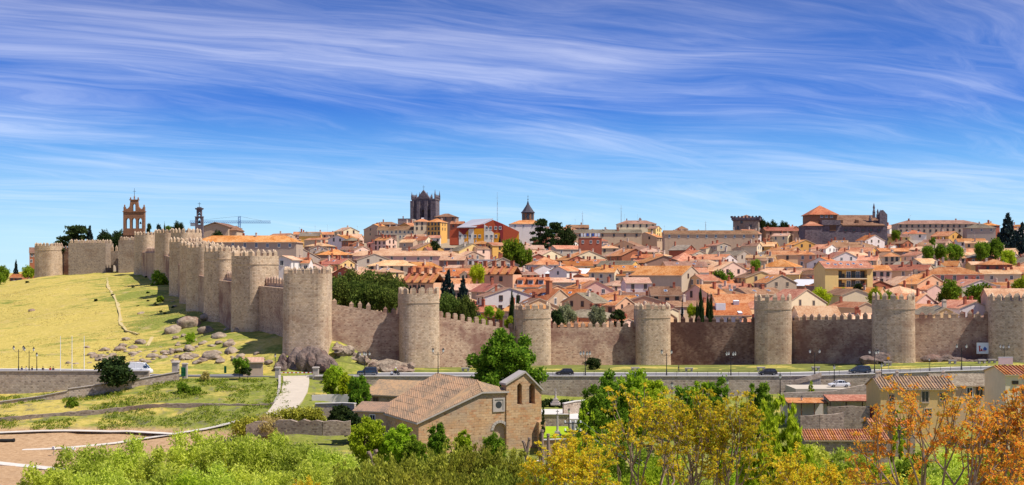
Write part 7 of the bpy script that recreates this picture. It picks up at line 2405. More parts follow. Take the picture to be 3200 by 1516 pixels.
NT_('second yellow-green sapling behind the whitewashed wall', 1078, 1160, 260, 50, 'leaf_yellow', 2600, .26, 331, 'willow')
NT_('yellow-green bush along the road edge by the car', 1045, 1142, 276, 70, 'leaf_bright', 2600, .3, 332, 'round', zb=-1.2, name='shrub', cat='shrub')
NT_('dense green columnar tree next to the barn', 1122, 1164, 250, 66, 'leaf_green', 6000, .28, 333, 'willow')
NT_('dark shrub at the end of the garden wall', 1060, 1262, 244, 70, 'leaf_dark', 4000, .26, 334, 'round', name='shrub', cat='shrub')
NT_('dark shrub in front of the annex', 1105, 1280, 232, 60, 'leaf_dark', 3500, .26, 335, 'round', name='shrub', cat='shrub')
NT_('dry straw-coloured grass mound before the hedge', 848, 1298, 233, 90, 'leaf_dry', 4000, .24, 336, 'willow', name='grass_clump', cat='grass')
NT_('narrow dark cypress against the church end wall', 1697, 1240, 226, 16, 'leaf_dark', 2500, .24, 337, 'cone', name='cypress_tree')
def hedge(label, pts, w, h, mat, n, leaf, seed):
 rs = np.random.default_rng(seed)
 P0 = pts[0]
 cl, rd = [], []
 for a, b in zip(pts[:-1], pts[1:]):
  L = math.hypot(b[0] - a[0], b[1] - a[1])
  k = int(L / .7)
  for i in range(k):
   t = i / k
   X, Y = a[0] + (b[0] - a[0]) * t, a[1] + (b[1] - a[1]) * t
   z = gz(X, Y)
   for q in (.35, .75):
    cl.append((X - P0[0] + rs.normal() * .3, Y - P0[1] + rs.normal() * .3, z - gz(*P0) + h * q + rs.normal() * .15))
    rd.append(w * .5 * rs.uniform(.8, 1.2))
 root = thing('hedge', label, 'hedge', (*P0, gz(*P0)))
 ob('foliage', crown_mesh('hedge', cl, rd, n, leaf, mat, seed, shell=.4), root)
 ob('trunk', trunk_mesh('hedge_stems', [(c - np.array([0, 0, h * .5]), c, .08, .04) for c in np.array(cl)[::6]]), root)
hedge('long dark clipped hedge beyond the willows', [(PX(745, 240), 240), (PX(860, 243), 243), (PX(1010, 243), 243)], 2.6, 3.2, 'leaf_juniper', 9000, .28, 401)
hedge('low dark hedge at the foot of the road wall behind the court', [(PX(1695, 268), 268), (PX(1800, 268), 268)], 1.2, 1.4, 'leaf_dark', 2500, .28, 402)
hedge('low dark box hedge on the bright church lawn', [(PX(1728, 234), 234), (PX(1765, 234), 234)], .8, .9, 'leaf_dark', 900, .2, 403)
# ---- golden and red-leaved trees close to the viewer: open branching, leaf tufts at the tips
def branch_tree(label, px, Y, top, wpx, mat, seed, tuft=34, leaf=.15, levels=5, name='golden_tree', base_r=.2, lean=(0, 0), bark='bark_pale', ntips=None, fork=.2):
 rs = np.random.default_rng(seed)
 X = PX(px, Y)
 z0 = gz(X, Y) - .3
 H = PZ(top, Y) - z0
 w = wpx * Y / FPX / 2
 segs, tips = [], []
 def grow(p, d, L, r, lv):
  d = d / np.linalg.norm(d)
  q = p + d * L * .5 + rs.normal(size=3) * L * .05
  e = p + d * L + rs.normal(size=3) * L * .07
  segs.append((tuple(p), tuple(q), r, r * .86))
  segs.append((tuple(q), tuple(e), r * .86, r * .7))
  if lv <= 2:
   tips.append(e)
   if lv <= 1:
    tips.append(q)
  if lv == 0:
   return
  for k in range(rs.integers(2, 4) if lv > 1 else 3):
   v = rs.normal(size=3)
   v -= v.dot(d) * d
   v /= np.linalg.norm(v)
   nd = d + v * rs.uniform(.45, .95) + np.array([0, 0, .16])
   grow(e, nd, L * rs.uniform(.66, .86), r * .62, lv - 1)
 hub = np.array([lean[0], lean[1], H * fork])
 segs.append(((0, 0, -.5), tuple(hub), base_r * 1.3, base_r))
 for k in range(6):
  a = k * 6.283 / 6 + rs.uniform(-.3, .3)
  grow(hub, np.array([math.cos(a) * .55, math.sin(a) * .55, 1.0]), H * .24, base_r * .62, levels - 1)
 tips = np.array(tips)
 # fit the crown into the wanted outline
 ext = np.percentile(np.abs(tips[:, :2]), 97)
 zt = np.percentile(tips[:, 2], 99.5)
 sc = np.array([w / ext, w / ext, 1.0])
 def fit(p):
  p = np.array(p, float)
  z = p[2] if p[2] < hub[2] else hub[2] + (p[2] - hub[2]) * (H - .25 - hub[2]) / (zt - hub[2])
  k = min(1.0, max(0.0, (p[2] - hub[2]) / (.5 * (zt - hub[2])))) if p[2] > hub[2] else 0
  s = 1 + (sc[0] - 1) * k
  return np.array([p[0] * s, p[1] * s, z])
 tips = np.array([fit(t) for t in tips])
 root = thing(name, label, 'tree', (X, Y, z0))
 mb = MB()
 for p, q, r0, r1 in segs:
  mb.tube(fit(p), fit(q), r0, r1, 5, cap=False)
 ob('trunk', mb.mesh('branching', bark), root)
 rad = rs.uniform(.14, .30, len(tips))
 ob('crown', crown_mesh('crown', tips, rad, len(tips) * tuft, leaf, mat, seed, aspect=1.9, shell=.15, stretch=(1, 1, .7)), root)
 return root
branch_tree('big golden-orange tree with open branches in front of the church court', 2040, 82, 1196, 470, 'leaf_orange', 501, 17, .095, 5)
branch_tree('second golden tree, its crown joining the weeping willow', 2215, 80, 1210, 330, 'leaf_orange', 502, 17, .095, 5)
branch_tree('low golden tree at the picture foot beside the junipers', 1790, 74, 1350, 330, 'leaf_orange', 503, 24, .085, 5)
branch_tree('low golden tree at the picture foot below the weeping willow', 2560, 68, 1405, 420, 'leaf_orange', 504, 26, .08, 5)
branch_tree('small golden bush peeping in at the picture foot by the willows', 955, 84, 1490, 90, 'leaf_orange', 505, 26, .09, 4)
branch_tree('red-orange leaved tree with long bare grey branches, closest to the viewer', 2960, 56, 1170, 520, 'leaf_redorange', 506, 17, .075, 5, name='red_leaved_tree')
branch_tree('second red-leaved tree cut by the picture edge', 3190, 58, 1190, 300, 'leaf_redorange', 507, 17, .075, 5, name='red_leaved_tree')
branch_tree('yellow-green branch tuft at the lower picture edge by the red-leaved tree', 2780, 62, 1450, 260, 'leaf_orange', 508, 22, .075, 5)
# ---- weeds on the green banks: too many to count
def weeds():
 rs = np.random.default_rng(77)
 n = 5200
 px = rs.uniform(-20, 900, n)
 Y = rs.uniform(246, 277, n)
 X = (px - 1600) * Y / FPX
 Z = ground(X, Y)
 keep = (Z > -7.6) & (value_noise(X, Y, 4.0, 9) > .48)
 X, Y, Z = X[keep], Y[keep], Z[keep]
 k = 9
 C = np.repeat(np.stack([X, Y, Z], 1), k, 0)
 C += rs.normal(size=C.shape) * np.array([.28, .28, .12]) + np.array([0, 0, .2])
 V, F = quads(C, .17, 1.8, rs, .6)
 m = rs.random(len(F)) < .6
 for sel, mat, lab in ((m, 'leaf_green', 'dark green weeds tufting the bank'), (~m, 'leaf_juniper', 'pale weeds and grasses tufting the bank')):
  f = F[sel]
  vv = V[f.ravel()]
  o = ob('weeds', np_mesh('weeds', vv, np.arange(len(vv)).reshape(-1, 4), mat))
  tag(o, lab, 'weeds', kind='stuff')
 # tufts on the hill
 n = 4200
 px = rs.uniform(-40, 640, n); Y = rs.uniform(292, 560, n)
 X = (px - 1600) * Y / FPX
 keep = (value_noise(X, Y, 14.0, 19) > .5) & (X + .41 * Y < 64)
 X, Y = X[keep], Y[keep]
 Z = ground(X, Y)
 C = np.repeat(np.stack([X, Y, Z], 1), 5, 0)
 C += rs.normal(size=C.shape) * np.array([.5, .5, .1]) + np.array([0, 0, .12])
 V, F = quads(C, .22, 1.3, rs, .3)
 tag(ob('grass', np_mesh('grass', V, F, 'leaf_dry')), 'dry grass tufts scattered over the hill', 'grass', kind='stuff')
weeds()
# ---------------------------------------------------------------- street furniture
def lantern_mesh():
 mb = MB()
 mb.lathe([(.09, 0), (.16, .06), (.24, .5), (.26, .52)], 6, 0)
 mb.lathe([(.30, .52), (.28, .56), (.12, .74), (.10, .78), (.12, .80), (.03, .92)], 6, 1)
 mb.lathe([(.03, -.12), (.10, -.02), (.10, .0)], 6, 1)
 return mb.mesh('lantern', ['lamp_glass', 'metal_dark'])
LANT = lantern_mesh()
def lamp_proto(H, arms, span, name='street_lamp'):
 root = thing(name, 'lamp', 'street lamp')
 mb = MB()
 mb.lathe([(.22, 0), (.22, .25), (.14, .4), (.12, 1.2), (.15, 1.25), (.09, 1.4), (.07, H - .3), (.10, H - .25), (.06, H)], 8)
 ob('pole', mb.mesh('lamp_pole', 'metal_dark'), root)
 if arms == 1:
  ob('lantern', LANT, root, (0, 0, H + .1))
 else:
  mb = MB()
  for k in range(arms):
   a = math.pi * 2 * k / arms
   e = (math.cos(a) * span, math.sin(a) * span)
   mb.tube((0, 0, H - .45), (e[0] * .55, e[1] * .55, H - .6), .035, .03, 5)
   mb.tube((e[0] * .55, e[1] * .55, H - .6), (e[0], e[1], H - .15), .03, .03, 5)
  ob('arm', mb.mesh('lamp_arm', 'metal_dark'), root)
  for k in range(arms):
   a = math.pi * 2 * k / arms
   ob('lantern', LANT, root, (math.cos(a) * span, math.sin(a) * span, H - .05))
 return root
_l4 = lamp_proto(4.6, 4, 1.05)
_l2 = lamp_proto(5.0, 2, 1.05)
_l3 = lamp_proto(4.4, 3, 1.1)
_l1 = lamp_proto(3.4, 1, 0)
def lamp(pr, px, Y, label, z=None, sc=1.0, rz=0.0, first=[]):
 z = road_z(PX(px, Y)) + .1 if z is None else z
 if pr.name not in first:
  first.append(pr.name)
  o = pr
  o.location = (PX(px, Y), Y, z); o.rotation_euler = (0, 0, rz); o.scale = (sc,) * 3
 else:
  o = copy_thing(pr, (PX(px, Y), Y, z), rz, scale=(sc,) * 3)
 o['label'] = label
 o['group'] = 'lantern street lamps'
lamp(_l2, 58, 280.2, 'twin-lantern lamp on the promenade, the one nearer the picture edge')
lamp(_l2, 91, 280.2, 'twin-lantern lamp on the promenade, nearer the flagpoles', sc=.95)
lamp(_l1, 115, 280.0, 'single-lantern lamp on the promenade')
lamp(_l4, 1140, 280.6, 'four-lantern lamp beside the silver off-roader', rz=.3)
lamp(_l2, 1369, 280.6, 'tall twin-lantern lamp right of the motorcyclist', sc=1.06)
lamp(_l4, 1829, 280.6, 'four-lantern lamp beside the black hatchback near the dark rounded shrub', rz=.3, sc=1.02)
lamp(_l2, 2083, 280.6, 'twin-lantern lamp in front of the pale grey tower')
lamp(_l4, 2284, 280.6, 'four-lantern lamp in front of the blackened wall', rz=.3)
lamp(_l2, 2546, 280.6, 'twin-lantern lamp between the dark hatchback and the minivan')
lamp(_l3, 2733, 281, 'three-lantern lamp behind the blue minivan', rz=.5)
lamp(_l2, 3005, 281, 'twin-lantern lamp before the banner wall')
lamp(_l3, 3138, 290, 'dark lantern lamp beside the pink notice board', sc=.95)
lamp(_l1, 2100, 262, 'single lamp post on the lower street by the golden crown', z=-4.6, sc=1.2)
lamp(_l1, 2273, 264, 'single lamp post against the road wall past the golden crown', z=-4.0, sc=1.15)
lamp(_l1, 2438, 266, 'single lamp post before the foot of the stair', z=-3.0, sc=1.15)
lamp(_l1, 2607, 276, 'single lamp post behind the white car', z=-1.6, sc=1.1)
lamp(_l1, 2755, 276, 'single lamp post against the road wall above the yellow house', z=-1.2, sc=1.1)
lamp(_l1, 2904, 279.8, 'short lamp post on the pavement before the banner', sc=.7)
lamp(_l1, 2505, 250, 'lamp post by the long open shed', z=-5.4, sc=1.0)
lamp(_l1, 1778, 238, 'short lamp post beside the church lawn', z=-6.2, sc=.9)
lamp(_l1, 860, 290, 'single lamp post at the foot of the rock outcrop', z=.4, sc=1.0)
def flagpole(px, label):
 Y = 280.2
 root = thing('flagpole', label, 'flagpole', (PX(px, Y), Y, road_z(PX(px, Y)) + .1), group='white flagpoles on the promenade')
 mb = MB(); mb.tube((0, 0, 0), (0, 0, PZ(1050, Y) - road_z(PX(px, Y)) - .1), .09, .05, 8); ob('pole', mb.mesh('flagpole', 'white_paint'), root)
 mb = MB(); mb.lathe([(.2, 0), (.2, .12), (.12, .2)], 8); ob('base', mb.mesh('pole_base', 'granite_cut'), root)
flagpole(189, 'white flagpole nearest the promenade lamps')
flagpole(225, 'white flagpole in the middle of the three')
flagpole(263, 'white flagpole nearest the dark spreading shrub')
_benches = [(2153, 'stone bench on the lawn in front of the blackened wall'), (2378, 'stone bench half hidden by the dark hatchback'), (2549, 'stone bench on the lawn beside the twin-lantern lamp'), (2774, 'stone bench at the foot of the broad tower'), (2976, 'stone bench below the white banner'), (3068, 'long stone bench near the pink notice board'), (3100, 'short stone bench next to the pink notice board'), (1455, 'stone bench beside the tall dense green tree'), (1985, 'low stone bench by the pale grey tower')]
_mb = MB()
_mb.box((0, 0, .78), (1.9, .75, .28)); _mb.box((-.6, 0, .32), (.45, .6, .64)); _mb.box((.6, 0, .32), (.45, .6, .64))
_bm = _mb.mesh('stone_bench', 'granite_cut')
for px, lab in _benches:
 X = PX(px, 294)
 tag(ob('stone_bench', _bm, None, (X, 294, max(gz(X, 294) + .02, road_z(X) + .08)), rng.uniform(-.1, .1)), lab, 'bench', 'stone benches along the lawn', 'thing')
def banner():
 Y = 303.4
 a, b = PX(3046, Y), PX(3083, Y)
 z0, z1 = PZ(1105, Y), PZ(1070, Y)
 root = thing('banner', 'square white banner with red and blue emblem hung on the wall', 'banner', ((a + b) / 2, Y - 1.3, z0), R(-4))
 w, h = b - a, z1 - z0
 mb = MB(); mb.box((0, 0, h / 2), (w, .08, h)); ob('sheet', mb.mesh('banner_sheet', 'white_paint'), root)
 mb = MB(); mb.box((0, -.055, h * .52), (w * .86, .02, h * .78)); ob('field', mb.mesh('banner_field', 'emblem_pale'), root)
 mb = MB()
 mb.box((-w * .26, -.08, h * .42), (w * .1, .02, h * .42)); mb.box((-w * .26, -.08, h * .68), (w * .16, .02, h * .08)); mb.box((-w * .1, -.08, h * .36), (w * .12, .02, h * .2)); mb.box((-w * .02, -.08, h * .27), (w * .5, .02, h * .06))
 ob('emblem', mb.mesh('banner_emblem_red', 'red_paint'), root)
 mb = MB()
 pts = [(w * .02, h * .34), (w * .3, h * .30), (w * .34, h * .46), (w * .18, h * .66), (w * .06, h * .52)]
 mb.face([(x, -.085, z) for x, z in pts]); mb.face([(x, -.075, z) for x, z in pts][::-1])
 ob('emblem', mb.mesh('banner_emblem_blue', 'blue_paint'), root)
banner()
def board(px0, px1, py0, py1, Y, mat, label, name='notice_board', legs=True):
 a, b = PX(px0, Y), PX(px1, Y)
 z0, z1 = PZ(py1, Y), PZ(py0, Y)
 zg = road_z((a + b) / 2)
 root = thing(name, label, 'sign', ((a + b) / 2, Y, zg))
 mb = MB(); mb.box((0, 0, (z0 + z1) / 2 - zg), (b - a, .1, z1 - z0)); ob('panel', mb.mesh('board_panel', mat), root)
 mb = MB(); mb.box((0, 0, z1 - zg + .05), (b - a + .12, .16, .1)); ob('frame', mb.mesh('board_frame', 'white_paint'), root)
 mb = MB(); mb.box((0, .1, (z0 - zg) / 2 + .3), (.1, .1, z0 - zg + .6)); me = mb.mesh('board_post', 'metal_dark')
 for x in (-(b - a) * .38, (b - a) * .38):
  ob('post', me, root, (x, 0, 0))
board(3120, 3165, 1117, 1139, 289.5, 'sign_pink', 'pink notice board on the pavement beside the last tower')
def round_sign():
 Y = 289.6
 X = PX(2776, Y)
 root = thing('road_sign', 'road sign with orange disc on a pale post beside the broad tower', 'sign', (X, Y, road_z(X)))
 mb = MB(); mb.tube((0, 0, 0), (0, 0, 3.1), .05, .05, 6); ob('post', mb.mesh('sign_post', 'metal_grey'), root)
 mb = MB(); mb.tube((0, -.06, 2.7), (0, -.02, 2.7), .36, .36, 16); ob('disc', mb.mesh('sign_disc', 'mod_orange'), root)
round_sign()
# red and white barrier across the ramp mouth, railing along the pavement
def barrier():
 Y = 281.0
 a, b = PX(877, Y), PX(980, Y)
 z = road_z(a)
 root = thing('road_barrier', 'red and white striped barrier fence across the head of the ramp', 'barrier', ((a + b) / 2, Y, z))
 L = b - a
 n = 16
 for i in range(n):
  mb = MB(); mb.box((0, 0, 0), (L / n, .06, .22)); ob('stripe', mb.mesh('stripe', 'red_paint' if i % 2 else 'white_paint'), root, (-L / 2 + L * (i + .5) / n, 0, .85))
 mb = MB(); mb.box((0, .06, .4), (.08, .06, .8)); me = mb.mesh('barrier_post', 'metal_grey')
 for i in range(5):
  ob('post', me, root, (-L / 2 + L * i / 4, 0, 0))
barrier()
def railing(px0, px1, Y, label, z_off=.36, H=1.0, step=2.2):
 a, b = PX(px0, Y), PX(px1, Y)
 root = thing('railing', label, 'railing', (a, Y, 0))
 mb = MB()
 xs_ = np.linspace(a, b, 24)
 for p, q in zip(xs_[:-1], xs_[1:]):
  for hh in (H, H * .55):
   mb.tube((p - a, 0, road_z(p) + z_off + hh), (q - a, 0, road_z(q) + z_off + hh), .03, .03, 4, cap=False)
 ob('rail', mb.mesh('rail', 'metal_dark'), root)
 mb = MB(); mb.tube((0, 0, 0), (0, 0, H), .035, .035, 5); me = mb.mesh('rail_post', 'metal_dark')
 k = int((b - a) / step)
 for i in range(k + 1):
  x = a + (b - a) * i / k
  ob('post', me, root, (x - a, 0, road_z(x) + z_off))
railing(1695, 2470, 278.8, 'thin dark railing on the road wall between the church and the stair')
railing(2560, 3160, 278.8, 'thin dark railing on the road wall past the stair')
# ---------------------------------------------------------------- vehicles
def loft(mb, secs, mat=0, close=True):
 """secs: list of cross-section loops (same length)"""
 n = len(secs[0])
 i0 = len(mb.v)
 for s in secs:
  mb.v.extend(s)
 for j in range(len(secs) - 1):
  for k in range(n):
   k2 = (k + 1) % n
   a = i0 + j * n
   mb.f.append([a + k, a + n + k, a + n + k2, a + k2]); mb.m.append(mat); mb.uv.append(None)
 if close:
  mb.f.append([i0 + k for k in range(n)]); mb.m.append(mat); mb.uv.append(None)
  a = i0 + (len(secs) - 1) * n
  mb.f.append([a + k for k in reversed(range(n))]); mb.m.append(mat); mb.uv.append(None)
CARS = {
 # (x from rear -.5 to front +.5 of length, belt height, bottom) and greenhouse (x, roof height)
 'hatch': dict(L=4.1, W=1.75, belt=[(-.5, .62), (-.47, .95), (-.2, .95), (.12, .92), (.22, .88), (.42, .74), (.49, .58)], roof=[(-.47, .97), (-.38, 1.44), (-.1, 1.5), (.06, 1.44), (.24, .9)], wr=.31),
 'sedan': dict(L=4.5, W=1.76, belt=[(-.5, .62), (-.47, .92), (-.3, .95), (.12, .92), (.22, .88), (.42, .76), (.49, .58)], roof=[(-.36, .95), (-.22, 1.38), (-.05, 1.44), (.08, 1.38), (.25, .9)], wr=.31),
 'mpv': dict(L=4.7, W=1.85, belt=[(-.5, .7), (-.48, 1.0), (-.2, 1.0), (.15, .98), (.28, .95), (.44, .78), (.5, .6)], roof=[(-.49, 1.02), (-.42, 1.62), (-.1, 1.68), (.08, 1.6), (.31, .95)], wr=.33),
 'suv': dict(L=4.6, W=1.85, belt=[(-.5, .7), (-.48, 1.08), (-.2, 1.08), (.15, 1.06), (.24, 1.04), (.44, .98), (.49, .7)], roof=[(-.48, 1.1), (-.44, 1.74), (-.1, 1.8), (.1, 1.74), (.22, 1.06)], wr=.39),
 'van': dict(L=5.6, W=2.0, belt=[(-.5, .8), (-.49, 1.2), (-.2, 1.25), (.2, 1.25), (.34, 1.2), (.46, 1.0), (.5, .7)], roof=[(-.495, 1.22), (-.48, 2.4), (-.1, 2.5), (.2, 2.42), (.39, 1.2)], wr=.36),
}
def car(label, kind, paint, px, Y, face, z=None, lower=None, wheelbase=.30):
 """face: +1 nose to the right, -1 nose to the left"""
 c = CARS[kind]
 L, W_ = c['L'], c['W']
 X = PX(px, Y)
 root = thing('parked_car' if kind != 'van' else 'van', label, 'van' if kind == 'van' else 'car', (X, Y, road_z(X) + .01 if z is None else z), 0 if face > 0 else math.pi, 'vehicles along the road')
 hw = W_ / 2
 mb = MB()
 secs = []
 for t, zb in c['belt']:
  x = t * L
  bot = .3 if abs(t) > .46 else .22
  ww = hw * (.86 if abs(t) > .46 else .97 if abs(t) > .4 else 1.0)
  secs.append([(x, -ww * .94, bot), (x, -ww, bot + .2), (x, -ww, zb - .18), (x, -ww * .93, zb), (x, ww * .93, zb), (x, ww, zb - .18), (x, ww, bot + .2), (x, ww * .94, bot)])
 loft(mb, secs)
 ob('body', mb.mesh('car_body', paint, smooth=False), root)
 mb = MB()
 secs = []
 for t, zr in c['roof']:
  x = t * L
  zb = np.interp(t, [q[0] for q in c['belt']], [q[1] for q in c['belt']]) - .03
  k = max(0.0, (zr - zb) / .6)
  wt = hw * (.93 - .13 * min(1, k))
  secs.append([(x, -hw * .915, zb), (x, -wt, max(zr, zb + .02)), (x, wt, max(zr, zb + .02)), (x, hw * .915, zb)])
 loft(mb, secs)
 ob('glasshouse', mb.mesh('car_glass', 'glass_dark' if kind != 'van' else paint), root)
 mb = MB()
 secs = []
 for t, zr in c['roof'][1:-1]:
  x = t * L
  wt = hw * .83
  secs.append([(x, -wt, zr - .04), (x, -wt * .9, zr + .03), (x, wt * .9, zr + .03), (x, wt, zr - .04)])
 loft(mb, secs)
 ob('roof', mb.mesh('car_roof', paint), root)
 mb = MB()
 rf = c['roof']
 belt_at = lambda t: float(np.interp(t, [q[0] for q in c['belt']], [q[1] for q in c['belt']]))
 for s in (-1, 1):
  for t in (rf[1][0] * .98, -.12, rf[3][0]):
   zr = float(np.interp(t, [q[0] for q in rf], [q[1] for q in rf]))
   mb.tube((t * L, s * hw * .93, belt_at(t) - .05), (t * L, s * hw * .80, zr), .045, .045, 4)
  mb.tube((rf[3][0] * L, s * hw * .80, rf[3][1]), (rf[4][0] * L, s * hw * .9, rf[4][1]), .04, .04, 4)
 ob('pillar', mb.mesh('car_pillar', paint), root)
 if kind == 'van':
  mb = MB()
  for s in (-1, 1):
   mb.box((.27 * L, s * hw * .90, 1.62), (.8, .06, .55))
  mb.hull8([(.385 * L, -.8, 1.26), (.385 * L, .8, 1.26), (.375 * L, .8, 1.24), (.375 * L, -.8, 1.24), (.225 * L, -.7, 2.3), (.225 * L, .7, 2.3), (.215 * L, .7, 2.28), (.215 * L, -.7, 2.28)])
  ob('window', mb.mesh('van_window', 'glass_blue'), root)
 mb = MB(); mb.tube((0, -.11, 0), (0, .11, 0), c['wr'], c['wr'], 16); tyre = mb.mesh('tyre', 'rubber')
 mb = MB(); mb.tube((0, -.125, 0), (0, .125, 0), c['wr'] * .6, c['wr'] * .6, 10); rim = mb.mesh('rim', 'paint_silver')
 for t in (-wheelbase, wheelbase):
  for s in (-1, 1):
   w = ob('wheel', tyre, root, (t * L, s * (hw - .1), c['wr']))
   ob('rim', rim, w)
 mb = MB(); mb.box((0, 0, 0), (.1, .32, .14)); hl = mb.mesh('headlight', 'lamp_glass'); mb = MB(); mb.box((0, 0, 0), (.08, .2, .3)); tl = mb.mesh('tail_light', 'red_paint')
 for s in (-1, 1):
  ob('headlight', hl, root, (.475 * L, s * hw * .62, c['belt'][-1][1] + .06))
  ob('tail_light', tl, root, (-.485 * L, s * hw * .74, c['belt'][0][1] + .1))
 if lower:
  mb = MB()
  for s in (-1, 1):
   mb.box((0, s * (hw + .012), .42), (L * .9, .03, .28))
  ob('side_cladding', mb.mesh('cladding', lower), root)
 mb = MB()
 for s in (-1, 1):
  mb.box((.14 * L, s * (hw + .08), belt_at(.14) + .06), (.16, .18, .13))
 ob('mirror', mb.mesh('mirror', paint), root)
 return root
car('dark off-roader with silver lower panels on the road under the rock outcrop', 'suv', 'paint_navy', 1148, 284.5, -1, lower='paint_silver')
car('black hatchback on the road beside the dark rounded shrub', 'hatch', 'paint_black', 1764, 284.5, -1)
car('black hatchback on the road before the tower at the end of the blackened wall', 'hatch', 'paint_black', 2399, 284.5, -1)
car('dark blue minivan on the road in front of the broad tower', 'mpv', 'paint_navy', 2687, 284.5, -1)
car('white saloon parked on the paved terrace below the road', 'sedan', 'paint_white', 2622, 268.5, -1, z=-.98)
car('white delivery van at the end of the promenade wall', 'van', 'paint_white', 436, 283.5, 1)
# cars far off on the hill road
for i, (px, kd, pt, lab) in enumerate([(16, 'hatch', 'paint_white', 'pale car nearest the picture edge on the far hill road'), (30, 'sedan', 'paint_silver', 'silver car second on the far hill road'), (44, 'hatch', 'paint_white', 'white car before the low red building on the far hill road'), (58, 'mpv', 'paint_black', 'dark car by the olive-green tree on the far hill road')]):
 Y = 690 - i * 4
 car(lab, kd, pt, px, Y, -1, z=gz(PX(px, Y), Y) + .1)
house(52, 868, 40, 4, 10, 0, 'g', 'plaster_brick', 'red', '', (3, 1, 'b'), 0, Y=735, label='low red-roofed building beyond the parked cars on the far hill road', name='roadside_building')
house(93, 790, 36, 14, 14, 20, 'g', 'plaster_brick', 'brown', '', (2, 2, 'w'), 0, Y=660, label='brick building standing behind the far end tower', name='brick_building', ends=False)
for _n in ('roadside_building', 'brick_building'):
 del bpy.data.objects[_n]['group']
strip('road', [(PX(-60, 640), 640), (PX(20, 690), 690), (PX(60, 740), 740), (PX(75, 800), 800)], 9, 'asphalt', 'far road running over the shoulder of the hill', dz=.15, n_sub=8)
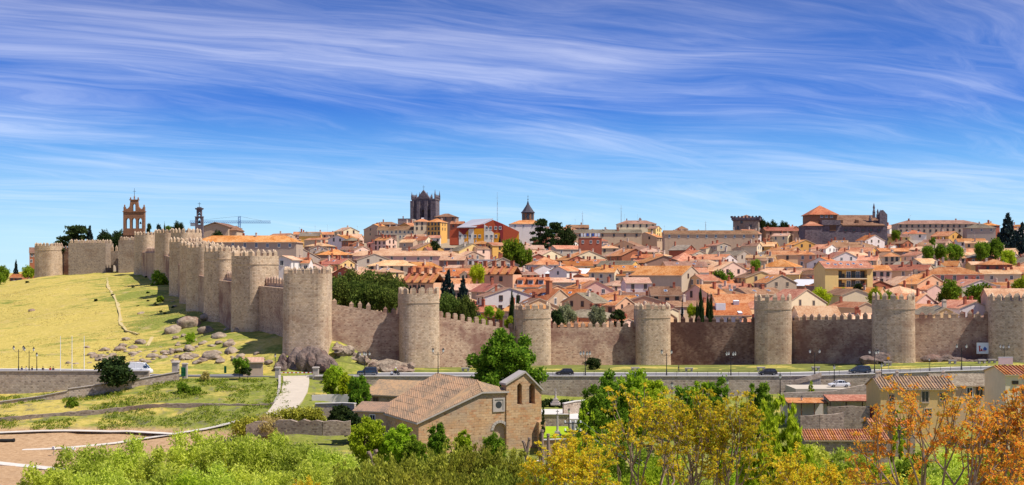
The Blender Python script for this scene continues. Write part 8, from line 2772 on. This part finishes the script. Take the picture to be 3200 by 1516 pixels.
# ---------------------------------------------------------------- people
def body_mesh(joints, edges, radii, mats_of):
 """one continuous skinned body; mats_of(z, x, y) -> slot"""
 me = bpy.data.meshes.new('body')
 me.from_pydata(joints, edges, [])
 o = bpy.data.objects.new('tmp_body', me)
 COL.objects.link(o)
 md = o.modifiers.new('skin', 'SKIN')
 md.use_smooth_shade = True
 for v, r in zip(me.skin_vertices[0].data, radii):
  v.radius = (r, r)
 me.skin_vertices[0].data[0].use_root = True
 s = o.modifiers.new('sub', 'SUBSURF')
 s.levels = s.render_levels = 1
 dg = bpy.context.evaluated_depsgraph_get()
 res = bpy.data.meshes.new_from_object(o.evaluated_get(dg))
 bpy.data.objects.remove(o)
 return res
def person(label, pose, loc, rz, top_mat, leg_mat, sc=1.0, group=None, hat=None):
 # joints: pelvis, waist, chest, neck, head base, head top, L/R shoulder, elbow, wrist, hand, hip, knee, ankle, toe
 if pose == 'walk':
  J = [(0, 0, .95), (0, 0, 1.15), (0, 0, 1.38), (0, 0, 1.50), (0, -.02, 1.58), (0, -.02, 1.72)]
  arms = [[(.18, 0, 1.42), (.24, .10, 1.16), (.25, -.02, .92), (.25, -.05, .82)], [(-.18, 0, 1.42), (-.24, -.08, 1.16), (-.25, -.20, .96), (-.25, -.24, .87)]]
  legs = [[(.09, 0, .92), (.10, -.16, .52), (.10, -.10, .10), (.10, -.26, .04)], [(-.09, 0, .92), (-.10, .12, .52), (-.10, .34, .16), (-.10, .24, .06)]]
 elif pose == 'sit':
  J = [(0, 0, .48), (0, .02, .68), (0, .04, .92), (0, .02, 1.04), (0, 0, 1.12), (0, 0, 1.26)]
  arms = [[(.18, .03, .96), (.23, -.05, .70), (.14, -.26, .58), (.10, -.34, .56)], [(-.18, .03, .96), (-.23, -.05, .70), (-.14, -.26, .58), (-.10, -.34, .56)]]
  legs = [[(.10, 0, .46), (.12, -.42, .48), (.12, -.42, .10), (.12, -.56, .05)], [(-.10, 0, .46), (-.12, -.42, .48), (-.12, -.42, .10), (-.12, -.56, .05)]]
 else:  # ride
  J = [(0, 0, .82), (0, -.06, 1.02), (0, -.14, 1.24), (0, -.18, 1.36), (0, -.2, 1.44), (0, -.2, 1.58)]
  arms = [[(.19, -.14, 1.28), (.30, -.34, 1.10), (.30, -.62, 1.06), (.28, -.70, 1.05)], [(-.19, -.14, 1.28), (-.30, -.34, 1.10), (-.30, -.62, 1.06), (-.28, -.70, 1.05)]]
  legs = [[(.12, 0, .80), (.26, -.36, .66), (.24, -.12, .28), (.24, -.28, .24)], [(-.12, 0, .80), (-.26, -.36, .66), (-.24, -.12, .28), (-.24, -.28, .24)]]
 rad = [.15, .135, .155, .06, .085, .095]
 E = [(i, i + 1) for i in range(5)]
 for A, at in ((arms[0], 2), (arms[1], 2), (legs[0], 0), (legs[1], 0)):
  n = len(J)
  J += A
  E += [(at, n), (n, n + 1), (n + 1, n + 2), (n + 2, n + 3)]
  rad += [.065, .05, .036, .034] if at == 2 else [.10, .072, .048, .04]
 me = body_mesh(J, E, rad, None)
 for m in (top_mat, leg_mat, 'skin', 'rubber'):
  me.materials.append(M(m))
 zs, zw, zn = J[0][2], J[0][2] + .06, J[3][2]
 hands = [Vector(J[9]), Vector(J[13])]
 feet = [Vector(J[17]), Vector(J[21])]
 hips = J[0]
 for p in me.polygons:
  c = p.center
  if c.z > zn - .02 or min((c - h).length for h in hands) < .09:
   p.material_index = 2
  elif min((c - f).length for f in feet) < .13:
   p.material_index = 3
  elif c.z < zw or (pose != 'walk' and c.y < hips[1] - .22 and c.z < hips[2] + .1):
   p.material_index = 1
  else:
   p.material_index = 0
  p.use_smooth = True
 root = thing('person', label, 'person', loc, rz, group)
 root.scale = (sc,) * 3
 ob('body', me, root)
 hx, hy, hz = J[5]
 mb = MB()
 if pose == 'ride':
  mb.lathe([(.06, hz - .17), (.14, hz - .10), (.155, hz), (.13, hz + .08), (.06, hz + .13), (.01, hz + .14)], 10, 0, (hx, hy))
  ob('helmet', mb.mesh('helmet', 'white_paint', True), root)
  mb = MB(); mb.lathe([(.175, .98), (.2, 1.1), (.21, 1.26), (.16, 1.36)], 10, 0, (0, -.11)); ob('vest', mb.mesh('vest', 'hi_vis', True), root)
 else:
  mb.lathe([(.105, hz - .06), (.115, hz), (.09, hz + .07), (.02, hz + .10)], 10, 0, (hx, hy + .015)); ob('hair', mb.mesh('hair', 'hair', True), root)
  mb = MB(); mb.box((hx, hy - .105, hz - .06), (.025, .04, .05)); ob('nose', mb.mesh('nose', 'skin'), root)
 return root
person('person in dark clothes walking on the pavement before the blackened wall', 'walk', (PX(2121, 290.2), 290.2, road_z(PX(2121, 290.2)) + .13), R(-90), 'cloth_dark', 'cloth_dark')
_pp = [(68, 'cloth_blue', 'seated person in blue on the promenade, closest to the picture edge'), (82, 'cloth_pale', 'seated person in pale top between the two twin-lantern lamps'), (100, 'cloth_dark', 'seated person in dark top beside the single-lantern lamp'), (134, 'cloth_dark', 'seated person in dark top nearer the flagpoles'), (157, 'cloth_red', 'seated person in red top on the promenade'), (166, 'cloth_dark', 'seated person in dark top next to the one in red')]
for i, (px, m, lab) in enumerate(_pp):
 X = PX(px, 279.9)
 person(lab, 'sit', (X, 279.95, road_z(X) + .13), R((-20, 15, -30, 25, 0, 40)[i]), m, 'cloth_blue', group='people sitting on the promenade')
 _mb = MB(); _mb.box((0, .05, .2), (.5, .45, .4)); tag(ob('stone_block', _mb.mesh('stone_seat', 'granite_cut'), None, (X, 279.95, road_z(X) + .12)), 'stone block seat under the ' + lab.split(' on ')[0].split(' between')[0].split(' beside')[0].split(' nearer')[0].split(' next')[0] + (' by the edge', ' between lamps', ' by the single lamp', ' nearer the flagpoles', '', ' next to the red one')[i], 'seat', 'stone seats on the promenade', 'thing')
def motorcycle():
 X, Y = PX(1234, 284.5), 284.5
 z = road_z(X) + .01
 root = thing('motorcycle', 'dark touring motorcycle under the rider in the yellow vest', 'motorcycle', (X, Y, z), R(90))
 mb = MB(); mb.tube((-.07, 0, 0), (.07, 0, 0), .32, .32, 16); w = mb.mesh('tyre', 'rubber')
 mb = MB(); mb.tube((-.08, 0, 0), (.08, 0, 0), .2, .2, 10); r = mb.mesh('rim', 'paint_silver')
 for y in (-.78, .70):
  o = ob('wheel', w, root, (0, y, .32)); ob('rim', r, o)
 mb = MB(); loft(mb, [[(-.12, .75, .62), (-.12, .75, .8), (.12, .75, .8), (.12, .75, .62)], [(-.18, .2, .5), (-.17, .2, .82), (.17, .2, .82), (.18, .2, .5)], [(-.2, -.3, .4), (-.18, -.3, .98), (.18, -.3, .98), (.2, -.3, .4)], [(-.16, -.75, .62), (-.14, -.75, .95), (.14, -.75, .95), (.16, -.75, .62)]])
 ob('fairing', mb.mesh('fairing', 'paint_black'), root)
 mb = MB(); mb.box((0, .28, .86), (.3, .9, .1)); ob('seat', mb.mesh('seat', 'rubber'), root)
 mb = MB(); mb.hull8([(-.2, -.68, .95), (.2, -.68, .95), (.2, -.65, .95), (-.2, -.65, .95), (-.16, -.5, 1.3), (.16, -.5, 1.3), (.16, -.47, 1.3), (-.16, -.47, 1.3)]); ob('windscreen', mb.mesh('windscreen', 'emblem_pale'), root)
 for s in (-1, 1):
  mb = MB(); mb.box((s * .34, .62, .62), (.24, .5, .4)); ob('pannier', mb.mesh('pannier', 'paint_white'), root)
  mb = MB(); mb.tube((s * .1, -.7, .8), (s * .1, -.8, .32), .03, .03, 6); ob('fork', mb.mesh('fork', 'paint_silver'), root)
 mb = MB(); mb.tube((-.32, -.5, 1.04), (.32, -.5, 1.04), .02, .02, 6); ob('handlebar', mb.mesh('handlebar', 'metal_dark'), root)
 person('motorcyclist in bright yellow vest and white helmet riding along the road', 'ride', (X, Y, z + .08), R(90), 'cloth_dark', 'cloth_dark')
motorcycle()
# ---------------------------------------------------------------- monuments, trunks, poles
def cross_column(px, base, top, Y, label, zb=None, s=1.0):
 z0 = PZ(base, Y)
 root = thing('stone_cross', label, 'monument', (PX(px, Y), Y, z0))
 H = PZ(top, Y) - z0
 for i, (w, h) in enumerate(((1.9, .35), (1.4, .35), (.95, .5))):
  mb = MB(); mb.box((0, 0, 0), (w * s, w * s, h)); ob('step', mb.mesh('plinth_step', 'granite_cut'), root, (0, 0, (.17, .52, .95)[i]))
 mb = MB(); mb.lathe([(.26 * s, 1.2), (.20 * s, 1.5), (.15 * s, H - .9), (.24 * s, H - .8), (.24 * s, H - .65)], 10); ob('column', mb.mesh('column', 'granite_cut'), root)
 mb = MB(); mb.box((0, 0, H - .3), (.14, .14, .75)); mb.box((0, 0, H - .22), (.55, .13, .14)); ob('cross', mb.mesh('cross', 'granite_cut'), root)
cross_column(1742, 1369, 1282, 224, 'dark stone cross on stepped plinth in the bright lawn')
cross_column(1736, 1265, 1214, 250, 'pale stone cross on the paved court behind the church')
def pollard(px, base, top, Y, label, seed, fork=True):
 rr = random.Random(seed)
 z0 = PZ(base, Y)
 root = thing('pollarded_tree', label, 'tree', (PX(px, Y), Y, z0 - 1))
 H = PZ(top, Y) - z0 + 1
 mb = MB()
 mb.tube((0, 0, 0), (.05, 0, H * .55), .32, .26, 8)
 for k in range(2 if fork else 1):
  s = -1 if k else 1
  e = (s * .45 if fork else 0, rr.uniform(-.1, .1), H * (1 if k == 0 else .9))
  mb.tube((.05, 0, H * .5), e, .24, .2, 8)
  mb.tube((e[0], e[1], e[2] - .15), (e[0] + rr.uniform(-.08, .08), e[1], e[2] + .12), .28, .24, 8)
 ob('trunk', mb.mesh('pollard', 'bark_pale'), root)
pollard(1645, 1445, 1370, 195, 'forked pollarded trunk in front of the bell gable', 1)
pollard(1694, 1460, 1346, 185, 'tall pollarded trunk beside the church corner', 2, False)
pollard(1713, 1460, 1358, 184, 'pollarded trunk standing next to the tall one', 3, False)
pollard(1164, 1440, 1408, 160, 'pollarded stump between the willows and the leafy tree', 4)
def utility_pole():
 Y = 150
 X = PX(1790, Y)
 z0 = gz(X, Y)
 root = thing('utility_pole', 'grey concrete utility pole with insulators above the golden sprays', 'utility pole', (X, Y, z0))
 H = PZ(1318, Y) - z0
 mb = MB(); mb.box((0, 0, H / 2), (.32, .32, H), taper=.7); ob('pole', mb.mesh('concrete_pole', 'metal_grey'), root)
 mb = MB()
 for z in (H - .15, H - 1.1):
  mb.box((0, -.2, z), (2.0, .1, .1))
 ob('crossarm', mb.mesh('crossarm', 'metal_dark'), root)
 mb = MB(); mb.lathe([(.05, 0), (.11, .05), (.06, .12), (.11, .18), (.05, .26)], 8); me = mb.mesh('insulator', 'white_paint')
 for z in (H - .1, H - 1.05):
  for x in (-.9, -.3, .3, .9):
   ob('insulator', me, root, (x, -.2, z))
 mb = MB()
 for x, z in ((-.9, H + .15), (.9, H + .15), (.9, H - .8)):
  a = Vector((x, -.2, z))
  b = Vector((14, -28, z - 4.5))
  prev = a
  for i in range(1, 13):
   t = i / 12
   q = a.lerp(b, t) - Vector((0, 0, 2.2 * 4 * t * (1 - t) * .4))
   mb.tube(prev, q, .015, .015, 4, cap=False)
   prev = q
 ob('wire', mb.mesh('wire', 'metal_grey'), root)
utility_pole()
def pipe_stack():
 X, Y = _valley([(8, 1378)])[0]
 root = thing('black_pipe', 'short black pipe lying on the bare earth', 'pipe', (X, Y, gz(X, Y)))
 mb = MB(); mb.tube((-4, 0, .35), (2, .2, .35), .32, .32, 12); ob('tube', mb.mesh('pipe', 'rubber'), root)
 mb = MB(); mb.tube((1.9, .2, .35), (2.15, .2, .35), .4, .4, 12); ob('collar', mb.mesh('collar', 'rubber'), root)
pipe_stack()
def floodlights():
 for i, (px, lab) in enumerate(((168, 'white floodlight on the earth field, outermost'), (198, 'white floodlight in the middle of the row on the earth field'), (230, 'white floodlight closest to the willows'))):
  X, Y = _valley([(px, 1402)])[0]
  root = thing('floodlight', lab, 'floodlight', (X, Y, gz(X, Y)), R(-30 + 20 * i), 'floodlights on the earth field')
  mb = MB(); mb.tube((0, 0, 0), (0, 0, 1.2), .06, .05, 6); ob('stand', mb.mesh('stand', 'metal_grey'), root)
  mb = MB(); mb.box((0, 0, 1.35), (.75, .3, .45), taper=.8); ob('lamp_head', mb.mesh('lamp_head', 'white_paint'), root)
  mb = MB(); mb.box((0, -.16, 1.35), (.5, .02, .3)); ob('glass', mb.mesh('lamp_glass', 'emblem_pale'), root)
floodlights()
def yellow_apartment():
 """recessed two-storey loggia block"""
 Y = 425
 s = Y / FPX
 X0 = PX(2655, Y)
 z0 = PZ(925, Y) - 1
 root = thing('apartment_house', 'yellow apartment house with two storeys of recessed balconies', 'house', (X0, Y, z0), R(6), 'houses of the town')
 x = lambda px: (px - 2655) * s
 z = lambda py: PZ(py, Y) - z0
 D = 11
 H = z(838)
 mb = MB()
 l, r = x(2576), x(2730)
 a, b = x(2619), x(2712)
 mb.box(((l + a) / 2, D / 2, H / 2), (a - l, D, H)); mb.box(((b + r) / 2, D / 2, H / 2), (r - b, D, H)); mb.box(((a + b) / 2, D / 2 + .9, H / 2), (b - a - .004, D - 1.8, H - .01))
 ob('wall', mb.mesh('block_wall', 'plaster_yellow'), root)
 mb = MB()
 for py in (842, 871, 900):
  mb.box(((a + b) / 2, .85, z(py)), (b - a - .01, 1.7, .35))
 ob('balcony_slab', mb.mesh('balcony_slab', 'plaster_cream'), root)
 mb = MB()
 for py in (871, 900):
  zz = z(py) + .18
  mb.tube((a, .06, zz + .95), (b, .06, zz + .95), .035, .035, 4)
  n = 40
  for i in range(n + 1):
   q = a + (b - a) * i / n
   mb.tube((q, .06, zz), (q, .06, zz + .95), .02, .02, 4, cap=False)
 ob('balcony_rail', mb.mesh('balcony_rail', 'metal_dark'), root)
 for py in (869, 898):
  for px in (2629, 2641, 2658, 2674, 2688, 2703):
   ob('window', WIN['u' if px in (2658, 2688) else 'b'], root, (x(px), 1.79, z(py)), scale=(1.25 if px != 2641 else .7, 1, 2.1 if px != 2641 else 1.3))
 mb = MB()
 roof_gable(mb, r - l, D, R(22), .6, .3)
 ro = ob('roof', mb.mesh('block_roof', ['roof_orange', 'frame_tan']), root, ((l + r) / 2, D / 2, H))
 for i in range(6):
  ob('skylight', SKYL, ro, (-6 + i * 2.2, -2.2 - (i % 2) * .8, 1.5 - (i % 2) * .35), rot=(R(22), 0, 0))
 mb = MB()
 for s_, xx in ((-1, l), (1, r)):
  mb.face([(xx - .001 * s_, 0, H), (xx - .001 * s_, D, H), (xx - .001 * s_, D / 2, H + math.tan(R(22)) * D / 2)][::s_])
 ob('gable', mb.mesh('block_gable', 'plaster_yellow'), root)
yellow_apartment()
